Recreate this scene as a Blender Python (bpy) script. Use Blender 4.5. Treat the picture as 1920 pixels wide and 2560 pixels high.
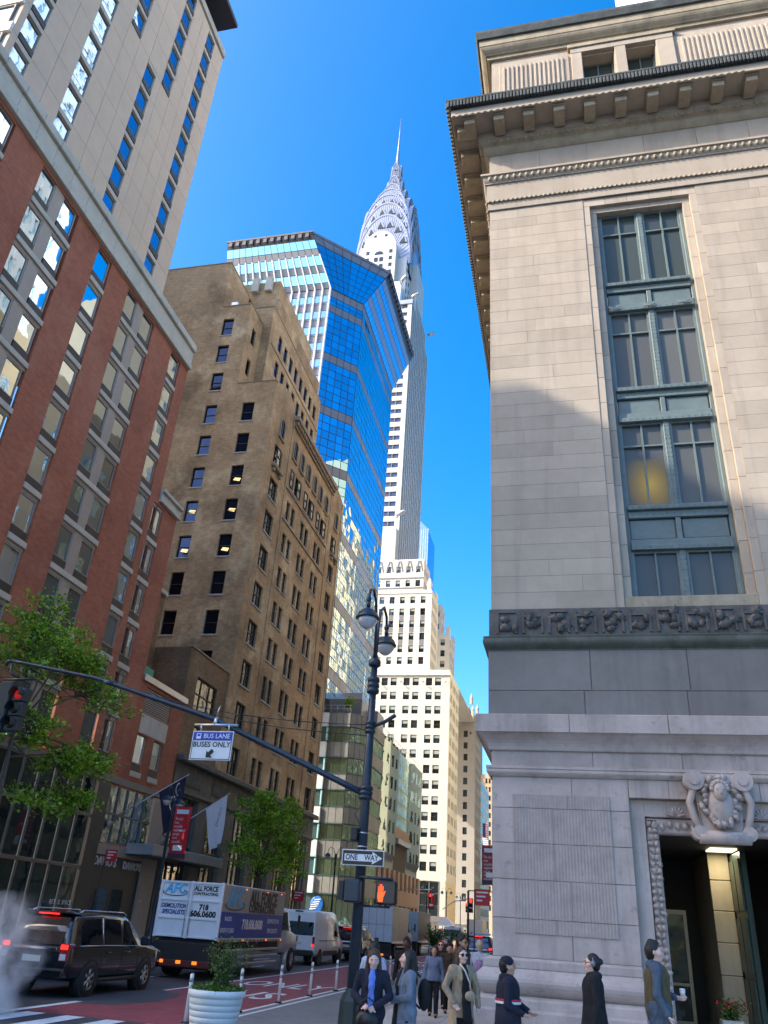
import bpy, bmesh, math, random
import numpy as np
from mathutils import Vector, Matrix
for o in list(bpy.data.objects): bpy.data.objects.remove(o)
SC = bpy.context.scene
COL = SC.collection
rnd = random.Random(7)
# ---------------------------------------------------------------- camera, sky, sun, exposure
YAW, PITCH, ROLL, CAMH = -0.24645831, 0.4846353, 0.06897386, 2.19
cam_d = bpy.data.cameras.new('camera'); cam = bpy.data.objects.new('camera', cam_d); COL.objects.link(cam)
_w = Vector((math.sin(YAW)*math.cos(PITCH), math.cos(YAW)*math.cos(PITCH), math.sin(PITCH)))
_r0 = Vector((math.cos(YAW), -math.sin(YAW), 0)); _u0 = _r0.cross(_w)
_r = _r0*math.cos(ROLL)+_u0*math.sin(ROLL); _u = -_r0*math.sin(ROLL)+_u0*math.cos(ROLL)
_m = Matrix((_r, _u, -_w)).transposed().to_4x4(); _m.translation = (0, 0, CAMH)
cam.matrix_world = _m
cam_d.sensor_fit = 'AUTO'; cam_d.sensor_width = 36.0; cam_d.lens = 36*1944.889/2560
cam_d.clip_start = 0.1; cam_d.clip_end = 3000
SC.camera = cam
SC.render.resolution_x = 768; SC.render.resolution_y = 1024
SUN_A, SUN_E = math.radians(29), math.radians(34)      # from the left and a little behind
world = bpy.data.worlds.new('World'); SC.world = world; world.use_nodes = True
nt = world.node_tree; nt.nodes.clear()
sky = nt.nodes.new('ShaderNodeTexSky'); sky.sky_type = 'NISHITA'; sky.sun_disc = False
sky.sun_elevation = SUN_E; sky.sun_rotation = math.atan2(-math.cos(SUN_A), -math.sin(SUN_A))
sky.air_density = 1.0; sky.dust_density = 3.0; sky.ozone_density = 2.5; sky.altitude = 0
hs = nt.nodes.new('ShaderNodeHueSaturation'); hs.inputs['Hue'].default_value = 0.5; hs.inputs['Saturation'].default_value = 1.52; hs.inputs['Value'].default_value = 0.92
bg = nt.nodes.new('ShaderNodeBackground'); bg.inputs['Strength'].default_value = 0.15
wo = nt.nodes.new('ShaderNodeOutputWorld')
nt.links.new(sky.outputs[0], hs.inputs['Color']); nt.links.new(hs.outputs[0], bg.inputs[0]); nt.links.new(bg.outputs[0], wo.inputs[0])
sl = bpy.data.lights.new('sun', 'SUN'); sl.energy = 2.2; sl.angle = math.radians(0.5); sl.color = (1.0, 0.89, 0.74)
sun = bpy.data.objects.new('sun', sl); COL.objects.link(sun)
_s = Vector((math.cos(SUN_A)*math.cos(SUN_E), math.sin(SUN_A)*math.cos(SUN_E), -math.sin(SUN_E)))
sun.rotation_euler = _s.to_track_quat('-Z', 'Y').to_euler(); sun.location = (-60, -40, 90)
vs = SC.view_settings; vs.view_transform = 'Standard'; vs.look = 'None'; vs.exposure = 1.75; vs.gamma = 1.0; vs.use_curve_mapping = False
try:
    SC.cycles.max_bounces = 8; SC.cycles.diffuse_bounces = 5; SC.cycles.glossy_bounces = 4; SC.cycles.sample_clamp_indirect = 4; SC.cycles.volume_bounces = 4
except Exception: pass
# ---------------------------------------------------------------- helpers: objects
BASE = {}
def tag(o, label=None, cat=None, group=None, kind=None):
    if label: o['label'] = label
    if cat: o['category'] = cat
    if group: o['group'] = group
    if kind: o['kind'] = kind
    return o
def thing(name, label, cat, loc=(0, 0, 0), rotz=0, group=None):
    o = bpy.data.objects.new(name, None); COL.objects.link(o)
    o.location = loc; o.rotation_euler = (0, 0, rotz); o.empty_display_size = 0.2
    BASE[o.name] = Vector(loc) if not rotz else Vector((0, 0, 0))
    return tag(o, label, cat, group)
def link(name, me, parent=None, loc=None, rot=None, scale=None, kind=None):
    o = bpy.data.objects.new(name, me); COL.objects.link(o)
    if parent is not None: o.parent = parent
    if loc is not None: o.location = loc
    if rot is not None: o.rotation_euler = rot
    if scale is not None: o.scale = scale
    if kind: o['kind'] = kind
    return o
def wlink(name, me, parent, wloc, **k):
    """place a piece at a world location under an unrotated thing"""
    b = BASE.get(parent.name, Vector((0, 0, 0)))
    return link(name, me, parent, Vector(wloc)-b, **k)
class MB:
    def __init__(s): s.v = []; s.f = []; s.m = []; s.sm = []
    def add(s, vs, fs, mi=0, smooth=False):
        n = len(s.v); s.v += [tuple(p) for p in vs]
        for f in fs: s.f.append([n+i for i in f]); s.m.append(mi); s.sm.append(smooth)
        return s
    def box(s, x0, x1, y0, y1, z0, z1, mi=0):
        return s.add([(x0,y0,z0),(x1,y0,z0),(x1,y1,z0),(x0,y1,z0),(x0,y0,z1),(x1,y0,z1),(x1,y1,z1),(x0,y1,z1)],
                     [(0,3,2,1),(4,5,6,7),(0,1,5,4),(1,2,6,5),(2,3,7,6),(3,0,4,7)], mi)
    def bbox(s, x0, x1, y0, y1, z0, z1, b=0.01, mi=0):
        """box with chamfered edges"""
        vs = []
        for cx, sx in ((x0, 1), (x1, -1)):
            for cy, sy in ((y0, 1), (y1, -1)):
                for cz, sz in ((z0, 1), (z1, -1)):
                    vs += [(cx, cy+sy*b, cz+sz*b), (cx+sx*b, cy, cz+sz*b), (cx+sx*b, cy+sy*b, cz)]
        def I(i, j, k, a): return ((i*2+j)*2+k)*3+a
        fs = []
        fs += [(I(0,0,0,0),I(0,0,1,0),I(0,1,1,0),I(0,1,0,0)),(I(1,0,0,0),I(1,1,0,0),I(1,1,1,0),I(1,0,1,0))]
        fs += [(I(0,0,0,1),I(1,0,0,1),I(1,0,1,1),I(0,0,1,1)),(I(0,1,0,1),I(0,1,1,1),I(1,1,1,1),I(1,1,0,1))]
        fs += [(I(0,0,0,2),I(0,1,0,2),I(1,1,0,2),I(1,0,0,2)),(I(0,0,1,2),I(1,0,1,2),I(1,1,1,2),I(0,1,1,2))]
        for i in (0, 1):
            for j in (0, 1):
                fs.append((I(i,j,0,0),I(i,j,1,0),I(i,j,1,1),I(i,j,0,1)))
                fs.append((I(i,0,j,0),I(i,1,j,0),I(i,1,j,2),I(i,0,j,2)))
                fs.append((I(0,i,j,1),I(1,i,j,1),I(1,i,j,2),I(0,i,j,2)))
                for k in (0, 1): fs.append((I(i,j,k,0),I(i,j,k,1),I(i,j,k,2)))
        return s.add(vs, fs, mi)
    def tube(s, pts, r, n=8, mi=0, cap=True, smooth=True):
        pts = [Vector(p) for p in pts]; rs = r if isinstance(r, (list, tuple)) else [r]*len(pts)
        rings = []; up = None
        for i, p in enumerate(pts):
            t = (pts[min(i+1, len(pts)-1)]-pts[max(i-1, 0)]).normalized()
            a = t.cross(Vector((0, 0, 1)) if abs(t.z) < 0.95 else Vector((1, 0, 0))) if up is None else (up-t*up.dot(t))
            if a.length < 1e-6: a = t.orthogonal()
            a.normalize(); up = a; b = t.cross(a)
            rings.append([p+(a*math.cos(2*math.pi*k/n)+b*math.sin(2*math.pi*k/n))*rs[i] for k in range(n)])
        vs = [q for R in rings for q in R]
        fs = [(i*n+k, i*n+(k+1) % n, (i+1)*n+(k+1) % n, (i+1)*n+k) for i in range(len(pts)-1) for k in range(n)]
        s.add(vs, fs, mi, smooth)
        if cap: s.add(rings[0], [tuple(range(n))[::-1]], mi); s.add(rings[-1], [tuple(range(n))], mi)
        return s
    def lathe(s, prof, c=(0, 0, 0), n=16, mi=0, smooth=True, a0=0.0, sx=1.0, sy=1.0, cap=True):
        """prof: list of (radius, z)"""
        vs = [(c[0]+r*sx*math.cos(a0+2*math.pi*k/n), c[1]+r*sy*math.sin(a0+2*math.pi*k/n), c[2]+z) for r, z in prof for k in range(n)]
        fs = [(i*n+k, i*n+(k+1) % n, (i+1)*n+(k+1) % n, (i+1)*n+k) for i in range(len(prof)-1) for k in range(n)]
        s.add(vs, fs, mi, smooth)
        if cap and prof[0][0] > 1e-5: s.add(vs[:n], [tuple(range(n))[::-1]], mi)
        if cap and prof[-1][0] > 1e-5: s.add(vs[-n:], [tuple(range(n))], mi)
        return s
    def prism(s, poly, fn, d0, d1, mi=0):
        """extrude polygon [(u,v)] from d0 to d1; fn(u,v,d)->xyz"""
        n = len(poly)
        vs = [fn(u, v, d0) for u, v in poly]+[fn(u, v, d1) for u, v in poly]
        return s.add(vs, [tuple(range(n))[::-1], tuple(range(n, 2*n))]+[(i, (i+1) % n, n+(i+1) % n, n+i) for i in range(n)], mi)
    def sphere(s, c, r, n=10, m=7, mi=0):
        rr = r if isinstance(r, (tuple, list)) else (r, r, r)
        vs = []; 
        for i in range(m+1):
            th = math.pi*i/m
            for k in range(n): vs.append((c[0]+rr[0]*math.sin(th)*math.cos(2*math.pi*k/n), c[1]+rr[1]*math.sin(th)*math.sin(2*math.pi*k/n), c[2]-rr[2]*math.cos(th)))
        return s.add(vs, [(i*n+k, i*n+(k+1) % n, (i+1)*n+(k+1) % n, (i+1)*n+k) for i in range(m) for k in range(n)], mi, True)
    def mesh(s, name, mats, off=(0, 0, 0), fix=True):
        me = bpy.data.meshes.new(name)
        ox, oy, oz = off
        me.from_pydata([(x-ox, y-oy, z-oz) for x, y, z in s.v], [], s.f)
        for m in (mats if isinstance(mats, (list, tuple)) else [mats]): me.materials.append(m)
        me.polygons.foreach_set('material_index', s.m); me.polygons.foreach_set('use_smooth', s.sm)
        if fix:
            bm = bmesh.new(); bm.from_mesh(me)
            if len(bm.verts) < 60000: bmesh.ops.remove_doubles(bm, verts=bm.verts, dist=1e-5)
            bmesh.ops.recalc_face_normals(bm, faces=bm.faces); bm.to_mesh(me); bm.free()
        me.update(); return me
    def build(s, name, mats, parent=None, kind=None, fix=True, loc=None, rot=None):
        off = BASE.get(parent.name, Vector((0, 0, 0))) if parent is not None and parent.name in BASE else (0, 0, 0)
        o = link(name, s.mesh(name, mats, off, fix), parent, kind=kind, loc=loc, rot=rot)
        BASE[o.name] = Vector(off); return o
# ---------------------------------------------------------------- helpers: materials
MATS = {}
class NT:
    def __init__(s, name):
        s.m = bpy.data.materials.new(name); s.m.use_nodes = True; s.t = s.m.node_tree; s.t.nodes.clear()
        s.o = s.n('ShaderNodeOutputMaterial')
    def n(s, t, **k):
        x = s.t.nodes.new(t)
        for a, b in k.items():
            if a.startswith('_'): setattr(x, a[1:], b)
        return x
    def l(s, a, b): s.t.links.new(a, b)
    def val(s, sock, v):
        if hasattr(v, 'is_linked') or hasattr(v, 'links'): s.l(v, sock)
        else: sock.default_value = v
    def math(s, op, a, b=0.0, c=None):
        x = s.n('ShaderNodeMath', _operation=op); s.val(x.inputs[0], a); s.val(x.inputs[1], b)
        if c is not None: s.val(x.inputs[2], c)
        return x.outputs[0]
    def mix(s, fac, a, b, blend='MIX'):
        x = s.n('ShaderNodeMix', _data_type='RGBA', _blend_type=blend); s.val(x.inputs[0], fac)
        for i, c in ((6, a), (7, b)): s.val(x.inputs[i], (*c, 1) if isinstance(c, tuple) and len(c) == 3 else c)
        return x.outputs[2]
    def noise(s, vec, scale, detail=4, rough=0.6):
        x = s.n('ShaderNodeTexNoise'); x.inputs['Scale'].default_value = scale; x.inputs['Detail'].default_value = detail; x.inputs['Roughness'].default_value = rough
        if vec is not None: s.l(vec, x.inputs['Vector'])
        return x.outputs['Fac']
    def ramp(s, f, lo, hi):
        x = s.n('ShaderNodeMapRange'); s.val(x.inputs[0], f); x.inputs[1].default_value = lo; x.inputs[2].default_value = hi; return x.outputs[0]
    def pos(s): return s.n('ShaderNodeNewGeometry').outputs['Position']
    def wallvec(s):
        """(along wall, height) in metres for vertical walls"""
        g = s.n('ShaderNodeNewGeometry'); a = s.n('ShaderNodeSeparateXYZ'); b = s.n('ShaderNodeSeparateXYZ')
        s.l(g.outputs['Position'], a.inputs[0]); s.l(g.outputs['Normal'], b.inputs[0])
        k = s.math('GREATER_THAN', s.math('ABSOLUTE', b.outputs[0]), 0.7)
        u = s.math('ADD', s.math('MULTIPLY', a.outputs[1], k), s.math('MULTIPLY', a.outputs[0], s.math('SUBTRACT', 1.0, k)))
        c = s.n('ShaderNodeCombineXYZ'); s.l(u, c.inputs[0]); s.l(a.outputs[2], c.inputs[1]); return c.outputs[0]
    def bsdf(s, col, rough=0.6, metal=0.0, bump=None, bstr=0.3, bdist=0.02, spec=None, coat=0.0, emit=None, estr=0.0):
        p = s.n('ShaderNodeBsdfPrincipled')
        s.val(p.inputs['Base Color'], (*col, 1) if isinstance(col, tuple) and len(col) == 3 else col)
        s.val(p.inputs['Roughness'], rough); p.inputs['Metallic'].default_value = metal
        if spec is not None: p.inputs['Specular IOR Level'].default_value = spec
        if coat: p.inputs['Coat Weight'].default_value = coat; p.inputs['Coat Roughness'].default_value = 0.04
        if emit: p.inputs['Emission Color'].default_value = (*emit, 1); p.inputs['Emission Strength'].default_value = estr
        if bump is not None:
            b = s.n('ShaderNodeBump'); b.inputs['Strength'].default_value = bstr; b.inputs['Distance'].default_value = bdist
            s.l(bump, b.inputs['Height']); s.l(b.outputs[0], p.inputs['Normal'])
        s.l(p.outputs[0], s.o.inputs[0]); return p
def pm(name, col, rough=0.6, metal=0.0, var=0.12, scale=3.0, bump=0.15, rvar=0.0, coat=0.0, dirt=0.0, spec=None, emit=None, estr=0.0):
    """plain material: colour with noise mottling, grime, optional per-object variation and fine relief"""
    if name in MATS: return MATS[name]
    t = NT(name); p = t.pos(); c = col
    n1 = t.noise(p, scale, 6, 0.65)
    hi = tuple(min(1, x*(1+var)) for x in col); lo = tuple(x*(1-var) for x in col)
    c = t.mix(t.ramp(n1, 0.3, 0.7), lo, hi)
    if dirt:
        n2 = t.noise(p, scale*0.23, 5, 0.7); c = t.mix(t.math('MULTIPLY', t.ramp(n2, 0.5, 0.75), dirt), c, tuple(x*0.35 for x in col))
    if rvar:
        oi = t.n('ShaderNodeObjectInfo'); k = t.math('MULTIPLY_ADD', oi.outputs['Random'], 2*rvar, 1-rvar)
        hv = t.n('ShaderNodeHueSaturation'); t.l(c, hv.inputs['Color']); t.l(k, hv.inputs['Value']); c = hv.outputs[0]
    t.bsdf(c, rough, metal, t.noise(p, scale*14, 3) if bump else None, bump, 0.01, spec, coat, emit, estr)
    MATS[name] = t.m; return t.m
def brick(name, c1, c2, mortar, w=0.21, h=0.072, stain_dapple=(0.6, 0.55, 0.45), sa=0.0, dark=0.0):
    if name in MATS: return MATS[name]
    t = NT(name); v = t.wallvec(); p = t.pos()
    b = t.n('ShaderNodeTexBrick'); t.l(v, b.inputs['Vector']); b.inputs['Scale'].default_value = 1.0
    b.inputs['Brick Width'].default_value = w; b.inputs['Row Height'].default_value = h; b.inputs['Mortar Size'].default_value = 0.006; b.inputs['Bias'].default_value = 0.0
    b.inputs['Color1'].default_value = (*c1, 1); b.inputs['Color2'].default_value = (*c2, 1); b.inputs['Mortar'].default_value = (*mortar, 1)
    c = b.outputs['Color']
    mp = t.n('ShaderNodeMapping'); t.l(v, mp.inputs['Vector']); mp.inputs['Scale'].default_value = (1, 3.0, 1)
    n = t.noise(mp.outputs[0], 1.6, 8, 0.75); c = t.mix(t.math('MULTIPLY', t.ramp(n, 0.42, 0.66), 0.5), c, tuple(x*0.5 for x in c1))
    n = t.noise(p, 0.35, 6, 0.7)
    if sa: c = t.mix(t.math('MULTIPLY', t.ramp(n, 0.5, 0.72), sa), c, stain_dapple)
    if dark:
        n2 = t.noise(p, 0.22, 6, 0.7); c = t.mix(t.math('MULTIPLY', t.ramp(n2, 0.48, 0.68), dark), c, tuple(x*0.3 for x in c1))
    t.bsdf(c, 0.85, 0, b.outputs['Fac'], 0.5, -0.008); MATS[name] = t.m; return t.m
def glass(name, tint=(0.6, 0.7, 0.8), refl=0.5, base=(0.015, 0.02, 0.025), wav=0.03, wscale=1.2, rvar=0.3, rough=0.02, blend=0.35):
    """window glass: mirror-like coating over a dark room, slightly wavy"""
    if name in MATS: return MATS[name]
    t = NT(name); p = t.pos(); oi = t.n('ShaderNodeObjectInfo')
    off = t.n('ShaderNodeVectorMath', _operation='MULTIPLY_ADD'); t.l(oi.outputs['Random'], off.inputs[0]); off.inputs[1].default_value = (40, 40, 40); t.l(p, off.inputs[2])
    b = t.n('ShaderNodeBump'); b.inputs['Strength'].default_value = 1.0; b.inputs['Distance'].default_value = wav; t.l(t.noise(off.outputs[0], wscale, 2, 0.4), b.inputs['Height'])
    g = t.n('ShaderNodeBsdfGlossy'); g.inputs['Color'].default_value = (*tint, 1); g.inputs['Roughness'].default_value = rough; t.l(b.outputs[0], g.inputs['Normal'])
    d = t.n('ShaderNodeBsdfDiffuse'); k = t.math('MULTIPLY_ADD', oi.outputs['Random'], 2*rvar, 1-rvar)
    hv = t.n('ShaderNodeHueSaturation'); hv.inputs['Color'].default_value = (*base, 1); t.l(k, hv.inputs['Value']); t.l(hv.outputs[0], d.inputs['Color'])
    fr = t.n('ShaderNodeLayerWeight'); fr.inputs['Blend'].default_value = blend; t.l(b.outputs[0], fr.inputs['Normal'])
    f = t.math('MULTIPLY_ADD', fr.outputs['Fresnel'], 1-refl, refl); f = t.math('MINIMUM', f, 1.0)
    mx = t.n('ShaderNodeMixShader'); t.l(f, mx.inputs[0]); t.l(d.outputs[0], mx.inputs[1]); t.l(g.outputs[0], mx.inputs[2]); t.l(mx.outputs[0], t.o.inputs[0])
    MATS[name] = t.m; return t.m
def emis(name, col, s):
    if name in MATS: return MATS[name]
    t = NT(name); t.bsdf((0.02, 0.02, 0.02), 0.4, emit=col, estr=s); MATS[name] = t.m; return t.m
# ---------------------------------------------------------------- helpers: walls
FX = lambda X: (lambda u, v, d: (X+d, u, v))       # wall facing +x : u = y, v = z, d = outwards
FY = lambda Y: (lambda u, v, d: (u, Y-d, v))       # wall facing -y : u = x, v = z, d = outwards
def wall_mb(fn, u0, u1, v0, v1, rects, depth=0.2, mb=None, mi=0, top=None):
    """flat wall with real recessed openings. rects: (ua,ub,va,vb)"""
    mb = mb or MB()
    rects = [(max(a, u0), min(b, u1), max(c, v0), min(d, v1)) for a, b, c, d in rects]
    rects = [r for r in rects if r[1]-r[0] > 1e-4 and r[3]-r[2] > 1e-4]
    us = sorted({round(x, 4) for r in rects for x in r[:2]} | {u0, u1}); vs_ = sorted({round(x, 4) for r in rects for x in r[2:]} | {v0, v1})
    for j in range(len(vs_)-1):
        vc = (vs_[j]+vs_[j+1])/2; row = [r for r in rects if r[2]-1e-6 < vc < r[3]+1e-6]; st = None
        for i in range(len(us)):
            solid = i < len(us)-1 and not any(r[0] < (us[i]+us[i+1])/2 < r[1] for r in row)
            if solid and st is None: st = us[i]
            if not solid and st is not None:
                mb.add([fn(st, vs_[j], 0), fn(us[i], vs_[j], 0), fn(us[i], vs_[j+1], 0), fn(st, vs_[j+1], 0)], [(0, 1, 2, 3)], mi); st = None
    for a, b, c, d in rects:
        q = [(a, c), (b, c), (b, d), (a, d)]
        for i in range(4):
            p0, p1 = q[i], q[(i+1) % 4]
            mb.add([fn(*p0, 0), fn(*p1, 0), fn(*p1, -depth), fn(*p0, -depth)], [(0, 1, 2, 3)], mi)
    return mb
WCACHE = {}
def window_meshes(key, fn0, w, h, fr, mf, mp, bars_u=(), bars_v=(), bw=0.05, deep=0.08, blind=None, mblind=None):
    """frame + pane (+ blind) meshes about the lower-left corner of an opening; fn0 maps (u,v,d) at origin"""
    k = (key, round(w, 3), round(h, 3))
    if k in WCACHE: return WCACHE[k]
    m = MB()
    def bar(a, b, c, d): m.prism([(a, c), (b, c), (b, d), (a, d)], fn0, 0, deep)
    bar(0, w, 0, fr); bar(0, w, h-fr, h); bar(0, fr, fr, h-fr); bar(w-fr, w, fr, h-fr)
    for b in bars_u: bar(b*w-bw/2, b*w+bw/2, fr, h-fr)
    for b in bars_v:
        e = [fr]+[x for bb in sorted(bars_u) for x in (bb*w-bw/2, bb*w+bw/2)]+[w-fr]
        for i in range(0, len(e), 2): bar(e[i], e[i+1], b*h-bw/2, b*h+bw/2)
    p = MB(); p.add([fn0(fr*.5, fr*.5, 0.02), fn0(w-fr*.5, fr*.5, 0.02), fn0(w-fr*.5, h-fr*.5, 0.02), fn0(fr*.5, h-fr*.5, 0.02)], [(0, 1, 2, 3)])
    bl = None
    if blind:
        q = MB(); q.add([fn0(fr, h-fr-blind*(h-2*fr), 0.03), fn0(w-fr, h-fr-blind*(h-2*fr), 0.03), fn0(w-fr, h-fr, 0.03), fn0(fr, h-fr, 0.03)], [(0, 1, 2, 3)]); bl = q.mesh('blind', mblind)
    WCACHE[k] = (m.mesh('window', mf), p.mesh('pane', mp), bl); return WCACHE[k]
def put_window(parent, fn, u, v, depth, meshes, name='window'):
    o = wlink(name, meshes[0], parent, fn(u, v, -depth)); link('pane', meshes[1], o)
    if meshes[2]: link('blind', meshes[2], o)
    return o
BOXC = {}
def boxpart(name, parent, x0, x1, y0, y1, z0, z1, mat_, b=0.0, kind=None):
    """box-shaped piece as an object of its own (meshes shared by size)"""
    k = (round(x1-x0, 3), round(y1-y0, 3), round(z1-z0, 3), mat_.name, b, name)
    if k not in BOXC:
        m = MB(); (m.bbox(0, x1-x0, 0, y1-y0, 0, z1-z0, b) if b else m.box(0, x1-x0, 0, y1-y0, 0, z1-z0)); BOXC[k] = m.mesh(name, mat_)
    return wlink(name, BOXC[k], parent, (x0, y0, z0), kind=kind)
def text_mesh(s, size, ext=0.003, align='CENTER', xs=1.0, shear=0.0, bold=0.0):
    cu = bpy.data.curves.new('lettering', 'FONT'); cu.body = s; cu.size = size; cu.extrude = ext; cu.align_x = align; cu.align_y = 'CENTER'; cu.shear = shear; cu.offset = bold; cu.resolution_u = 2
    o = bpy.data.objects.new('tmp', cu); COL.objects.link(o); dg = bpy.context.evaluated_depsgraph_get()
    me = bpy.data.meshes.new_from_object(o.evaluated_get(dg)); bpy.data.objects.remove(o); bpy.data.curves.remove(cu)
    if xs != 1.0: me.transform(Matrix.Diagonal((xs, 1, 1, 1)))
    return me
def lettering(name, s, size, mat_, parent, loc, basis, **k):
    """basis: (right, up) world vectors of the face it is written on"""
    me = text_mesh(s, size, **k); me.materials.clear(); me.materials.append(mat_)
    r, u = Vector(basis[0]).normalized(), Vector(basis[1]).normalized(); n = r.cross(u)
    M = Matrix((r, u, n)).transposed().to_4x4(); me.transform(M)
    b = BASE.get(parent.name, Vector((0, 0, 0))) if parent is not None else Vector((0, 0, 0))
    return link(name, me, parent, Vector(loc)-b)
FACE_Y = ((1, 0, 0), (0, 0, 1))      # reading direction on a face towards -y
FACE_X = ((0, 1, 0), (0, 0, 1))      # on a face towards +x
# ---------------------------------------------------------------- materials used across the scene
WHITE_P = pm('road_white_paint', (0.80, 0.80, 0.78), 0.6, var=0.12, scale=5, dirt=0.35)
def asphalt():
    t = NT('asphalt'); p = t.pos(); n = t.noise(p, 0.6, 8, 0.7); f = t.noise(p, 90, 3)
    c = t.mix(t.ramp(n, 0.35, 0.7), (0.045, 0.046, 0.05), (0.085, 0.085, 0.088)); c = t.mix(t.math('MULTIPLY', t.ramp(f, 0.5, 0.8), 0.4), c, (0.13, 0.13, 0.13))
    t.bsdf(c, t.ramp(n, -0.6, 1.1), 0, f, 0.4, 0.008); return t.m
ASPH = asphalt()
REDP = pm('bus_lane_red_paint', (0.29, 0.06, 0.068), 0.7, var=0.22, scale=2.2, dirt=0.45, bump=0.4)
GREYP = pm('kerb_extension_paint', (0.20, 0.205, 0.205), 0.75, var=0.18, scale=2.5, dirt=0.3, bump=0.4)
CONC = pm('sidewalk_concrete', (0.50, 0.485, 0.46), 0.85, var=0.12, scale=3, dirt=0.25, rvar=0.07)
CURB = pm('kerb_granite', (0.36, 0.36, 0.36), 0.7, var=0.2, scale=8)
BLACK = pm('black_metal', (0.018, 0.02, 0.024), 0.35, 0.0, var=0.2, scale=6, bump=0.05)
RUBBER = pm('rubber', (0.02, 0.02, 0.021), 0.8, var=0.2, scale=9)
CHROME = pm('chrome', (0.75, 0.76, 0.78), 0.12, 1.0, var=0.02, bump=0)
ALU = pm('aluminium', (0.55, 0.56, 0.58), 0.35, 0.9, var=0.05, bump=0)
SIGNW = pm('sign_white', (0.74, 0.75, 0.77), 0.4, var=0.04, bump=0)
SIGNK = pm('sign_black', (0.012, 0.012, 0.014), 0.4, var=0.05, bump=0)
SIGNB = pm('sign_blue', (0.02, 0.05, 0.42), 0.4, var=0.05, bump=0)
SIGNR = pm('sign_red', (0.55, 0.02, 0.03), 0.5, var=0.08, bump=0)
PETROL = pm('petrol_blue_steel', (0.018, 0.034, 0.055), 0.38, 0.1, var=0.18, scale=5, bump=0.1)
LAMPG = pm('lamp_glass', (0.55, 0.55, 0.56), 0.08, var=0.05, bump=0, coat=1.0)
DIMRED = emis('dim_red_lens', (0.5, 0.012, 0.006), .22)
RED_E = emis('red_signal_light', (1.0, 0.02, 0.008), 1.6)
TAIL_E = emis('tail_light', (1.0, 0.02, 0.01), .8)
AMBER_E = emis('amber_light', (1.0, 0.16, 0.01), .7)
WARM_E = emis('ceiling_lamp_light', (1.0, 0.72, 0.30), .45)
# ---------------------------------------------------------------- ground, road, pavements
def sheet(name, poly, z, m, parent=None, kind='structure'):
    b = MB(); b.add([(x, y, z if not callable(z) else z(x, y)) for x, y in poly], [tuple(range(len(poly)))]); o = b.build(name, m, parent, fix=False)
    if kind and parent is None: o['kind'] = kind
    return o
sheet('ground', [(-1500, -1500), (1500, -1500), (1500, 1500), (-1500, 1500)], -0.06, pm('ground_dark', (0.12, 0.12, 0.12), 0.9))
road = sheet('road', [(-160, -60), (120, -60), (120, 700), (-160, 700)], 0.0, ASPH)
bus_lane = sheet('bus_lane', [(-12.0, 18.1), (-8.25, 18.1), (-8.25, 260), (-12.0, 260)], 0.004, REDP)
patch = sheet('asphalt_patch', [(-12.0, 20.2), (-11.1, 20.6), (-10.75, 22.2), (-11.1, 24.4), (-12.0, 25.0)], 0.008, ASPH, road)
ke = sheet('kerb_extension', [(-8.25, 17.0), (-2.2, 14.0), (-3.6, 17), (-5.1, 22), (-5.1, 260), (-8.25, 260)], 0.004, GREYP)
def mark(x0, x1, y0, y1, name='lane_line', z=0.012): return sheet(name, [(x0, y0), (x1, y0), (x1, y1), (x0, y1)], z, WHITE_P, road)
mark(-8.33, -8.2, 18.3, 240); mark(-8.0, -7.88, 18.3, 240)
mark(-12.12, -11.97, 25.2, 240); mark(-12.2, -11.98, 16.9, 20.6)
for i in range(16): mark(-14.75, -14.62, 29+i*9.0, 32+i*9.0)
for i in range(16): mark(-17.0, -16.88, 27+i*9.0, 30+i*9.0)
for i in range(13): mark(-11.75-0.96*i+2.88, -11.30-0.96*i+2.88, 14.6, 18.0, 'crosswalk_stripe')
lettering('road_lettering', 'ONLY', 3.1, WHITE_P, road, (-10.1, 30.6, 0.012), ((1, 0, 0), (0, 1, 0)), ext=0.001, xs=0.36, bold=0.03)
lettering('road_lettering', 'BUS', 3.4, WHITE_P, road, (-10.1, 26.2, 0.012), ((1, 0, 0), (0, 1, 0)), ext=0.001, xs=0.42, bold=0.03)
lettering('road_lettering', 'ONLY', 3.1, WHITE_P, road, (-10.1, 58.6, 0.012), ((1, 0, 0), (0, 1, 0)), ext=0.001, xs=0.36, bold=0.03)
lettering('road_lettering', 'BUS', 3.4, WHITE_P, road, (-10.1, 54.2, 0.012), ((1, 0, 0), (0, 1, 0)), ext=0.001, xs=0.42, bold=0.03)
sw_l = MB().box(-60, -20.15, 16.0, 147, -0.05, 0.15).build('pavement_far_side', CONC); sw_l['kind'] = 'structure'
MB().box(-20.15, -20.0, 16.0, 147, -0.05, 0.16).build('kerb', CURB, sw_l)
sw_l2 = MB().box(-60, -20.15, 164, 400, -0.05, 0.15).build('pavement_next_block', CONC); sw_l2['kind'] = 'structure'
MB().box(-20.15, -20.0, 164, 400, -0.05, 0.16).build('kerb', CURB, sw_l2)
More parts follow.
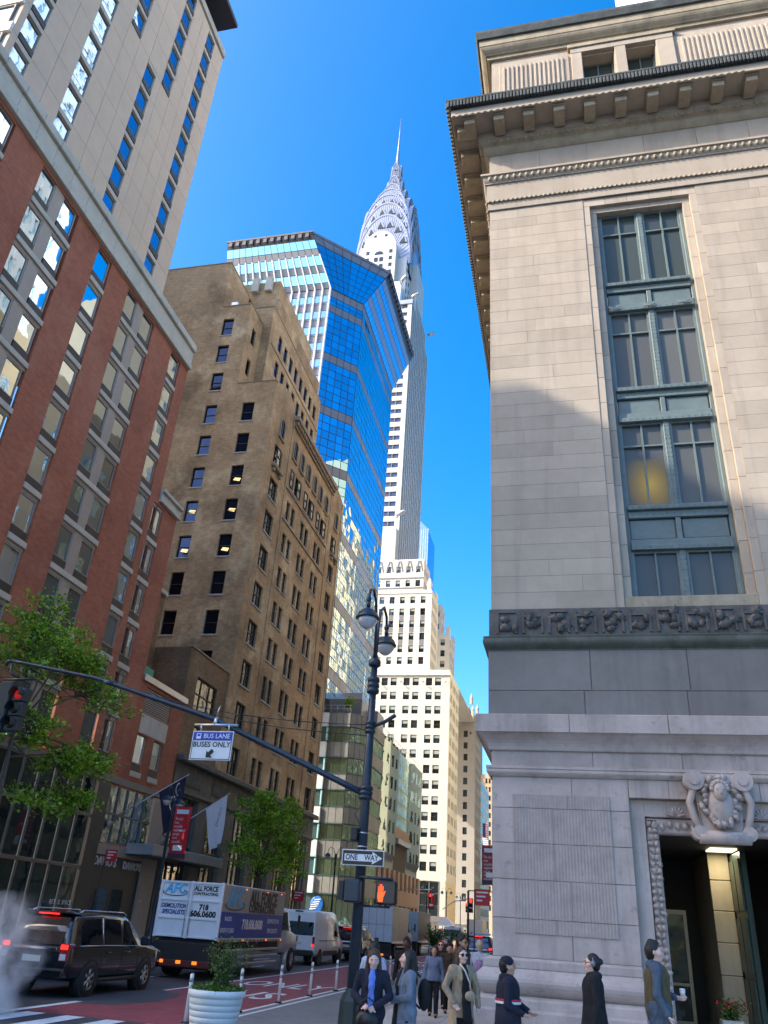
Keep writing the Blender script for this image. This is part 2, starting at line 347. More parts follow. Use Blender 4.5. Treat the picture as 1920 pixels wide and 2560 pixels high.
# near pavement: level by the kerb, ramping up a little towards the entrance
def swz(x, y=0): return 0.15 + 0.24*min(1, max(0, (x+1.6)/3.2))
b = MB()
xs_ = [-5.0, -3.4, -2.4, -1.6, -0.8, 0.0, 0.8, 1.6, 14.0]
def yfront(x): return 16.2 if x < -4 else 9.0
for i in range(len(xs_)-1):
    x0, x1 = xs_[i], xs_[i+1]
    ya, yb = (17.6, 13.2) if i == 0 else ((13.2, 10.2) if i == 1 else (10.2 if i == 2 else 9.0, 9.0))
    b.add([(x0, ya, swz(x0)), (x1, yb, swz(x1)), (x1, 40, swz(x1)), (x0, 40, swz(x0)), (x0, ya, -.05), (x1, yb, -.05)], [(0, 1, 2, 3), (0, 4, 5, 1)])
b.add([(-5.0, 40, .15), (-1.2, 40, .15), (-1.2, 400, .15), (-5.0, 400, .15)], [(0, 1, 2, 3)])
sw_r = b.build('pavement_near_side', CONC); sw_r['kind'] = 'structure'
MB().box(-5.15, -5.0, 17.6, 400, -0.05, 0.16).build('kerb', CURB, sw_r)
for i in range(2):
    for j in range(12):
        x0, y0 = -4.98+i*1.7, 18.6+j*1.7
        boxpart('paving_slab', sw_r, x0, x0+1.68, y0, y0+1.68, 0.13, 0.158, CONC, 0.006)
# ---------------------------------------------------------------- stone post-office block on the right (corner at x=-1.57, face at y=17)
XC, YF = -1.57, 17.0
def stone(name, a, b_, dirtc, sc=1.5, rv=0.08, crack=0.4):
    t = NT(name); p = t.pos(); oi = t.n('ShaderNodeObjectInfo')
    mp = t.n('ShaderNodeMapping'); t.l(p, mp.inputs['Vector']); mp.inputs['Rotation'].default_value = (0.3, 0.5, 0.2)
    c = t.mix(t.ramp(t.noise(mp.outputs[0], sc, 8, 0.7), 0.35, 0.68), a, b_)
    c = t.mix(t.math('MULTIPLY', t.ramp(t.noise(p, sc*4, 6, 0.75), 0.58, 0.75), crack), c, dirtc)
    ms = t.n('ShaderNodeMapping'); t.l(p, ms.inputs['Vector']); ms.inputs['Scale'].default_value = (2.2, 2.2, .16)      # soot washed down the face
    c = t.mix(t.math('MULTIPLY', t.ramp(t.noise(ms.outputs[0], 1.0, 6, .7), .5, .78), .45), c, tuple(x*.55 for x in dirtc))
    hv = t.n('ShaderNodeHueSaturation'); t.l(c, hv.inputs['Color']); t.l(t.math('MULTIPLY_ADD', oi.outputs['Random'], 2*rv, 1-rv), hv.inputs['Value'])
    t.bsdf(hv.outputs[0], 0.75, 0, t.noise(p, 30, 4), 0.25, 0.01); return t.m
GRAN = stone('base_granite', (0.39, 0.315, 0.275), (0.53, 0.44, 0.39), (0.15, 0.125, 0.11), 1.2, 0.06, 0.75)
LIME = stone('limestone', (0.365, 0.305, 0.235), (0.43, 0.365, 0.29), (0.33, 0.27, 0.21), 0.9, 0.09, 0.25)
LIMED = stone('weathered_limestone', (0.29, 0.24, 0.165), (0.41, 0.35, 0.245), (0.08, 0.08, 0.07), 1.6, 0.05, 0.85)
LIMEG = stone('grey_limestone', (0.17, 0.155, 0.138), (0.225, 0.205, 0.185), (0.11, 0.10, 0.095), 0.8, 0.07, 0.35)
CARV = stone('sooty_carving', (0.065, 0.06, 0.055), (0.15, 0.14, 0.125), (0.04, 0.04, 0.04), 3, 0.05, 0.8)
MOSS = stone('mossy_moulding', (0.055, 0.065, 0.045), (0.12, 0.12, 0.10), (0.03, 0.045, 0.02), 2, 0.05, 0.9)
COPP = stone('dark_copper_crown', (0.035, 0.042, 0.042), (0.09, 0.10, 0.095), (0.02, 0.02, 0.02), 3, 0.05, 0.7)
GREENST = pm('green_painted_steel', (0.125, 0.165, 0.16), 0.5, 0.0, var=0.15, scale=4, dirt=0.2, rvar=0.05)
GL_PO = glass('frosted_window_glass', (0.5, 0.55, 0.55), 0.05, (0.10, 0.10, 0.09), 0.01, 1.0, 0.25, 0.15, blend=.2)
GL_POT = glass('upper_window_glass', (0.28, 0.33, 0.33), 0.06, (0.055, 0.065, 0.055), 0.03, 1.6, blend=.2)
po = thing('stone_post_office', 'monumental grey-beige stone building with carved entrance filling the right side', 'building', (XC, YF, 0.15))
fy = FY(YF)
XR = 12.0
WX0, WX1 = 1.21, 4.39          # tall window bay recess
DX0, DX1 = 1.15, 4.45          # doorway recess
# core behind the facing blocks, with real window and door openings
core = wall_mb(FY(YF+0.02), XC+0.02, XR, 0.1, 25.0, [(WX0, WX1, 8.72, 21.85), (DX0, DX1, 0.1, 4.68)], 0.32)
core.add([(XC+.02, YF+.02, .1), (XC+.02, 75, .1), (XC+.02, 75, 25), (XC+.02, YF+.02, 25)], [(0, 1, 2, 3)])
core.build('core_wall', LIMED, po)
def courses(z0, z1, n, x0, x1, lens, mt, proud=0.0, thick=0.2, gap=0.008, bev=0.008, name='stone_block', seed=1, side=True):
    r = random.Random(seed); h = (z1-z0)/n
    for j in range(n):
        x = x0-(lens*0.5 if j % 2 else 0)*r.uniform(.7, 1.1)
        while x < x1-1e-3:
            e = x+lens*r.uniform(0.85, 1.15)
            if x1-e < lens*0.4: e = x1
            a, c = max(x, x0), min(e, x1)
            if c-a > 0.05: boxpart(name, po, round(a+gap/2, 2), round(c-gap/2, 2), YF-proud, YF+thick-proud, z0+j*h+gap/2, z0+(j+1)*h-gap/2, mt, bev)
            x = e
# main wall piers either side of the window bay
courses(8.72, 21.80, 32, XC, WX0, 1.45, LIME, 0.0, 0.019, 0.005, 0.002, seed=3)
courses(8.72, 21.80, 32, WX1, XR, 1.9, LIME, 0.0, 0.019, 0.005, 0.002, seed=4)
# band between ledge and carved frieze
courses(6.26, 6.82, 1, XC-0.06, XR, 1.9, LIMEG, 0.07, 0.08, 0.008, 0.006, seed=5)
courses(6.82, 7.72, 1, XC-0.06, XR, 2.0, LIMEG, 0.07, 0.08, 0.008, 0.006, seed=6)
# granite base wall, panel courses round the door recess
for k, (za, zb) in enumerate(((1.76, 2.42), (2.42, 3.10), (3.10, 3.76), (3.76, 4.42))):
    courses(za, zb, 1, XC, DX0, 1.42+0.1*(k % 2), GRAN, 0.0, 0.019, 0.012, 0.006, seed=20+k)
    courses(za, zb, 1, DX1, XR, 1.9, GRAN, 0.0, 0.019, 0.012, 0.006, seed=30+k)
courses(4.42, 5.04, 1, XC, DX0, 1.45, GRAN, 0.0, 0.019, 0.012, 0.006, seed=40)
courses(4.68, 5.04, 1, DX0, DX1, 0.83, GRAN, 0.0, 0.019, 0.012, 0.006, seed=41)
courses(4.42, 5.04, 1, DX1, XR, 1.9, GRAN, 0.0, 0.019, 0.012, 0.006, seed=42)
courses(5.24, 5.62, 1, XC, XR, 1.95, GRAN, 0.0, 0.019, 0.01, 0.006, seed=43)
# ribbed raised panel on the base pier (tooled stone)
def tooled():
    t = NT('tooled_granite'); p = t.pos(); w = t.n('ShaderNodeTexWave'); w.inputs['Scale'].default_value = 5.2; w.inputs['Distortion'].default_value = 0.15; w.bands_direction = 'X'; t.l(p, w.inputs['Vector'])
    c = t.mix(t.ramp(t.noise(p, 3, 7, .7), .35, .7), (0.33, 0.27, 0.235), (0.45, 0.37, 0.325)); c = t.mix(t.math('MULTIPLY', w.outputs['Fac'], 0.12), c, (0.2, 0.18, 0.18))
    t.bsdf(c, .8, 0, w.outputs['Fac'], 0.35, 0.012); return t.m
TOOL = tooled()
for za, zb in ((2.17, 2.42), (2.42, 3.10), (3.10, 3.76), (3.76, 4.42), (4.42, 4.69)):
    cut = -0.35 if int(za*10) % 2 else -0.05
    for xa, xb in ((-1.15, cut), (cut, 0.78)): boxpart('tooled_panel_block', po, xa+.004, xb-.004, YF-0.022, YF-0.002, za+.004, zb-.004, TOOL, 0.004)
# horizontal mouldings: profile (projection, z) swept along the face and round the corner
def moulding(name, prof, mt, x1=XR, y1=75, door=False):
    b = MB(); n = len(prof)
    if door:      # leave the doorway open down to the pavement
        c = MB(); c.add([(x, YF-p, z) for x in (DX1+.12, XR) for p, z in prof], [(k, k+1, n+k+1, n+k) for k in range(n-1)]); c.add([(DX1+.12, YF-p, z) for p, z in prof], [tuple(range(n))]); c.build(name, mt, po); x1 = DX0-.02
    path = lambda p: [(x1, YF-p), (XC-p, YF-p), (XC-p, y1)]
    rings = [[(path(p)[i][0], path(p)[i][1], z) for p, z in prof] for i in range(3)]
    vs = [q for R in rings for q in R]
    b.add(vs, [(i*n+k, i*n+k+1, (i+1)*n+k+1, (i+1)*n+k) for i in range(2) for k in range(n-1)])
    if door: b.add([(x1, YF-p, z) for p, z in prof], [tuple(range(n))])
    return b.build(name, mt, po)
def arc(p0, z0, p1, z1, bulge, n=5):
    return [(p0+(p1-p0)*i/n+bulge*math.sin(math.pi*i/n), z0+(z1-z0)*i/n) for i in range(n+1)]
moulding('plinth', [(0.0, 0.05), (0.34, 0.05), (0.34, 0.92), (0.30, 0.98), (0.02, 0.98)], GRAN, door=True)
moulding('plinth_fillet', [(0.02, 0.97), (0.31, 0.97), (0.31, 1.10), (0.20, 1.16), (0.02, 1.16)], GRAN, door=True)
moulding('torus', [(0.02, 1.15)]+arc(0.14, 1.16, 0.14, 1.60, 0.17, 8)+[(0.02, 1.61)], GRAN, door=True)
moulding('base_fillet', [(0.02, 1.60), (0.16, 1.60), (0.16, 1.72), (0.08, 1.76), (0.02, 1.765)], GRAN, door=True)
moulding('string_course', [(0.02, 5.03), (0.04, 5.04)]+arc(0.05, 5.05, 0.09, 5.17, 0.03, 4)+[(0.11, 5.18), (0.11, 5.235), (0.02, 5.245)], GRAN)
moulding('ledge_cyma', [(0.02, 5.55), (0.05, 5.56)]+arc(0.06, 5.58, 0.26, 5.86, -0.05, 5)+[(0.27, 5.88), (0.02, 5.88)], GRAN)
for i, xa in enumerate([XC-0.32+1.95*k for k in range(7)]):
    boxpart('ledge_block', po, xa+.004, xa+1.946, YF-0.32, YF-0.02, 5.875, 6.255, GRAN, 0.012)
boxpart('ledge_block', po, XC-0.32, XC-.02, YF-.02, 60, 5.875, 6.255, GRAN, 0.012)
moulding('mossy_cyma', [(0.02, 7.70), (0.08, 7.71)]+arc(0.08, 7.74, 0.16, 7.98, 0.05, 6)+[(0.17, 8.02), (0.05, 8.07)], MOSS)
# carved oak-leaf frieze: fret border pieces and leaves
moulding('carved_frieze_ground', [(0.02, 8.06), (0.045, 8.065), (0.045, 8.70), (0.02, 8.715)], CARV)
def leaf_mesh(seed, mt, s=1.0):
    r = random.Random(seed); b = MB(); n = 9; pts = []
    for i in range(n*2):
        a = 2*math.pi*i/(n*2); rr = (1.0 if i % 2 == 0 else 0.62)*(0.85+0.3*r.random()); pts.append((rr*math.cos(a)*0.14*s, rr*math.sin(a)*0.10*s))
    vs = [(u, -0.012-0.02*r.random(), v) for u, v in pts]+[(0, -0.07*s, 0)]+[(u, 0.02, v) for u, v in pts]
    m = len(pts); fs = [(i, (i+1) % m, m) for i in range(m)]+[(i, m+1+i, m+1+(i+1) % m, (i+1) % m) for i in range(m)]
    b.add(vs, fs, 0, True); return b.mesh('carved_leaf', mt)
LEAVES = [leaf_mesh(i, CARV) for i in range(4)]
for i in range(22):
    x0 = XC+0.12+i*0.58
    if x0 > 6.3: break
    wob = 0.10*(i % 2)
    boxpart('fret_bar', po, x0, x0+.05, YF-.085, YF-.04, 8.12, 8.66, CARV); boxpart('fret_bar', po, x0+.05, x0+.42, YF-.085, YF-.04, 8.60-wob, 8.65-wob, CARV); boxpart('fret_bar', po, x0+.42, x0+.47, YF-.085, YF-.04, 8.12, 8.50, CARV)
    for k in range(5):
        wlink('carved_leaf', LEAVES[(i+k) % 4], po, (x0+.12+.3*rnd.random(), YF-.05, 8.22+.36*rnd.random()), rot=(rnd.uniform(-.3, .3), rnd.uniform(0, 6.28), 0), scale=(.8+.4*rnd.random(),)*3)
# ---- tall recessed window bay with green steel frames
for k, (dx, dy) in enumerate(((0.0, 0.02), (0.19, 0.14))):
    e = WX0+dx; f = WX1-dx; nx = 0.19
    for side, (xa, xb) in enumerate(((e, e+nx), (f-nx, f))):
        for j in range(16):
            za = 8.72+j*0.80
            boxpart('jamb_block', po, xa+.002, xb-.002, YF+dy, YF+dy+.3, za+.003, min(za+.797, 21.5-dx), LIME, 0.005)
    for j in range(5):
        w = (f-e)/5; boxpart('lintel_block', po, e+j*w+.003, e+(j+1)*w-.003, YF+dy, YF+dy+.3, 21.5-dx+.002, 21.845-dx, LIME, 0.005)
boxpart('window_sill', po, 1.4, 4.2, YF+0.05, YF+0.4, 8.72, 8.99, LIMED, 0.01)
GX0, GX1, GY = 1.59, 4.01, YF+0.42
steel = MB()
MX = (GX0+GX1)/2
def beam(za, zb, d): steel.box(GX0, GX1, GY-d, GY+.1, za, zb)
levels = [(9.0, 10.22), (11.39, 13.81), (14.89, 17.5), (18.55, 21.3)]
boxpart('steel_jamb', po, GX0, GX0+.09, GY-.10, GY+.1, 9.0, 21.3, GREENST, .01); boxpart('steel_jamb', po, GX1-.09, GX1, GY-.10, GY+.1, 9.0, 21.3, GREENST, .01)
for (a, b0), (c, d0) in zip(levels[:-1], levels[1:]):
    hh = c-b0
    boxpart('spandrel_beam', po, GX0+.09, GX1-.09, GY-.20, GY+.05, b0, b0+.13, GREENST, .012)
    boxpart('spandrel_beam', po, GX0+.09, GX1-.09, GY-.13, GY+.05, b0+.13, b0+.30, GREENST, .012)
    for xa, xb in ((GX0+.09, MX-.06), (MX+.06, GX1-.09)):
        boxpart('spandrel_panel', po, xa+.02, xb-.02, GY-.06, GY+.05, b0+.32, c-.33, GREENST, .02)
    boxpart('spandrel_post', po, MX-.06, MX+.06, GY-.11, GY+.05, b0+.30, c-.31, GREENST, .01)
    boxpart('spandrel_beam', po, GX0+.09, GX1-.09, GY-.13, GY+.05, c-.31, c-.12, GREENST, .012)
    boxpart('spandrel_beam', po, GX0+.09, GX1-.09, GY-.22, GY+.05, c-.12, c, GREENST, .012)
rv = MB().lathe([(0.0, -.014), (.016, -.008), (.019, 0)], n=6).mesh('rivet', GREENST)
rv.transform(Matrix.Rotation(math.radians(90), 4, 'X'))
for (a, b0), (c, d0) in zip(levels[:-1], levels[1:]):
    for k in range(14):
        for zz, d in ((b0+.065, .20), (c-.06, .22), (c-.215, .13)): wlink('rivet', rv, po, (GX0+.2+k*.156, GY-d-.002, zz), rot=(math.pi, 0, 0))
for a, b0 in levels:
    boxpart('mullion', po, MX-.075, MX+.075, GY-.13, GY+.05, a, b0, GREENST, .012)
    for k in range(int((b0-a)/.13)):
        for dx in (-.045, .045): wlink('rivet', rv, po, (MX+dx, GY-.132, a+.07+k*.13), rot=(math.pi, 0, 0))
    for xa, xb in ((GX0+.09, MX-.075), (MX+.075, GX1-.09)):
        w = xb-xa; tr = 0.28 if b0-a > 2 else None
        fn = lambda u, v, d: (u, -d, v)
        ms = window_meshes('po%s' % (a > 18), fn, w, b0-a, .055, GREENST, GL_POT if a > 18 else GL_PO, bars_u=(.5,), bars_v=((.72,) if tr else ()), bw=.045, deep=.09)
        put_window(po, fy, xa, a, 0.42, ms)
for x in (1.68, 2.6, 3.5):   # little lattice brackets under the top window
    b = MB()
    for s in (-1, 1): b.tube([(x, GY-.23, 17.5+.13-.06-.06*s), (x+.34, GY-.23, 17.5+.07+.06*s)], .012, 4)
    b.build('lattice_bracket', GREENST, po)
# warm lamp glow painted on a soft-edged sheet before the frosted pane
glow = MB().lathe([(0.0, 0.0), (.22, 0.0), (.34, 0.0), (.42, 0)], n=20, smooth=False)
gm = NT('window_lamp_glow'); tc = gm.n('ShaderNodeTexCoord'); gr = gm.n('ShaderNodeTexGradient', _gradient_type='SPHERICAL'); mpn = gm.n('ShaderNodeMapping'); mpn.inputs['Scale'].default_value = (1.35, 1.35, 0.95); gm.l(tc.outputs['Object'], mpn.inputs[0]); gm.l(mpn.outputs[0], gr.inputs[0])
em = gm.n('ShaderNodeEmission'); em.inputs[0].default_value = (1, .78, .32, 1); em.inputs[1].default_value = 0.11; tr_ = gm.n('ShaderNodeBsdfTransparent'); mxs = gm.n('ShaderNodeMixShader'); gm.l(gm.math('POWER', gr.outputs['Fac'], 1.4), mxs.inputs[0]); gm.l(tr_.outputs[0], mxs.inputs[1]); gm.l(em.outputs[0], mxs.inputs[2]); gm.l(mxs.outputs[0], gm.o.inputs[0])
gme = MB().add([(-.55, 0, -.72), (.42, 0, -.72), (.42, 0, .72), (-.55, 0, .72)], [(0, 1, 2, 3)]).mesh('lamp_glow_sheet', gm.m)
wlink('lamp_glow_sheet', gme, po, (2.30, YF+.395, 12.05))
# ---- architrave, frieze, cornice
moulding('architrave', [(0.02, 21.79), (0.05, 21.80), (0.05, 22.10), (0.09, 22.11), (0.09, 22.86), (0.13, 22.87)]+arc(.13, 22.9, .2, 23.12, .02, 4)+[(.26, 23.14), (.26, 23.22), (.02, 23.26)], LIME)
courses(23.24, 24.32, 1, XC, XR, 1.55, LIME, 0.005, 0.02, 0.01, 0.006, name='frieze_block', seed=60)
moulding('bed_mould', [(0.02, 24.31)]+arc(.03, 24.32, .16, 24.52, .03, 4)+[(.17, 24.54), (.17, 24.56)]+arc(.19, 24.58, .33, 24.74, .04, 4)+[(.34, 24.76), (.02, 24.77)], LIMED)
moulding('corona', [(.33, 24.76), (.36, 25.06), (1.06, 25.06), (1.08, 25.02), (1.12, 25.02), (1.12, 25.33), (.3, 25.34)], LIME)
moulding('crown_moulding', [(1.0, 25.335), (1.13, 25.34)]+arc(1.14, 25.36, 1.25, 25.62, -.03, 5)+[(1.27, 25.63), (1.27, 25.70), (0.2, 25.78)], COPP)
egg = MB().sphere((0, -.02, 0), (.055, .045, .085), 7, 5).mesh('egg_carving', LIMED)
bead = MB().sphere((0, 0, 0), (.04, .03, .035), 6, 4).mesh('bead_carving', LIMED)
for i in range(44):
    x = XC+.02+i*.19
    wlink('egg_carving', egg, po, (x, YF-.19, 23.02)); wlink('egg_carving', egg, po, (x, YF-.27, 24.66), scale=(.9, .9, .9))
for i in range(60): wlink('bead_carving', bead, po, (XC+i*.14, YF-.10, 22.12), scale=(1.2, 1.3, 1.3))
for i in range(30): wlink('egg_carving', egg, po, (XC-.27, YF-.1+i*.3, 24.66)); 
for i in range(30): wlink('bead_carving', bead, po, (XC-.1, YF+i*.3, 22.12), scale=(1.2, 1.3, 1.3))
mod = MB().bbox(-.17, .17, -.60, 0, -.26, 0, .02).bbox(-.21, .21, -.66, 0, -.06, .0, .015).mesh('modillion', LIMED)
for i in range(10): wlink('modillion', mod, po, (XC-.55+i*.93, YF-.36, 25.055))
for i in range(40): wlink('modillion', mod, po, (XC-.36, YF-.6+.05+i*.93, 25.055), rot=(0, 0, -math.pi/2))
tooth = MB().bbox(-.035, .035, -.05, .05, -.13, .13, .01).mesh('crown_tooth', COPP)
for i in range(105): wlink('crown_tooth', tooth, po, (XC-1.2+i*.105, YF-1.235, 25.47))
for i in range(120): wlink('crown_tooth', tooth, po, (XC-1.235, YF-1.2+i*.15, 25.47), rot=(0, 0, 1.57))
for i in range(44): wlink('bead_carving', bead, po, (XC-1.05+i*.2, YF-1.12, 25.05), scale=(1.8, .8, .8))
# ---- attic storey above the cornice
YA = 17.35
att = wall_mb(FY(YA), XC+.05, XR, 25.7, 29.95, [(1.62, 2.68, 26.2, 29.3), (3.08, 4.04, 26.2, 29.3)], .45)
att.add([(XC+.05, YA, 25.7), (XC+.05, 75, 25.7), (XC+.05, 75, 29.95), (XC+.05, YA, 29.95)], [(0, 1, 2, 3)])
att.build('attic_wall', LIME, po)
for xa, xb in ((1.24, 1.60), (2.70, 3.06), (4.06, 4.62)): boxpart('attic_pier', po, xa, xb, YA-.14, YA, 25.8, 29.36, LIME, .01)
boxpart('attic_lintel', po, 1.24, 4.62, YA-.15, YA, 29.365, 29.62, LIME, .01)
boxpart('attic_lintel_cap', po, 1.14, 4.72, YA-.2, YA, 29.625, 29.80, LIMED, .01)
for xa, w in ((1.62, 1.06), (3.08, .96)):
    put_window(po, FY(YA), xa, 26.2, .44, window_meshes('attic', lambda u, v, d: (u, -d, v), w, 3.1, .06, GREENST, GL_POT, bars_u=(.5,), bars_v=(.6,), bw=.04))
for xa, xb in ((-1.25, 1.16), (4.74, 8.2)):
    boxpart('attic_panel', po, xa, xb, YA-.06, YA-.002, 26.0, 29.45, LIME, .012)
    n = int((xb-xa-.2)/.155)
    for i in range(n): boxpart('attic_rib', po, xa+.13+i*.155, xa+.21+i*.155, YA-.11, YA-.062, 26.4, 29.3, LIME, .012)
def moulding2(name, prof, mt):
    b = MB(); n = len(prof); path = lambda p: [(XR, YA-p), (XC-p, YA-p), (XC-p, 75)]
    vs = [(path(p)[i][0], path(p)[i][1], z) for i in range(3) for p, z in prof]
    b.add(vs, [(i*n+k, i*n+k+1, (i+1)*n+k+1, (i+1)*n+k) for i in range(2) for k in range(n-1)]); return b.build(name, mt, po)
moulding2('attic_cornice', [(.0, 29.85), (.10, 29.86), (.10, 30.0), (.16, 30.02)]+arc(.17, 30.04, .34, 30.3, .03, 4)+[(.36, 30.32), (.36, 30.62), (.40, 30.63)], LIMED)
moulding2('attic_crown', [(.38, 30.62), (.44, 30.64), (.50, 30.9), (.50, 31.02), (0, 31.1)], COPP)
# ---- doorway: recessed frame, carved oak-leaf border, keystone, vestibule
boxpart('door_reveal', po, DX0, DX0+.28, YF+.16, YF+.5, .3, 4.68, GRAN, .01); boxpart('door_reveal', po, DX1-.28, DX1, YF+.16, YF+.5, .3, 4.68, GRAN, .01)
boxpart('door_reveal', po, DX0+.28, DX1-.28, YF+.16, YF+.5, 4.36, 4.68, GRAN, .01)
LEAFG = [leaf_mesh(10+i, GRAN, .9) for i in range(4)]
for xa in (DX0+.30, DX1-.52):
    boxpart('carved_jamb', po, xa, xa+.22, YF+.20, YF+.5, .55, 4.34, GRAN, .03); boxpart('jamb_foot', po, xa-.02, xa+.24, YF+.12, YF+.5, .3, .62, GRAN, .04)
    for k in range(30):
        for q in range(2): wlink('carved_leaf', LEAFG[(k+q) % 4], po, (xa+.06+.1*q+rnd.uniform(-.02, .02), YF+.19, .72+k*.121), rot=(0, rnd.uniform(0, 6.28), 0), scale=(.62, .9, .62))
boxpart('carved_lintel', po, DX0+.30, DX1-.30, YF+.20, YF+.5, 4.06, 4.345, GRAN, .03)
for k in range(17): wlink('carved_leaf', LEAFG[k % 4], po, (DX0+.45+k*.145, YF+.19, 4.2+rnd.uniform(-.04, .04)), rot=(0, rnd.uniform(0, 6.28), 0), scale=(.75, .9, .75))
key = MB()   # scrolled keystone cartouche
KX = (DX0+DX1)/2
key.prism([(KX-.34, 3.95), (KX+.34, 3.95), (KX+.42, 5.12), (KX-.42, 5.12)], fy, 0.02, 0.24)
key.sphere((KX, YF-.30, 4.55), (.24, .13, .36), 12, 8)
for s in (-1, 1):
    for z_, r_ in ((5.0, .19), (4.05, .13)): key.tube([(KX+s*.44, YF-.38, z_), (KX+s*.44, YF-.05, z_)], r_, 12); key.tube([(KX+s*.44, YF-.41, z_), (KX+s*.44, YF-.37, z_)], r_*.5, 10)
    key.tube([(KX+s*.46, YF-.3, 4.85), (KX+s*.55, YF-.26, 4.6), (KX+s*.50, YF-.24, 4.35), (KX+s*.40, YF-.28, 4.1)], .07, 7)
key.tube([(KX-.45, YF-.30, 3.98), (KX+.45, YF-.30, 3.98)], .12, 12)
key.build('keystone_cartouche', GRAN, po)
for k in range(26):
    a = k/26*6.28; wlink('carved_leaf', LEAFG[k % 4], po, (KX+.30*math.cos(a)+rnd.uniform(-.05, .05), YF-.40+.1*abs(math.cos(a)), 4.62+.42*math.sin(a)), rot=(0, rnd.uniform(0, 6), 0), scale=(.8, 1.2, .8))
mask = MB().sphere((KX, YF-.42, 4.78), (.13, .12, .17), 10, 8).sphere((KX, YF-.53, 4.76), (.03, .04, .05), 6, 5).sphere((KX-.05, YF-.52, 4.82), (.03, .02, .02), 6, 4).sphere((KX+.05, YF-.52, 4.82), (.03, .02, .02), 6, 4)
for k in range(9): mask.sphere((KX+.14*math.cos(k*.4), YF-.42, 4.84+.13*math.sin(k*.4)), (.05, .06, .05), 6, 4)
mask.build('carved_mask', GRAN, po)
shell = MB()
for k in range(7):
    a = math.pi*(k+.5)/7; shell.tube([(0, -.03, 0), (.17*math.cos(a), -.06, .17*math.sin(a))], [.012, .035], 6)
shm = shell.mesh('carved_shell', GRAN)
for x in (KX-.78, KX+.78): wlink('carved_shell', shm, po, (x, YF+.15, 4.38))
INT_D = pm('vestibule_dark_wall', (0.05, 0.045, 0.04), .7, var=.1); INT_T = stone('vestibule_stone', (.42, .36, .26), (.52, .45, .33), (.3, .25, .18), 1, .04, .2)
VX0, VX1, VY = DX0+.5, DX1-.5, 23.5
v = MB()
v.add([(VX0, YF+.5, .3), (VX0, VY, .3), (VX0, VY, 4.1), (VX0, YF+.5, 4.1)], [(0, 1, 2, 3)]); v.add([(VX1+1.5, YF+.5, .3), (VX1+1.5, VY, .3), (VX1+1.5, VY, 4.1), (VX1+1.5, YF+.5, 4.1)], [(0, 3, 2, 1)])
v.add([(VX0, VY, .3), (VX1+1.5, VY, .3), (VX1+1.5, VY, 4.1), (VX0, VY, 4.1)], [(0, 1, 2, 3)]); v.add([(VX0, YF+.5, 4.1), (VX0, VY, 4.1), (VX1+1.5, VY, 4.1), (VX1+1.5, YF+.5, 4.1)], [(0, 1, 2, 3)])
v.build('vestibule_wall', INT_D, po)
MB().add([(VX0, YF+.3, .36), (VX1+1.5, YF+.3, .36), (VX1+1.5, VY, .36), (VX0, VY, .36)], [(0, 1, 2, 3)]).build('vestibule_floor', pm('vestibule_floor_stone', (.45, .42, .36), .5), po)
boxpart('vestibule_pilaster', po, 3.02, 3.42, 20.6, 23.4, .37, 4.08, INT_T, .02)
for k in range(6): boxpart('pilaster_block', po, 3.0, 3.44, 20.55, 20.62, .4+k*.62, .4+k*.62+.605, INT_T, .01)
DGREEN = pm('dark_green_bronze', (.03, .06, .05), .35, .4, var=.2)
door = boxpart('bronze_door', po, 3.46, 3.58, 19.2, 20.5, .37, 4.0, DGREEN, .01)
b = MB()
for k in range(3):
    for ya in (19.3, 19.9): b.box(3.42, 3.47, ya, ya+.5, .6+k*1.13, 1.6+k*1.13)
b.build('door_panelling', DGREEN, po)
b = MB().box(2.05, 2.13, 22.4, 22.5, .36, 2.9).box(2.55, 2.63, 22.4, 22.5, .36, 2.9).box(2.13, 2.55, 22.4, 22.5, 2.8, 2.9).box(2.13, 2.55, 22.4, 22.5, 1.3, 1.36).box(2.13, 2.55, 22.4, 22.5, .36, .6)
b.build('glass_door_frame', pm('brushed_brass', (.28, .24, .17), .4, .6), po)
MB().add([(2.13, 22.46, .6), (2.55, 22.46, .6), (2.55, 22.46, 2.8), (2.13, 22.46, 2.8)], [(0, 1, 2, 3)]).build('door_pane', GL_POT, po)
boxpart('ceiling_lamp', po, 2.95, 3.5, 19.6, 20.3, 4.05, 4.085, emis('vestibule_lamp', (1, .9, .6), .5))
lamp = bpy.data.lights.new('vestibule_spot', 'AREA'); lamp.energy = 6; lamp.color = (1, .86, .55); lamp.size = .5; lo = bpy.data.objects.new('vestibule_spot', lamp); COL.objects.link(lo); lo.location = (3.22, 19.95, 4.03)
# ---------------------------------------------------------------- hotel on the left: red brick base, beige panel tower
XL = -24.5
BRED = brick('red_brick', (0.37, 0.105, 0.055), (0.46, 0.14, 0.075), (0.36, 0.2, 0.13), stain_dapple=(.5, .26, .17), sa=.35, dark=0.4)
CREAM = pm('cream_precast', (0.50, 0.46, 0.39), .7, var=.08, scale=2, dirt=.15, rvar=.04)
CREAM2 = pm('cornice_precast', (0.52, 0.50, 0.43), .75, var=.08, scale=1.5, dirt=.25, rvar=.04)
BEIGE = pm('beige_panel', (0.64, 0.495, 0.37), .8, var=.05, scale=1.2, dirt=.08, rvar=.025, bump=.1)
TAUPE = pm('taupe_metal', (0.33, 0.285, 0.245), .5, .1, var=.06)
GRILL = pm('black_grille', (0.025, 0.022, 0.02), .5, var=.2, scale=20)
GLH = glass('hotel_glass', (.60, .72, .82), .26, (.04, .05, .05), .005, .7, .6)
GLHT = glass('hotel_tower_glass', (.45, .62, .85), .6, (.03, .04, .05), .008, .8, .4)
hotel = thing('hotel_building', 'red brick hotel with cream cornice and beige panelled tower at far left', 'building', (XL, 16.4, .15))
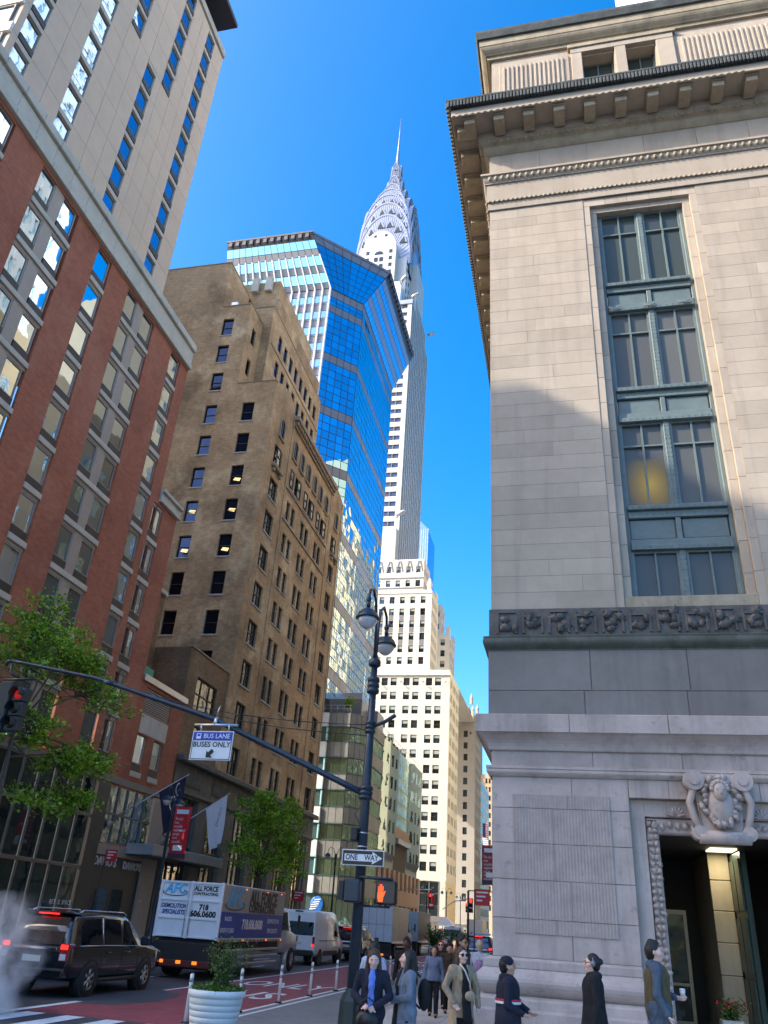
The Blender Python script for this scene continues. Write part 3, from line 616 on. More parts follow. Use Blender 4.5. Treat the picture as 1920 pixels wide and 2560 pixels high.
fx = FX(XL); PZ = 2.645
bays = [(21.95, 25.24, [(21.97, 23.15), (23.91, 25.08)]), (27.33, 28.70, [(27.37, 28.62)]), (30.68, 33.97, [(30.7, 31.88), (32.66, 33.87)]), (36.48, 37.80, [(36.5, 37.72)]), (18.3, 19.7, [(18.35, 19.6)])]
wing = [(38.42, 39.70, [(38.46, 39.62)])]
low = [(42.08, 43.32, [(42.1, 43.25)]), (44.18, 45.4, [(44.22, 45.35)])]
def bay_rects(bs, zt): return [(a, c, 8.6, zt) for a, c, _ in bs]
w = wall_mb(fx, 16.4, 38.9, 8.4, 35.25, bay_rects(bays, 35.0)+[(38.42, 38.9, 8.6, 24.6)], .16)
wall_mb(fx, 38.9, 41.45, 8.4, 24.85, [(38.9, 39.70, 8.6, 24.6)], .16, w)
wall_mb(fx, 41.45, 47.35, 8.4, 14.1, [(42.08, 43.32, 8.6, 11.1), (44.18, 45.4, 8.6, 11.1), (42.12, 45.5, 12.35, 13.85)], .16, w)
w.add([(XL, 38.9, 24.8), (XL-12, 38.9, 24.8), (XL-12, 38.9, 35.2), (XL, 38.9, 35.2)], [(0, 1, 2, 3)]); w.add([(XL, 41.45, 14), (XL-12, 41.45, 14), (XL-12, 41.45, 24.8), (XL, 41.45, 24.8)], [(0, 1, 2, 3)])
w.add([(XL, 16.4, 0), (XL-30, 16.4, 0), (XL-30, 16.4, 35.2), (XL, 16.4, 35.2)], [(0, 1, 2, 3)])
w.add([(XL, 38.9, 24.84), (XL, 41.45, 24.84), (XL-12, 41.45, 24.84), (XL-12, 38.9, 24.84)], [(0, 1, 2, 3)]); w.add([(XL, 16.4, 35.2), (XL, 38.9, 35.2), (XL-30, 38.9, 35.2), (XL-30, 16.4, 35.2)], [(0, 1, 2, 3)])
w.add([(XL, 41.45, 14.1), (XL, 47.35, 14.1), (XL-12, 47.35, 14.1), (XL-12, 41.45, 14.1)], [(0, 1, 2, 3)]); w.add([(XL, 47.35, 0), (XL-12, 47.35, 0), (XL-12, 47.35, 14.1), (XL, 47.35, 14.1)], [(0, 1, 2, 3)])
w.build('brick_wall', BRED, hotel)
FX0 = lambda u, v, d: (d, u, v)
CURT = pm('curtain', (.22, .24, .24), .9, var=.2, scale=9)
def hotel_win(u0, u1, z0, hgt_=1.70, gl=GLH):
    hw = window_meshes('hotel'+gl.name, FX0, round(u1-u0, 2), hgt_, .06, TAUPE, gl, deep=.07)
    return put_window(hotel, fx, u0, z0, .15, hw)
def bay_floor(bs, z0):
    for a, c, wins in bs:
        boxpart('sill', hotel, XL-.14, XL+.05, a+.005, c-.005, z0, z0+.30, CREAM, .012)
        for i, (u0, u1) in enumerate(wins):
            hotel_win(u0, u1, z0+.76)
            boxpart('air_grille', hotel, XL-.12, XL-.02, u0+.03, u1-.03, z0+.31, z0+.75, GRILL, .012)
        if len(wins) == 2: boxpart('mullion_panel', hotel, XL-.14, XL-.05, wins[0][1]+.01, wins[1][0]-.01, z0+.31, z0+PZ-.01, TAUPE, .02)
        boxpart('window_head', hotel, XL-.15, XL-.06, a+.01, c-.01, z0+2.47, z0+PZ-.005, TAUPE, .01)
for k in range(10):
    bay_floor(bays, 32.55-PZ*k)
    if k >= 4: bay_floor(wing, 32.55-PZ*k-.02)
bay_floor(low, 8.72)
for a, c in ((42.12, 43.25), (43.27, 44.4), (44.42, 45.5)): boxpart('white_panel', hotel, XL-.05, XL+.03, a, c-.01, 11.2, 12.3, CREAM2, .01)
for k in range(11): boxpart('louvre_blade', hotel, XL-.14, XL-.03, 42.14, 45.48, 12.38+k*.134, 12.45+k*.134, TAUPE)
boxpart('louvre_backing', hotel, XL-.5, XL-.15, 42.12, 45.5, 12.35, 13.85, GRILL)
# cornices
def cornice(par, x, ya, yb, z0, z1, proj, mt, seg=1.55):
    hh = z1-z0; n = max(1, round((yb-ya)/seg)); s = (yb-ya)/n
    for i in range(n):
        a, c = ya+i*s, ya+(i+1)*s
        boxpart('cornice_panel', par, x-.3, x+proj*.45, a+.006, c-.006, z0+hh*.22, z0+hh*.72, mt, .012)
        boxpart('cornice_cap', par, x-.3, x+proj, a+.003, c-.003, z0+hh*.74, z1, mt, .03)
        boxpart('cornice_base', par, x-.3, x+proj*.75, a+.003, c-.003, z0, z0+hh*.2, mt, .02)
cornice(hotel, XL, 16.2, 38.9, 35.22, 37.25, .34, CREAM2)
cornice(hotel, XL, 38.92, 41.6, 24.85, 25.75, .3, CREAM2, 1.3)
boxpart('parapet_coping', hotel, XL-.4, XL+.12, 41.46, 47.4, 14.11, 14.5, ALU, .02)
boxpart('sign_board_green', hotel, XL-1.2, XL-.6, 41.6, 43.6, 14.5, 15.3, pm('green_tarp', (.05, .3, .2), .6), .05)
# tower of beige panels
XT = XL-.12; TP = 2.37
tw = MB(); tw.box(XT-14, XT-.2, 17.62, 34.15, 36.9, 63.4); tw.build('tower_core', TAUPE, hotel)
colsE, colsD, colsA = (18.0, 19.08), (21.68, 22.82), (31.58, 32.66)
colB, colB2, colC = (26.58, 27.64), (24.24, 25.32), (28.33, 29.38)
fxt = FX(XT)
def tower_win(u0, u1, wb, grille=True):
    w_ = window_meshes('tower', FX0, round(u1-u0, 2), 1.47, .045, TAUPE, GLHT, deep=.06); put_window(hotel, fxt, u0, wb, .14, w_)
    boxpart('window_strip', hotel, XT-.14, XT+.03, u0-.03, u1+.03, wb+1.51, wb+1.84, CREAM, .012)
    if grille: boxpart('air_grille', hotel, XT-.12, XT+.05, u0+.0, u1-.0, wb-.47, wb-.03, GRILL, .025)
    else: boxpart('glass_spandrel', hotel, XT-.13, XT-.08, u0, u1, wb-.45, wb-.02, GLHT)
for j in range(11):
    wb = 37.46+TP*j; zt = wb+1.92; zb = zt-TP
    upper = j >= 6
    wc = [colsE, colsD, colsA]+([colB2, colC] if upper else [colB])
    for c in wc: tower_win(c[0], c[1], wb, c is not colsD)
    seams = [17.6, 20.45, 24.16, 25.4, 29.5, 30.6, 34.18]+([26.6, 28.25] if upper else [28.3])
    cuts = sorted(seams+[x for c in wc for x in c])
    for a, c in zip(cuts[:-1], cuts[1:]):
        mid = (a+c)/2
        if any(q[0] < mid < q[1] for q in wc) or c-a < .06: continue
        boxpart('facade_panel', hotel, XT-.19, XT, round(a+.008, 3), round(c-.008, 3), round(max(zb, 36.9)+.008, 3), round(zt-.008, 3), BEIGE, .006)
    for c in wc: pass
boxpart('roof_band', hotel, XT-.6, XT+.06, 17.5, 34.3, 63.42, 64.1, CREAM, .02)
boxpart('roof_canopy', hotel, XT-6, XT+1.3, 22.0, 33.2, 65.35, 65.75, pm('dark_canopy', (.03, .03, .045), .5), .04)
for yy in (24.5, 27.5, 30.5): boxpart('canopy_lamp', hotel, XT+.5, XT+.62, yy, yy+.12, 65.33, 65.349, emis('canopy_light', (1, .85, .5), 6))
boxpart('roof_core', hotel, XT-12, XT-1.2, 20, 32.6, 64.1, 65.4, TAUPE)
# sunlit narrow end of the tower
fyt = FY(17.6)
for j in range(11):
    wb = 37.46+TP*j
    for i, xa in enumerate((-26.7, -29.2, -31.7)):
        w_ = window_meshes('towerend', lambda u, v, d: (u, -d, v), 1.7, 1.6, .06, CREAM, GLHT); put_window(hotel, fyt, xa, wb, -.02, w_)
    boxpart('end_panel', hotel, XT-12, XT-.01, 17.45, 17.61, wb+1.63, wb+TP-.03, pm('white_metal_panel', (.7, .68, .64), .5), .01)
# shop front below
SFG = glass('shopfront_glass', (.45, .55, .55), .16, (.018, .028, .028), .02, .8, .5)
SFM = pm('shopfront_metal', (.16, .16, .15), .45, .3)
DKST = pm('dark_shop_stone', (.035, .034, .034), .4, var=.2)
boxpart('shop_belt', hotel, XL-.2, XL+.12, 16.4, 47.3, 8.05, 8.42, SFM, .02)
for zz in (6.15, 3.7): boxpart('shop_transom', hotel, XL-.1, XL+.06, 20, 40.0, zz, zz+.14, SFM, .01)
ys = [20.0+1.27*i for i in range(16)]
for i, y0 in enumerate(ys[:-1]):
    boxpart('shop_mullion', hotel, XL-.1, XL+.05, y0-.04, y0+.04, .2, 8.05, SFM)
    for za, zb in ((.3, 3.68), (3.86, 6.13), (6.31, 8.03)): boxpart('shop_pane', hotel, XL-.06, XL-.04, y0+.05, y0+1.21, za, zb, SFG)
boxpart('shop_pier', hotel, XL-.3, XL+.1, 39.1, 40.3, .2, 8.04, DKST, .02)
for i in range(5):     # glazed bay over the restaurant door
    y0 = 40.4+i*1.0
    for za, zb in ((5.1, 6.5), (6.58, 7.95)): boxpart('bay_pane', hotel, XL-.04, XL-.02, y0+.03, y0+.97, za, zb, glass('bay_glass', (.6, .7, .75), .4, (.03, .05, .05), .06, 1.2))
    boxpart('bay_mullion', hotel, XL-.1, XL+.06, y0-.03, y0+.03, 5.0, 8.0, SFM)
boxpart('bay_transom', hotel, XL-.1, XL+.05, 40.4, 45.4, 6.49, 6.59, SFM)
boxpart('bay_panel', hotel, XL-.1, XL+.05, 40.35, 45.5, 4.5, 5.0, TAUPE, .01); boxpart('bay_panel', hotel, XL-.1, XL+.08, 45.5, 47.2, .2, 8.0, TAUPE, .01)
boxpart('restaurant_wall', hotel, XL-.4, XL-.05, 40.3, 45.5, .2, 4.48, DKST)
for ya in (41.2, 42.9): boxpart('restaurant_door', hotel, XL-.06, XL+.0, ya, ya+1.1, .2, 2.9, SFG, .02)
boxpart('entrance_canopy', hotel, XL, XL+1.7, 43.3, 53.3, 4.72, 5.28, pm('grey_canopy', (.30, .32, .35), .4, .3), .03)
boxpart('canopy_soffit', hotel, XL, XL+1.6, 43.4, 53.2, 4.66, 4.715, DKST)
LETW = pm('sign_letters', (.55, .55, .55), .4, .3)
lettering('sign_lettering', "DAVIO'S", .62, LETW, hotel, (XL+.03, 41.4, 4.15), FACE_X, ext=.03, bold=.01)
lettering('sign_lettering', "DAVIO'S", .55, LETW, hotel, (XL+.03, 44.35, 4.1), FACE_X, ext=.03, bold=.01)
boxpart('lease_poster', hotel, XL-.035, XL-.025, 37.75, 38.85, 1.35, 1.85, SIGNR)
lettering('poster_lettering', "RETAIL SPACE", .30, SIGNW, hotel, (XL-.03, 38.2, 2.1), FACE_X, ext=.002); lettering('poster_lettering', "FOR LEASE", .30, SIGNW, hotel, (XL-.02, 38.25, 1.6), FACE_X, ext=.002)
lettering('house_number', "447", .26, LETW, hotel, (XL+.09, 45.9, 2.4), FACE_X, ext=.005)
# ---------------------------------------------------------------- brown brick office tower
BTAN = brick('tan_brick', (0.44, 0.28, 0.14), (0.57, 0.385, 0.21), (0.40, 0.27, 0.16), stain_dapple=(.74, .58, .36), sa=.85, dark=.75)  # pale mottling: brick bloom, with light off opposite windows painted in
TRIM = pm('tan_terracotta', (.33, .25, .165), .8, var=.15, scale=2, dirt=.3)
SILL = pm('grey_sill', (.42, .40, .37), .8, var=.1)
DKF = pm('dark_brown_frame', (.03, .024, .02), .5)
GLB = glass('office_glass', (.14, .22, .45), .10, (.008, .009, .014), .02, 1.2, .5, blend=.2)
GLBF = glass('office_front_glass', (.62, .62, .6), .25, (.02, .02, .02), .05, 1.3, .5)
bt = thing('brown_brick_tower', 'brown brick office tower with arched top windows between hotel and blue glass tower', 'building', (XL, 53.5, .15))
fs = FY(53.5); ff = FX(XL); FY0 = lambda u, v, d: (u, -d, v)
rows = [41.25-3.345*k for k in range(10)]
RH = 2.03
front = [(55.45, 57.42, (1/3, 2/3)), (60.05, 61.05, ()), (61.45, 62.45, ()), (64.4, 65.4, ()), (65.75, 66.7, ()), (68.75, 69.75, ()), (70.05, 71.0, ()), (74.15, 76.0, (.5,))]
side = [(-27.4, -26.25), (-31.05, -29.9)]
rects_s = [(a, b_, z, z+RH) for a, b_ in side for z in rows]+[(a, b_, z, z+2.08) for a, b_ in side[1:] for z in (44.93, 48.25, 51.58)]
wm = wall_mb(fs, -40, -28.3, 0, 55.25, rects_s, .28); wall_mb(fs, -28.3, XL, 0, 45.5, rects_s, .28, wm)
# upper stages
ZR = 45.5
wall_mb(fs, -40, -31.45, 55.25, 61.3, [], .2, wm)
rows_f = [z for z in rows[1:]]
rects_f = [(a, b_, z, z+(RH if True else 0)) for a, b_, _ in front for z in rows_f if not (z > 38.5)]
wall_mb(ff, 53.5, 77.35, 10.9, 45.4, rects_f, .28, wm)
wm.add([ff(53.5, 45.4, 0), ff(53.7, 45.5, 0), ff(55.6, 46.5, 0), ff(57.4, 46.8, 0), ff(58.5, 46.3, 0), ff(59.2, 45.4, 0)], [(0, 1, 2, 3, 4, 5)]); wm.add([ff(73.3, 45.4, 0), ff(74.2, 46.0, 0), ff(75.6, 46.0, 0), ff(77.35, 45.4, 0)], [(0, 1, 2, 3)])
wm.add([(XL, 77.35, 0), (XL-16, 77.35, 0), (XL-16, 77.35, 55), (XL, 77.35, 45.4)], [(0, 1, 2, 3)]); wm.add([(XL, 53.5, 45.4), (XL, 77.35, 45.4), (-31, 77.35, 45.4), (-31, 53.5, 45.4)], [(0, 1, 2, 3)])
# first set-back: flush end pavilion (east face at x=-28.3) and long upper block (front at x=-27.3)
y2, xf = 56.6, -27.35
r3 = [(54.55, 55.4, z, z+1.9) for z in (47.6, 51.3)]
wall_mb(FX(-28.3), 53.5, y2, ZR, 55.25, r3, .25, wm)
wm.add([(-40, 53.5, 55.25), (-28.3, 53.5, 55.25), (-28.3, 60, 55.25), (-40, 60, 55.25)], [(0, 1, 2, 3)])
up = [(58.9+i*1.75, 58.9+i*1.75+.95, z, z+1.9) for i in range(8) for z in (47.3, 50.6, 53.9)]
wall_mb(FX(xf), y2, 73.4, ZR, 57.6, up, .22, wm)
wm.add([(xf, y2, ZR), (-31.4, y2, ZR), (-31.4, y2, 57.6), (xf, y2, 57.6)], [(0, 1, 2, 3)]); wm.add([(xf, y2, 57.6), (xf, 73.4, 57.6), (-40, 73.4, 57.6), (-40, y2, 57.6)], [(0, 1, 2, 3)])
wm.add([(xf, 73.4, ZR), (-40, 73.4, ZR), (-40, 73.4, 57.6), (xf, 73.4, 57.6)], [(0, 1, 2, 3)])
# top stages
wm.add([(-31.45, 53.5, 55.25), (-31.45, 58.6, 55.25), (-31.45, 58.6, 61.3), (-31.45, 53.5, 61.3)], [(0, 1, 2, 3)]); wm.add([(-40, 53.5, 61.3), (-31.45, 53.5, 61.3), (-31.45, 62, 61.3), (-40, 62, 61.3)], [(0, 1, 2, 3)])
wm.box(-34.5, -29.0, 60.5, 72.5, 57.0, 65.2); wm.box(-35, -27.75, 58.4, 73.2, 57.0, 60.4)
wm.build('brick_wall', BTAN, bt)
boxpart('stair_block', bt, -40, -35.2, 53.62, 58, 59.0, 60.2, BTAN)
# coping stones
for x0, x1, y0, y1, z in ((-28.3, XL+.06, 53.44, 53.9, 45.5), (-31.45, -28.24, 53.44, 53.8, 55.26), (-40, -31.4, 53.44, 53.8, 61.31), (-28.6, -28.24, 53.8, y2, 55.26), (xf-.3, xf+.06, y2-.06, 73.4, 57.61), (-31.75, -31.39, 53.8, 58.6, 61.31), (-31.4, xf-.3, y2-.06, y2+.3, 57.61)):
    boxpart('coping', bt, x0, x1, y0, y1, z, z+.12, TRIM, .02)
copper = MB().add([(-34.2, 61, 65.2), (-29.3, 61, 65.2), (-29.3, 72, 65.2), (-34.2, 72, 65.2), (-33.2, 63, 67.0), (-30.2, 63, 67.0), (-30.2, 70, 67.0), (-33.2, 70, 67.0)], [(0, 1, 5, 4), (1, 2, 6, 5), (2, 3, 7, 6), (3, 0, 4, 7), (4, 5, 6, 7)])
copper.build('copper_roof', pm('verdigris_copper', (.28, .45, .38), .7, var=.15), bt)
for x in (-32.2, -30.6): boxpart('roof_cabinet', bt, x, x+.8, 60.0, 60.45, 63.6, 65.6, CREAM2, .03)
b = MB(); b.tube([(-31.3, 55.6, 55.3), (-31.2, 55.7, 57.2), (-31.3, 55.4, 57.6)], .09, 8); b.tube([(-37.9, 54.5, 60.2), (-37.7, 54.5, 62.2), (-37.2, 54.5, 62.4), (-36.3, 54.5, 60.6)], .12, 8); b.build('flue_pipe', BLACK, bt)
boxpart('air_conditioner', bt, -30.6, -29.9, 53.6, 54.4, 55.38, 55.9, ALU, .03)
# windows
wl = window_meshes('bt_side', FY0, 1.15, RH, .05, DKF, GLB, bars_v=(.5,), bw=.05); wl2 = window_meshes('bt_side', FY0, 1.15, 2.08, .05, DKF, GLB, bars_v=(.5,), bw=.05)
lit = {(0, 2), (0, 3), (1, 3), (0, 4), (1, 4)}
LAMPP = MB().add([(.25, -.035, .75), (.85, -.035, .62), (.95, -.035, .92), (.38, -.035, 1.0)], [(0, 1, 2, 3)]).mesh('ceiling_lamp', WARM_E)
for i, (a, b_) in enumerate(side):
    for k, z in enumerate(rows):
        o = put_window(bt, fs, a, z, .26, wl); boxpart('sill', bt, a-.08, b_+.08, 53.42, 53.6, z-.13, z-.005, SILL, .01)
        if (i, k) in lit: link('ceiling_lamp', LAMPP, o, loc=(0, 0, .25 if k % 2 else -.1))
    if i:
        for z in (44.93, 48.25, 51.58): put_window(bt, fs, a, z, .26, wl2); boxpart('sill', bt, a-.08, b_+.08, 53.42, 53.6, z-.13, z-.005, SILL, .01)
for a, b_, bars in front:
    ms = window_meshes('bt_front%d' % len(bars), FX0, round(b_-a, 2), RH, .055, DKF, GLBF, bars_u=bars, bars_v=(.52,), bw=.06)
    for z in rows_f:
        if z > 38.5: continue
        put_window(bt, ff, a, z, .24, ms); boxpart('sill', bt, XL-.1, XL+.09, a-.08, b_+.08, z-.13, z-.005, SILL, .01)
mr = window_meshes('bt_r', FX0, .95, 1.9, .05, DKF, GLB, bars_v=(.5,)); me_ = window_meshes('bt_e', FX0, .85, 1.9, .05, DKF, GLB)
for i in range(8):
    for z in (47.3, 50.6, 53.9): put_window(bt, FX(xf), 58.9+i*1.75, z, .2, mr)
for z in (47.6, 51.3): put_window(bt, FX(-28.3), 54.55, z, .22, me_)
boxpart('string_band', bt, xf-.05, xf+.08, y2+.5, 73.3, 53.2, 53.35, TRIM, .02)
# arched windows of the top floor with moulded surrounds
def arch_meshes(w_, h_):
    n = 10; r_ = w_/2
    def outline(g): return [(r_+(r_+g)*math.cos(math.pi*i/n), h_-r_+(r_+g)*math.sin(math.pi*i/n)) for i in range(n+1)]
    p = MB(); o_ = [(0, 0), (w_, 0)]+outline(0); p.add([FX0(u, v, .02) for u, v in o_], [tuple(range(len(o_)))])
    s = MB(); inn = [(w_, 0)]+outline(0)+[(0, 0)]; out = [(w_+.14, 0)]+outline(.14)+[(-.14, 0)]
    for i in range(len(inn)-1):
        q = [inn[i], out[i], out[i+1], inn[i+1]]; s.prism(q, FX0, 0, .12)
    s.prism([(-.25, -.16), (w_+.25, -.16), (w_+.25, 0), (-.25, 0)], FX0, 0, .16)
    s.prism([(r_-.03, 0), (r_+.03, 0), (r_+.03, h_-.02), (r_-.03, h_-.02)], FX0, .02, .05)
    return s.mesh('arched_window', TRIM), p.mesh('pane', GLB)
am = arch_meshes(.98, 1.95)
for y0 in (56.0, 59.9, 62.05, 64.2, 66.4, 68.5, 70.7, 74.8):
    o = wlink('arched_window', am[0], bt, (XL+.003, y0, 41.1)); link('pane', am[1], o)
    o = put_window(bt, ff, y0+.02, 38.1, -.02, window_meshes('bt_m', FX0, .95, 1.8, .06, DKF, GLBF, bars_v=(.5,)))
for y0 in (55.3, 74.3): boxpart('balconet', bt, XL, XL+.35, y0, y0+2.2, 37.5, 37.75, TRIM, .04); boxpart('balconet_corbel', bt, XL, XL+.25, y0+.2, y0+.5, 37.1, 37.49, TRIM, .03); boxpart('balconet_corbel', bt, XL, XL+.25, y0+1.7, y0+2.0, 37.1, 37.49, TRIM, .03)
for zz, h_ in ((37.45, .16), (34.25, .14)): boxpart('string_course', bt, XL, XL+.12, 59.2, 72.5, zz, zz+h_, TRIM, .03)
for yy in (53.5, 58.9, 72.7, 77.05): boxpart('pilaster', bt, XL, XL+.07, yy, yy+.28, 11.2, 45.3, BTAN)
boxpart('cornice', bt, XL, XL+.5, 59.2, 73.3, 45.0, 45.5, TRIM, .05); boxpart('cornice_bed', bt, XL, XL+.2, 59.25, 73.25, 44.3, 44.45, TRIM, .02)
for i in range(28): boxpart('cornice_bracket', bt, XL, XL+.38, 59.4+i*.5, 59.62+i*.5, 44.55, 44.99, TRIM, .03)
# low annex beside the hotel and dark stone base
BTAN2 = brick('annex_brick', (.22, .13, .06), (.30, .19, .10), (.2, .14, .09), stain_dapple=(.5, .42, .25), sa=.3, dark=.5)
ax = wall_mb(FX(XL-.05), 46.9, 53.45, 11.0, 17.95, [(48.5, 51.9, 14.2, 16.35), (49.2, 51.0, 11.4, 13.2)], .25)
ax.add([(XL-.05, 46.9, 11), (-34, 46.9, 11), (-34, 46.9, 17.95), (XL-.05, 46.9, 17.95)], [(0, 1, 2, 3)]); ax.add([(XL-.05, 46.9, 17.95), (XL-.05, 53.5, 17.95), (-34, 53.5, 17.95), (-34, 46.9, 17.95)], [(0, 1, 2, 3)])
ax.build('annex_wall', BTAN2, bt); boxpart('coping', bt, XL-.4, XL+.03, 46.85, 53.4, 17.96, 18.08, TRIM, .02)
put_window(bt, FX(XL-.05), 48.5, 14.2, .2, window_meshes('annex', FX0, 3.4, 2.15, .06, DKF, GLBF, bars_u=(.3, .7), bars_v=(.5,), bw=.06)); put_window(bt, FX(XL-.05), 49.2, 11.4, .2, window_meshes('annex2', FX0, 1.8, 1.8, .06, DKF, GLBF, bars_u=(.5,)))
boxpart('roof_shed', bt, -34, -27.3, 46.0, 46.88, 14.3, 21.6, BTAN2); boxpart('shed_coping', bt, -34, -27.1, 45.8, 46.9, 21.6, 21.95, CREAM2, .05)
DST = stone('dark_base_stone', (.10, .095, .085), (.17, .16, .14), (.05, .05, .045), 1.5, .05, .6)
bs_ = wall_mb(FX(XL+.06), 47.4, 77.6, .1, 11.0, [(48.2+i*4.9, 51.6+i*4.9, .2, 8.6) for i in range(6)], .5); bs_.build('base_wall', DST, bt)
boxpart('base_cornice', bt, XL+.06, XL+.5, 47.4, 77.9, 10.6, 10.98, DST, .06); boxpart('base_band', bt, XL+.06, XL+.2, 47.4, 77.7, 8.75, 8.95, DST, .03)
for i in range(6):
    y0 = 48.3+i*4.9; boxpart('frieze_panel', bt, XL+.06, XL+.12, y0+.2, y0+3.1, 9.3, 10.3, DST, .03)
    for q in range(9): boxpart('frieze_flute', bt, XL+.12, XL+.16, y0+.4+q*.3, y0+.55+q*.3, 9.42, 10.18, DST, .01)
GSH = glass('tall_shop_glass', (.85, .8, .72), .5, (.03, .03, .03), .03, .6, .6)
for i in range(6):
    y0 = 48.2+i*4.9; xw = XL-.25
    for q in range(4):
        for za, zb in ((.3, 3.4), (3.7, 5.5), (5.7, 8.5)): boxpart('shop_pane', bt, xw-.02, xw, y0+.06+q*.85, y0+.80+q*.85, za, zb, GSH)
        boxpart('shop_mullion', bt, xw-.05, xw+.08, y0+q*.85-.02, y0+q*.85+.05, .2, 8.6, DKF)
    for za in (3.42, 5.5): boxpart('shop_transom', bt, xw-.05, xw+.10, y0+.05, y0+3.4, za, za+.2, DKF)
# ---------------------------------------------------------------- buildings outside the frame: they shade the street and show in the glass
OFFW = pm('office_limestone', (.55, .48, .36), .8, var=.08, scale=.5)
def plain_block(name, label, x0, x1, y0, y1, z1, mt, face, pitch=3.6, wp=3.0, cat='building'):
    t = thing(name, label, cat, ((x0+x1)/2, (y0+y1)/2, 0)); b = MB(); b.box(x0, x1, y0, y1, 0, z1); b.build('wall', mt, t)
    g = MB()
    nz = int((z1-5)/pitch)
    for k in range(nz):
        z = 5+k*pitch
        if face == 'w':
            for i in range(int((y1-y0-1)/wp)): g.add([(x0-.02, y0+1+i*wp, z), (x0-.02, y0+1+i*wp+wp*.45, z), (x0-.02, y0+1+i*wp+wp*.45, z+1.9), (x0-.02, y0+1+i*wp, z+1.9)], [(0, 1, 2, 3)])
        else:
            for i in range(int((x1-x0-1)/wp)): g.add([(x0+1+i*wp, y1+.02, z), (x0+1+i*wp+wp*.45, y1+.02, z), (x0+1+i*wp+wp*.45, y1+.02, z+1.9), (x0+1+i*wp, y1+.02, z+1.9)], [(0, 1, 2, 3)])
    g.build('windows', GLBF, t, kind='stuff', fix=False); return t
plain_block('unseen_corner_shade_block', 'pale office block across the side street, unseen, sized to cast the shadow edge opposite', -70, -33.1, -45, -1.0, 40.2, OFFW, 'n')  # unseen block, sized so its shadow edge falls across the stone face
plain_block('limestone_office_block', 'tall cream limestone office block mirrored in the blue glass tower', 3, 40, 78, 140, 84, OFFW, 'w')
plain_block('tan_office_block', 'long tan office block facing the brown tower, mirrored in shop windows', 2, 36, 40, 74, 52, pm('tan_stone', (.40, .31, .19), .8, var=.1, scale=.4), 'w')
plain_block('far_office_block', 'cream office block farther down the near side of the avenue', -1.2, 36, 150, 260, 104, pm('yellow_limestone', (.68, .57, .34), .8, var=.1, scale=.3), 'w')
plain_block('unseen_shade_slab', 'tall unseen slab added behind the hotel to shade the brown tower', -92, -55.5, 22, 45, 98, OFFW, 'n')  # unseen slab put in to keep the sun off the brown side wall
# ---------------------------------------------------------------- blue glass tower with chamfered corner and flared top
GLT = glass('tower_blue_glass', (.34, .60, .78), .8, (.01, .03, .06), .012, .5, .3)
GLT2 = glass('tower_mirror_glass', (.62, .76, .86), .84, (.02, .03, .05), .02, .45, .3)
SPAN = pm('grey_spandrel', (.20, .20, .22), .35, .2, var=.05, rvar=.06, bump=0)
SPAN2 = pm('dark_mullion', (.045, .05, .055), .4, .3, bump=0)
FIN = pm('white_fin', (.72, .76, .78), .4, var=.03, bump=0)
gt = thing('blue_glass_tower', 'tall blue mirror-glass office tower with chamfered corner and flared crown', 'building', (-40, 100, .15))
A0, B0 = Vector((-34.4, 90.75)), Vector((-30.0, 95.2)); A1, B1 = Vector((-37.6, 87.6)), Vector((-26.8, 98.4))
ZK, ZT, XW, YE = 93.65, 103.35, -53.0, 119.0
core = MB()
core.add([(XW, 90.75, 25), (A0.x, A0.y, 25), (B0.x, B0.y, 25), (B0.x, YE, 25), (XW, YE, 25), (XW, 90.75, ZK), (A0.x, A0.y, ZK), (B0.x, B0.y, ZK), (B0.x, YE, ZK), (XW, YE, ZK),
          (XW, 87.6, ZT), (A1.x, A1.y, ZT), (B1.x, B1.y, ZT), (B1.x, YE+2.5, ZT), (XW, YE+2.5, ZT)],
         [(0, 1, 6, 5), (1, 2, 7, 6), (2, 3, 8, 7), (3, 4, 9, 8), (5, 6, 11, 10), (6, 7, 12, 11), (7, 8, 13, 12), (8, 9, 14, 13), (10, 11, 12, 13, 14), (4, 0, 5, 10, 14, 9)])
core.build('tower_frame', SPAN2, gt)
def quadpane(p00, p10, p11, p01, out, g=.075, lift=.05):
    """pane mesh data inset in a cell of the curtain wall"""
    c = (p00+p10+p11+p01)/4
    q = [c+(p-c)*(1-g/max(.3, (p-c).length))+out*lift for p in (p00, p10, p11, p01)]
    return c, q
def vrows(z0, z1):
    """(za,zb,is_spandrel) from the kink downwards with the measured rhythm"""
    rows_ = [(92.0, 93.6, 1), (91.2, 92.0, 0), (90.4, 91.2, 0), (88.85, 90.4, 1)]; z = 88.85
    while z > z0:
        for i in range(6): rows_.append((z-1.38, z, 0)); z -= 1.38
        rows_.append((z-1.55, z, 1)); z -= 1.55
    return [r for r in rows_ if r[0] > z0 and r[1] < z1]
NPANE = [0]
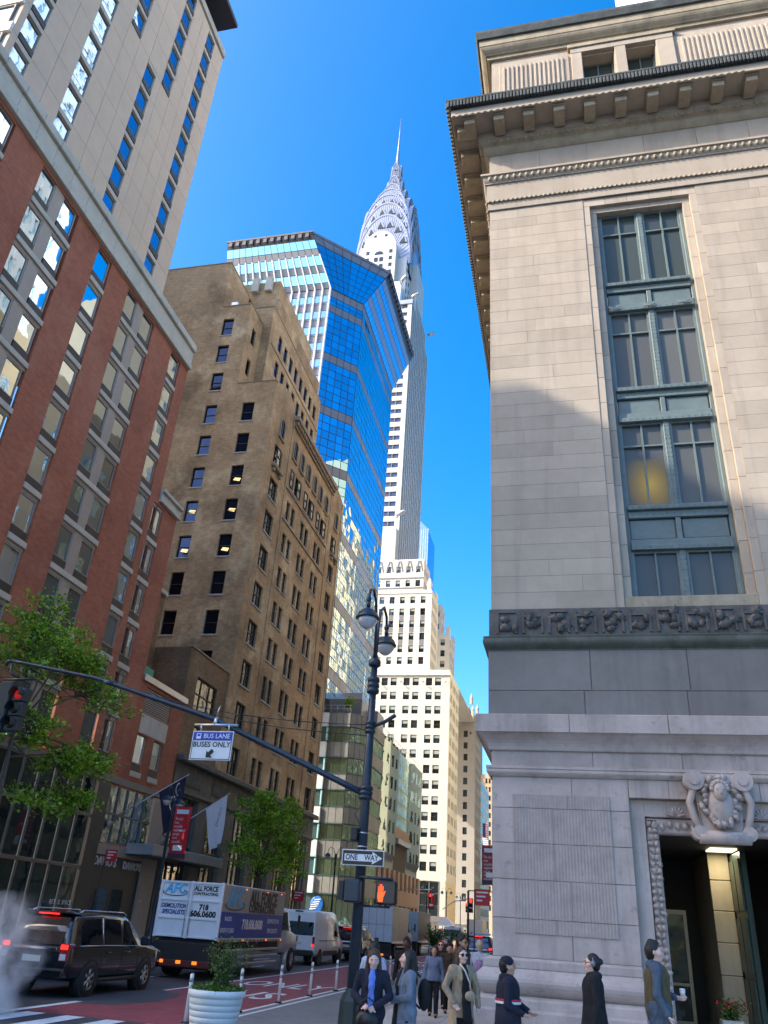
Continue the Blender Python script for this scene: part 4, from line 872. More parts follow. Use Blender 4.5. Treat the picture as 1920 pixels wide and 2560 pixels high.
def curtain(P, Q, zrows, ncol, glass_m, span_m, single, topP=None, topQ=None, tilt=.004, z0=None, z1=None, fieldname='glass_pane_field'):
    """P,Q: plan points of the face; topP/topQ for a leaning face between z0 and z1"""
    P3 = lambda t, z: Vector((*(P+(Q-P)*t), z)) if topP is None else Vector((*((P+(topP-P)*((z-z0)/(z1-z0)))*(1-t)+(Q+(topQ-Q)*((z-z0)/(z1-z0)))*t), z))
    d = (Q-P).normalized(); out = Vector((d.y, -d.x, 0)); fg, fsn = MB(), MB()
    for za, zb, sp in zrows:
        for i in range(ncol):
            c, q = quadpane(P3(i/ncol, za), P3((i+1)/ncol, za), P3((i+1)/ncol, zb), P3(i/ncol, zb), out)
            tl = [rnd.uniform(-tilt, tilt) for _ in range(2)]
            q = [p+out*(tl[0]*(k in (1, 2))+tl[1]*(k > 1)) for k, p in enumerate(q)]
            if single and NPANE[0] < 300:
                m = MB(); m.add([p-c for p in q], [(0, 1, 2, 3)]); wlink('spandrel_panel' if sp else 'glass_pane', m.mesh('pane', span_m if sp else glass_m), gt, c); NPANE[0] += 1
            else: (fsn if sp else fg).add(q, [(0, 1, 2, 3)])
    if fg.v: fg.build(fieldname, glass_m, gt, kind='stuff', fix=False)
    if fsn.v: fsn.build('spandrel_field', span_m, gt, kind='stuff', fix=False)
flare = [(ZK+.1+i*1.32, ZK+.1+(i+1)*1.32, 0) for i in range(6)]
zf = lambda z: (z-ZK)/(ZT-ZK)
curtain(A0, B0, flare+[(ZK+8.1, ZT-.05, 1)], 8, GLT, SPAN, True, A1, B1, 0, ZK, ZT)
curtain(A0, B0, vrows(56, ZK), 5, GLT, SPAN, True); curtain(A0, B0, vrows(26, 58), 5, GLT, SPAN, False)
F1L = Vector((XW, 90.75)); F1LT = Vector((XW, 87.6))
rowsF1 = []; z = ZK+.1
for hh, sp in ((1.0, 1), (1.75, 0), (1.3, 1), (1.75, 0), (1.2, 1), (1.6, 0)): rowsF1.append((z, z+hh, sp)); z += hh
curtain(F1L, A0, rowsF1, 14, GLT, SPAN, False, F1LT, A1, .004, ZK, ZT); 
rowsB = []; z = ZK
while z > 50:
    rowsB.append((z-1.35, z, 1)); rowsB.append((z-2.9, z-1.35, 0)); rowsB.append((z-3.3, z-2.9, 1)); z -= 3.3
curtain(F1L, A0, rowsB, 14, GLT, SPAN, False)
E3 = Vector((B0.x, YE)); E3T = Vector((B1.x, YE+2.5))
fl3 = [(ZK+.1+i*1.32, ZK+.1+(i+1)*1.32, i % 2) for i in range(6)]
LILAC = pm('lilac_spandrel', (.20, .24, .36), .25, .2, var=.05, bump=0)
curtain(B0, E3, fl3, 20, GLT, LILAC, False, B1, E3T, .003, ZK, ZT)
def thirds(a, b): return Vector((B0.x, a)), Vector((B0.x, b))
rr = vrows(26, ZK)
curtain(*thirds(95.2, 104.0), rr, 9, GLT2, SPAN, False, tilt=.022); curtain(*thirds(104.0, 113.0), rr, 7, GLT2, LILAC, False, tilt=.006); curtain(*thirds(113.0, YE), rr, 7, GLT2, SPAN, False, tilt=.022)
for i in range(14):        # white fins of the narrow face, bending with the flare
    t = (i+1)/14; x0 = XW+(A0.x-XW)*t; x1 = XW+(A1.x-XW)*t; b = MB()
    def fin(x, xx, ya, yb, za, zb): b.add([(x-.09, ya, za), (x+.09, ya, za), (x+.09, ya-.45, za), (x-.09, ya-.45, za), (xx-.09, yb, zb), (xx+.09, yb, zb), (xx+.09, yb-.45, zb), (xx-.09, yb-.45, zb)], [(0, 1, 5, 4), (1, 2, 6, 5), (2, 3, 7, 6), (3, 0, 4, 7), (0, 3, 2, 1), (4, 5, 6, 7)])
    fin(x0, x0, 90.75, 90.75, 48, ZK); k = zf(ZK+5.8); fin(x0, x0+(x1-x0)*k, 90.75, 90.75-3.15*k, ZK+.01, ZK+5.8); b.build('white_fin', FIN, gt)
b = MB(); b.add([(XW, 87.5, ZT+.01), (A1.x, A1.y-.1, ZT+.01), (B1.x+.1, B1.y, ZT+.01), (B1.x+.1, YE+2.5, ZT+.01), (XW, YE+2.5, ZT+.01), (XW, 87.5, ZT+.55), (A1.x, A1.y-.1, ZT+.55), (B1.x+.1, B1.y, ZT+.55), (B1.x+.1, YE+2.5, ZT+.55), (XW, YE+2.5, ZT+.55)], [(0, 1, 6, 5), (1, 2, 7, 6), (2, 3, 8, 7), (3, 4, 9, 8), (5, 6, 7, 8, 9)])
b.build('parapet', SPAN, gt)
for i in range(12): boxpart('parapet_tooth', gt, XW+.4+i*1.25, XW+1.05+i*1.25, 87.34, 87.49, ZT-.75, ZT+.2, pm('dark_louvre', (.10, .095, .10), .5), .03)
for i in range(18): boxpart('parapet_tooth', gt, B1.x+.11, B1.x+.26, 98.8+i*1.25, 99.45+i*1.25, ZT-.75, ZT+.2, pm('dark_louvre', (.10, .095, .10), .5), .03)
boxpart('parapet_strip', gt, XW, A1.x, 87.3, 87.49, ZT+.21, ZT+.56, MATS['dark_louvre']); boxpart('parapet_strip', gt, B1.x+.11, B1.x+.3, 98.5, 121.5, ZT+.21, ZT+.56, MATS['dark_louvre'])
# ---------------------------------------------------------------- low green-glass building at its foot
lg = thing('green_glass_building', 'low green-glass and granite building with roof terraces at the foot of the blue tower', 'building', (-28, 110, .15))
GLG = glass('green_window_glass', (.5, .68, .58), .30, (.05, .075, .05), .04, .9, .5)
GLGM = glass('green_mirror_glass', (.66, .80, .76), .72, (.02, .04, .04), .012, .7, .3)
GSP = pm('grey_stone_panel', (.20, .205, .19), .6, var=.1, rvar=.12); TEAL = pm('teal_trim', (.05, .10, .10), .4, .2); CYAN = pm('pale_cyan_metal', (.40, .66, .70), .5); WPAN = pm('white_metal', (.66, .68, .68), .5)
GRB = stone('brown_granite', (.30, .185, .125), (.38, .25, .17), (.22, .14, .1), 1, .06, .3)
body = MB(); body.box(-60, -24.9, 107.3, 137.2, .1, 25.2)
body.add([(-60, 95.1, .1), (-26.35, 95.1, .1), (-24.75, 96.75, .1), (-24.75, 107.3, .1), (-60, 107.3, .1), (-60, 95.1, 25.2), (-26.35, 95.1, 25.2), (-24.75, 96.75, 25.2), (-24.75, 104, 25.2), (-60, 104, 25.2)], [(0, 1, 6, 5), (1, 2, 7, 6), (2, 3, 8, 7), (5, 6, 7, 8, 9)]); body.build('building_core', TEAL, lg)
lv = [(25.3, 23.5, 1), (23.5, 21.7, 0), (21.7, 19.8, 1), (19.8, 17.9, 0), (17.9, 16.0, 1), (16.0, 14.1, 0), (14.1, 12.2, 1), (12.2, 10.4, 0), (10.4, 8.5, 1), (8.5, 6.6, 0), (6.6, 4.7, 1), (4.6, .3, 0)]
def seg(P, Q, n, levels_, gm_, sm_):
    d = (Q-P).normalized(); out = Vector((d.y, -d.x, 0))
    for zt, zb, sp in levels_:
        for i in range(n):
            a, c = P+(Q-P)*(i/n)+d*.03, P+(Q-P)*((i+1)/n)-d*.03; zz0, zz1 = zb+.07, zt-.07; th = .12 if sp else .04
            m = MB(); o3 = Vector((a.x, a.y, zz0))
            pts = [Vector((a.x, a.y, zz0)), Vector((c.x, c.y, zz0)), Vector((c.x, c.y, zz1)), Vector((a.x, a.y, zz1))]
            m.add([p-o3 for p in pts]+[p-o3+out*th for p in pts], [(4, 5, 6, 7), (0, 1, 5, 4), (1, 2, 6, 5), (2, 3, 7, 6), (3, 0, 4, 7)]); wlink('stone_panel' if sp else 'window_pane', m.mesh('panel', sm_ if sp else gm_), lg, o3)
V2 = lambda x, y: Vector((x, y))
seg(V2(-33.9, 95.1), V2(-30.1, 95.1), 3, lv, GLG, GSP); seg(V2(-29.1, 95.1), V2(-26.35, 95.1), 3, lv, GLG, GSP); seg(V2(-26.35, 95.1), V2(-24.75, 96.75), 3, lv, GLG, GSP)
seg(V2(-24.75, 96.75), V2(-24.75, 107.2), 8, lv, GLG, GSP); seg(V2(-27.2, 107.3), V2(-24.9, 107.3), 2, lv, GLG, pm('blue_grey_panel', (.16, .17, .20), .5, rvar=.05))
for zt, zb, sp in lv[:-1]:
    if sp: boxpart('white_spandrel', lg, -30.08, -29.12, 94.6, 95.09, zb+.12, zt-.12, WPAN, .02); boxpart('cyan_ledge', lg, -30.1, -29.1, 94.55, 95.1, zb-.02, zb+.10, CYAN, .01)
    else: boxpart('cyan_fin', lg, -29.3, -29.12, 94.7, 95.09, zb+.1, zt-.12, CYAN, .02)
    boxpart('teal_band', lg, -33.9, -26.3, 94.92, 95.08, zb-.07, zb+.06, TEAL)
boxpart('terrace_planter', lg, -33.5, -27.5, 97.2, 98.2, 25.3, 27.6, GSP, .03); boxpart('upper_terrace_block', lg, -33.5, -26.2, 99.5, 106.8, 25.3, 28.2, SPAN, .05); boxpart('upper_terrace_rail', lg, -33.4, -26.3, 99.6, 99.66, 28.2, 29.0, ALU)
boxpart('terrace_block', lg, -29.5, -24.95, 103.5, 107.2, 25.3, 27.6, SPAN, .03)
b = MB()
for i in range(9): b.tube([(-33.4+i*.85, 95.4, 25.3), (-33.4+i*.85, 95.4, 26.3)], .03, 5)
b.tube([(-33.4, 95.4, 26.3), (-26.4, 95.4, 26.3)], .03, 5); b.tube([(-33.4, 95.4, 25.9), (-26.4, 95.4, 25.9)], .02, 5)
for i in range(20): b.tube([(-24.95, 107.6+i*1.5, 25.3), (-24.95, 107.6+i*1.5, 26.3)], .03, 5)
b.tube([(-24.95, 107.5, 26.3), (-24.95, 136.5, 26.3)], .03, 5); b.build('terrace_railing', ALU, lg)
def flutes(y0, y1, n, z0, z1):
    for i in range(n):
        a, c = y0+(y1-y0)*i/n, y0+(y1-y0)*(i+1)/n; mid = a+(c-a)*.45
        m = MB(); m.add([(0, 0, 0), (.45, mid-a, 0), (0, c-a, 0), (0, 0, z1-z0), (.45, mid-a, z1-z0), (0, c-a, z1-z0)], [(0, 1, 4, 3), (1, 2, 5, 4)]); wlink('fluted_glass', m.mesh('flute', GLGM), lg, (-24.85, a, z0))
        m = MB(); m.add([(.02, 0, 0), (.47, mid-a, 0), (.02, c-a, 0), (-.6, 0, -1.7), (-.3, mid-a, -1.7), (-.6, c-a, -1.7)], [(0, 3, 4, 1), (1, 4, 5, 2)]); wlink('splayed_foot', m.mesh('foot', SPAN), lg, (-24.85, a, z0))
flutes(107.4, 117.4, 8, 10.6, 25.2); flutes(128.0, 137.2, 8, 10.6, 25.2)
for i in range(6):
    for j in range(6): boxpart('mirror_pane', lg, -24.9, -24.82, 117.5+i*1.74, 119.18+i*1.74, 14.6+j*1.77, 16.32+j*1.77, GLGM)
boxpart('arch_beam', lg, -24.95, -24.6, 117.4, 128, 13.0, 14.5, GRB, .03); boxpart('arch_awning', lg, -24.9, -24.2, 118, 127.5, 12.3, 13.0, SPAN, .05); boxpart('arcade_shade_panel', lg, -24.95, -24.88, 118.2, 127.4, 5, 12.3, pm('arcade_shadow', (.05, .04, .035), .8))  # arcade opening is a flat panel with its inner shade painted dark
for i in range(10): boxpart('granite_pier', lg, -24.9, -24.55, 107.6+i*3.25, 109.2+i*3.25, .1, 8.8, GRB, .03)
boxpart('granite_band', lg, -24.9, -24.5, 107.4, 137.2, 4.4, 6.4, GRB, .03)
boxpart('shop_awning', lg, -24.9, -23.5, 108, 137, 3.4, 3.7, TEAL, .03)
bl = pm('globe_blue', (.02, .16, .55), .4); gb = MB()           # blue striped globe emblem in the shop window
gb.sphere((-28.55, 94.86, 3.55), (.78, .1, .88), 18, 10); gb.build('globe_emblem', bl, lg)
for i in range(5): wlink('globe_stripe', MB().prism([(-.62+.06*abs(i-2), -.05), (.35-.05*abs(i-2), -.05), (.30, .05), (-.6+.06*abs(i-2), .05)], lambda u, v, d: (u, -d, v), 0, .02).mesh('stripe', SIGNW), lg, (-28.6+.12*(i-2), 94.74, 3.1+i*.24), rot=(0, -.15, 0))
# ---------------------------------------------------------------- art-deco skyscraper: white brick base blocks, shaft, steel crown
sk = thing('art_deco_skyscraper', 'white art deco skyscraper with stepped base and steel sunburst crown and needle', 'building', (-40, 190, .15))
WBR = pm('white_glazed_brick', (.56, .54, .48), .6, var=.06, scale=.8, dirt=.08, bump=.05)
GBR = pm('grey_glazed_brick', (.15, .15, .16), .6, var=.1, scale=.8)
STEEL = pm('nirosta_steel', (.46, .47, .50), .32, .5, var=.05, scale=2, bump=.04)
STEELD = pm('rib_steel', (.40, .42, .47), .35, .5, var=.05, bump=0)
GLC = glass('deco_glass', (.45, .55, .6), .14, (.02, .025, .028), .03, 1, .5)
BLIND = pm('window_blind', (.28, .33, .31), .8, var=.05)
DKW = pm('deco_dark_frame', (.03, .03, .032), .5)
def deco_win(fn, u, z, w_, h_, key, blind, depth=.2): return put_window(sk, fn, u, z, depth, window_meshes(key+str(blind), FY0 if fn(0, 0, 1)[1] != fn(0, 0, 0)[1] else FX0, w_, h_, .07, DKW, GLC, bars_v=(.5,), bw=.06, blind=blind, mblind=BLIND))
BL = [.42, .48, .35, None, .5, .45]
# lower block
w1x = [-27.8, -29.8, -32.8, -34.85, -37.8, -39.85, -42.8, -44.85]; w1z = [50.6-1.7-3.1*k for k in range(13)]
f1 = FY(167); wb_ = wall_mb(f1, -60, -24.5, 10.0, 52.4, [(x, x+1.38, z, z+1.7) for x in w1x for z in w1z], .25)
s1y = [168.6, 170.0, 172.6, 173.9, 175.2, 177.8, 179.1, 181.0]
wall_mb(FX(-24.5), 167, 182.3, 10.0, 52.4, [(y, y+.95, z, z+1.7) for y in s1y for z in w1z], .25, wb_)
wb_.add([(-60, 167, 52.4), (-24.5, 167, 52.4), (-24.5, 216, 52.4), (-60, 216, 52.4)], [(0, 1, 2, 3)]); wb_.add([(-24.5, 182.3, 10), (-60, 182.3, 10), (-60, 182.3, 52.4), (-24.5, 182.3, 52.4)], [(0, 1, 2, 3)])
wb_.box(-59, -25.5, 168.5, 182, .1, 10)
wb_.build('lower_wall', WBR, sk)
for i, x in enumerate(w1x):
    for k, z in enumerate(w1z): deco_win(f1, x, z, 1.38, 1.7, 'w1', BL[(i*3+k*5) % 6])
for i, y in enumerate(s1y):
    for k, z in enumerate(w1z): deco_win(FX(-24.5), y, z, .95, 1.7, 'w1s', None)
boxpart('parapet_band', sk, -60, -24.42, 166.9, 167.0, 51.35, 51.6, WBR, .02); boxpart('ledge', sk, -60, -24.2, 166.65, 167.0, 51.1, 51.34, WBR, .03)
for i in range(4):
    x = -25.4-5*i; m = MB().tube([(x, 167, 49.9), (x, 166.2, 49.6)], .06, 6).sphere((x, 166.1, 49.5), (.25, .3, .22), 8, 6); m.build('floodlight', ALU, sk)
boxpart('corner_stone', sk, -24.6, -24.35, 166.85, 167.4, 10, 13.2, WBR, .02)
# glazed ground storeys
for i in range(6):
    for za, zb in ((3.9, 5.6), (5.7, 7.7), (7.8, 9.8)): boxpart('shop_pane', sk, -27.6-i*1.9, -25.9-i*1.9, 167.02, 167.06, za, zb, GLC)
for i in range(7): boxpart('shop_mullion', sk, -25.9-i*1.9, -25.75-i*1.9, 166.9, 167.05, .2, 10, ALU)
boxpart('corner_pier', sk, -25.75, -24.5, 167.0, 168.5, .1, 10, WBR); boxpart('shop_fascia', sk, -60, -24.45, 166.8, 167.0, 2.9, 3.85, GBR, .02)
boxpart('side_shop_wall', sk, -24.9, -24.52, 168.5, 182.2, .1, 10, pm('reflected_sun_cream', (.6, .5, .32), .7))  # yellow of reflected sunlight is put into this wall's colour
# middle pavilions (near one lit, far one beyond the court)
def pavilion(yf, xs, z0, z1, ydep, wxs, rows2, key, vertical=True):
    f = FY(yf); rr_ = [(x, x+1.2, z, z+1.75) for x in wxs for z in rows2]
    b = wall_mb(f, -60, xs, z0, z1, rr_, .3)
    ys2 = [yf+1.2+i*1.55 for i in range(int((ydep-2)/1.55))]
    wall_mb(FX(xs), yf, yf+ydep, z0, z1, [(y, y+.8, z, z+1.75) for y in ys2 for z in rows2], .3, b)
    b.add([(-60, yf, z1), (xs, yf, z1), (xs, yf+ydep, z1), (-60, yf+ydep, z1)], [(0, 1, 2, 3)]); b.add([(xs, yf+ydep, z0), (-60, yf+ydep, z0), (-60, yf+ydep, z1), (xs, yf+ydep, z1)], [(0, 1, 2, 3)]); b.build('setback_wall', WBR, sk)
    for i, x in enumerate(wxs):
        for k, z in enumerate(rows2): deco_win(f, x, z, 1.2, 1.75, key, BL[(i*5+k*3) % 6], .25)
    for y in ys2:
        for z in rows2: deco_win(FX(xs), y, z, .8, 1.75, key+'s', None, .25)
wx2 = [-32.9-2.55*i for i in range(7)]; rz2 = [70.7, 67.65, 64.6, 61.5, 58.45, 55.6]
pavilion(173, -30.2, 52.4, 74.1, 10, wx2, rz2, 'w2'); pavilion(205, -30.4, 52.4, 73.6, 10.5, wx2[:3], rz2, 'w2')
for x in wx2:
    for z in rz2[1:4]: boxpart('deco_spandrel', sk, x+.02, x+1.18, 172.98, 173.2, z-1.25, z-.03, GBR, .02)
boxpart('cap_band', sk, -60, -30.05, 172.85, 173.0, 73.2, 73.5, WBR, .02)
for x, y in ((-30.9, 173.6), (-30.9, 182.3), (-30.9, 205.6), (-30.9, 214.8)):
    m = MB(); m.lathe([(.55, 0), (.6, .8), (.75, 1.6), (.35, 2.8), (0, 3.4)], (x, y, 74.1 if y < 190 else 73.6), 6, smooth=False); m.build('finial', WBR, sk)
wx3 = [-35.4-2.55*i for i in range(6)]; rz3 = [81.0, 77.2]
pavilion(178, -33.35, 74.0, 84.7, 9, wx3, rz3, 'w3'); pavilion(210, -33.6, 73.5, 84.7, 6, wx3[:2], rz3, 'w3')
for z in (76.6, 79.3, 75.2): boxpart('dark_band', sk, -60, -33.33, 177.9, 178.0, z, z+.35, GBR)
for x in [-34.5-2.55*i for i in range(7)]:
    for s in (-1, 1): MB().prism([(x+s*.05, 84.2), (x+s*.35, 84.2), (x+s*.95, 81.3), (x+s*.65, 81.3)], FY(178), .0, .1).build('chevron', GBR, sk)
# shaft (numbers surveyed at a nominal 195 m and brought to 180 m)
KS = 180/195
def K(x, y, z): return (x*KS, y*KS, 2.19+(z-2.19)*KS)
SX, SY0, SY1 = -44.3*KS, 180.0, 210.3
SXW = -53.0*2-SX
zk = lambda z: 2.19+(z-2.19)*KS
sh = MB(); sh.box(SXW, SX-.3, SY0+.3, SY1, 84, zk(189.4)); sh.build('shaft_core', pm('shaft_window_blue', (.05, .08, .16), .25, .2, var=.3, scale=1.5, bump=0), sk)
ZS0, ZS1 = 84.8, zk(189.4)
nfl = int((ZS1-ZS0)/3.05)
for k in range(nfl):      # white horizontal bands of the front corner
    z = ZS0+k*3.05
    boxpart('shaft_band', sk, SX-6.6, SX, SY0, SY0+.35, z, z+1.55, WBR); boxpart('shaft_pier', sk, SX-1.35, SX-.01, SY0+.02, SY0+.34, z+1.55, z+3.05, WBR); boxpart('shaft_grey_pier', sk, SX-6.5, SX-5.3, SY0+.05, SY0+.34, z+1.55, z+3.05, GBR)
    boxpart('shaft_grey_pier', sk, SX-3.35, SX-3.05, SY0+.05, SY0+.34, z+1.55, z+3.05, GBR)
boxpart('shaft_flank', sk, SXW, SX-6.65, SY0-.1, SY0+.32, 84.8, ZS1, WBR)
i = 0; y = SY0+.05
while y < SY1-1:          # vertical piers of the street side
    corner = y < SY0+5 or y > SY1-6
    boxpart('shaft_side_pier', sk, SX-.31, SX-(.0 if i % 2 == 0 else .12), y, y+.62, 84.8, ZS1+(6 if not corner else 0), WBR if i % 2 == 0 else GBR); y += 1.28; i += 1
for k in range(nfl): boxpart('shaft_side_band', sk, SX-.3, SX-.16, SY0+.1, SY1-.1, ZS0+k*3.05, ZS0+k*3.05+.95, pm('lilac_grey_brick', (.34, .34, .37), .6))
boxpart('shaft_cap', sk, SX-4.2, SX+.25, SY0-.25, SY0+3, zk(187.7), zk(189.6), STEEL, .05)
wing_ = MB(); wing_.prism([(SX-7.2, zk(189.6)), (SX-4.1, zk(189.6)), (SX-3.9, zk(196)), (SX-4.6, zk(198.5)), (SX-7.2, zk(198.6))], FY(SY0), -2.5, .1); wing_.build('eagle_buttress', pm('bright_steel', (.9, .9, .9), .4, .3), sk)
def eagle(x, y, z, dx, dy):
    m = MB(); d = Vector((dx, dy, 0)).normalized(); p = Vector((x, y, z)); up_ = Vector((0, 0, 1))
    m.tube([p, p+d*1.2+up_*.5, p+d*2.3+up_*.9, p+d*3.0+up_*.75], [.55, .55, .42, .12], 8); m.tube([p+d*.4, p-up_*.9+d*.2], [.4, .15], 6); m.build('eagle_gargoyle', STEEL, sk)
eagle(SX-4.2, SY0+.5, zk(198.8), .8, -.6); eagle(SX-.8, SY0+2, zk(192.6), 1, -.25); eagle(SX-.3, SY1-2, zk(200), 1, .1); eagle(-41.5, 178.4, 97.8, .9, -.3)
MB().box(-47, -41.3, 178.6, 180.2, 84.8, 94.5).build('eagle_corner_pier', WBR, sk)
MB().box(-58.6, -47.4, SY0+.8, SY1-.8, ZS1, zk(216)).box(SXW+.8, SX-.8, 189.5, 200.8, ZS1-.1, zk(216.1)).build('upper_bays', WBR, sk)
# arched front bay below the crown
YB, bx0, bx1 = SY0+.6, -64.0*.9231*199/199, -51.6*.9231
bx0, bx1 = -58.9, -47.5
bzt = zk(218.2*199/199)
cx_ = (bx0+bx1)/2; zsp = 199.5
prof_b = [(bx0, ZS1), (bx1, ZS1), (bx1, zsp)]+[(cx_+(bx1-cx_)*math.cos(math.pi*i/12), zsp+8.6*math.sin(math.pi*i/12)) for i in range(1, 12)]+[(bx0, zsp)]
MB().prism(prof_b, FY(YB), -3, 0).build('arched_bay', WBR, sk)
for x in (bx0+1.3, bx1-2.3):
    for z in [ZS1+1+i*3.05 for i in range(8)]: 
        if z < zsp+3.5: wlink('bay_window', MB().add([(0, 0, 0), (1.1, 0, 0), (1.1, 0, 1.6), (0, 0, 1.6)], [(0, 1, 2, 3)]).mesh('w', GLC), sk, (x, YB-.03, z))
for z in [ZS1+.6+i*3.05 for i in range(7)]:
    for s in (0, 1): wlink('bay_window', MB().add([(0, 0, 0), (1.3, 0, 0), (1.3, 0, 1.9), (0, 0, 1.9)], [(0, 1, 2, 3)]).mesh('w', GLC), sk, (cx_-1.55+s*1.8, YB-.03, z))
am2 = MB(); am2.add([(cx_-1.55+3.1*(.5+.5*math.cos(math.pi*i/8)), YB-.035, ZS1+22+1.6*math.sin(math.pi*i/8)) for i in range(9)], [tuple(range(9))]); am2.build('bay_arch_pane', GLC, sk)
for x in (cx_-2.2, cx_+1.5): wlink('bay_window', MB().add([(0, 0, 0), (.9, 0, 0), (.9, 0, 1.1), (0, 0, 1.1)], [(0, 1, 2, 3)]).mesh('w', GLC), sk, (x, YB-.03, zsp+5.6))
for y in (183.5, 187.0, 203.5, 206.5):
    for z in [ZS1+1+i*3.05 for i in range(7)]: wlink('bay_window', MB().add([(0, 0, 0), (0, 1.2, 0), (0, 1.2, 1.6), (0, 0, 1.6)], [(0, 1, 2, 3)]).mesh('w', GLC), sk, (SX-3.27, y, z))
MB().box(SXW+3.1, SX-3.31, SY0+3.02, SY1-3.02, ZS1, zk(213)).build('upper_shaft', pm('shadow_white_brick', (.6, .59, .56), .6), sk)
# crown: nested sunburst arches on all four sides
CXc, CYc = -53.3, 195.2
tiers = [(10.4, 213, 240), (9.9, 222, 247), (9.2, 231, 252.5), (7.4, 239, 257.8), (5.0, 246, 263.8), (3.2, 253, 270.5), (2.0, 260, 280)]
for t_, (w_, zb, zt) in enumerate(tiers):
    w_ *= KS; zb, zt = zk(zb), zk(zt); n = 22
    pr = [(w_*math.cos(math.pi*i/n), zb+(zt-zb)*math.sin(math.pi*i/n)**.92) for i in range(n+1)]
    pr = [(w_, zb-4)]+pr+[(-w_, zb-4)]
    m = MB(); fa = lambda u, v, d: (CXc+u, CYc-d, v); fb = lambda u, v, d: (CXc+d, CYc+u, v)
    m.prism(pr, fa, -w_, w_); m.prism(pr, fb, -w_+.01, w_-.01); m.build('crown_tier', STEEL, sk)
    rb = MB()
    nw = [6, 6, 6, 5, 5, 3, 3][t_]
    for f in (fa, fb):
        rim = pr[1:-1]
        for i in range(len(rim)-1): rb.prism([rim[i], rim[i+1], (rim[i+1][0]*.965, zb+(rim[i+1][1]-zb)*.965), (rim[i][0]*.965, zb+(rim[i][1]-zb)*.965)], f, w_, w_+.18)
        for i in range(1, 36):
            a = math.pi*i/36; u, v = w_*math.cos(a), (zt-zb)*math.sin(a)**.92; e = .016
            du, dv = -v, u; L_ = math.hypot(du, dv) or 1; du, dv = du/L_*w_*.012, dv/L_*w_*.012
            rb.prism([(u*.55-du, zb+v*.55-dv), (u*.55+du, zb+v*.55+dv), (u*.965+du, zb+v*.965+dv), (u*.965-du, zb+v*.965-dv)], f, w_, w_+.1)
    rb.build('sunburst_ribs', STEELD, sk)
    for f in (fa, fb):
        for i in range(nw):
            a = math.pi*(i+.5+.0)/nw*.8+math.pi*.1; u, v = w_*math.cos(a), (zt-zb)*math.sin(a)**.92; s = .17*w_+.35
            tri = [(u*.80-s*.55, zb+v*.74), (u*.80+s*.55, zb+v*.74), (u*.86, zb+v*.74+s*1.5)]
            MB().prism(tri, f, w_+.1, w_+.25).build('triangular_window', pm('crown_window_dark', (.05, .055, .065), .3), sk)
            MB().prism([tri[1], (tri[1][0]+s*.22, tri[1][1]), (tri[2][0]+s*.12, tri[2][1]+s*.1), tri[2]], f, w_+.1, w_+.55).build('window_hood', STEEL, sk)
nd = MB(); nd.lathe([(1.15, zk(276)), (.75, zk(281)), (.42, zk(290)), (.16, zk(302)), (.02, zk(311))], (CXc, CYc, 0), 8); nd.build('spire_needle', STEEL, sk)
# ---------------------------------------------------------------- farther buildings
GREYL = pm('grey_limestone_far', (.34, .33, .31), .8, var=.06, scale=.4)
gbld = thing('grey_office_building', 'grey limestone office building with flag, just past the white skyscraper', 'building', (-30, 205, .15))
gz_ = [48.4-1.75-3.1*k+1.75 for k in range(14)]
gw = wall_mb(FY(216.4), -45, -24.5, 3, 52.5, [(-27.6-3*i, -26.5-3*i, z, z+1.75) for i in range(3) for z in gz_], .25)
gy_ = [218.0+i*1.15 for i in range(11)]
wall_mb(FX(-24.5), 216.4, 231.5, 3, 52.5, [(y, y+.62, z, z+1.75) for y in gy_ for z in gz_], .2, gw); gw.add([(-45, 216.4, 52.5), (-24.5, 216.4, 52.5), (-24.5, 231.5, 52.5), (-45, 231.5, 52.5)], [(0, 1, 2, 3)]); gw.box(-44, -25, 217, 231, 0, 3); gw.build('wall', GREYL, gbld)
for i in range(3):
    for z in gz_: put_window(gbld, FY(216.4), -27.6-3*i, z, .2, window_meshes('gb', FY0, 1.1, 1.75, .07, DKW, GLC, bars_v=(.5,)))
for y in gy_:
    for z in gz_: put_window(gbld, FX(-24.5), y, z, .15, window_meshes('gbs', FX0, .62, 1.75, .05, DKW, GLC))
boxpart('cornice', gbld, -45, -23.9, 215.9, 231.6, 52.5, 53.2, GREYL, .05); boxpart('roof_house', gbld, -40, -27.5, 218, 230, 53.2, 58, GREYL, .05); boxpart('roof_house', gbld, -36, -29, 219, 229, 58, 60.5, GREYL, .05)
boxpart('medallion', gbld, -25.9, -25.5, 216.3, 216.4, 49.2, 49.8, DKW, .05)
wg = thing('white_gridded_building', 'low white gridded office block beyond the grey building', 'building', (-30, 243, .15)); b = MB(); b.box(-45, -24.6, 231.8, 256, .1, 40); b.build('wall', pm('white_concrete', (.55, .54, .5), .7), wg)
for k in range(13):
    for i in range(10): boxpart('window_pane', wg, -24.6, -24.57, 232.4+i*2.35, 234.2+i*2.35, 2.4+k*2.9, 4.3+k*2.9, GLC)
TANB = pm('salmon_brick', (.50, .36, .23), .85, var=.1, scale=.3)
tn = thing('tan_brick_tower', 'sunlit salmon brick tower with stepped gothic top at the end of the street', 'building', (-36, 320, .15))
b = MB(); b.box(-50, -34.6, 300, 330, .1, 74.5); b.box(-34.6, -27.9, 302, 330, .1, 53.2); b.box(-50, -37, 304, 326, 74.5, 79); b.build('wall', TANB, tn)
for x, z in ((-34.9, 74.5), (-33.2, 74.8), (-35.5, 79)): MB().lathe([(.6, 0), (.5, 2.0), (.7, 2.2), (0, 4.2)], (x, 300.8, z), 6, smooth=False).build('pinnacle', TANB, tn)
b = MB().box(-34.6, -32.4, 301, 312, 53, 74.6); b.build('stepped_wing', TANB, tn)
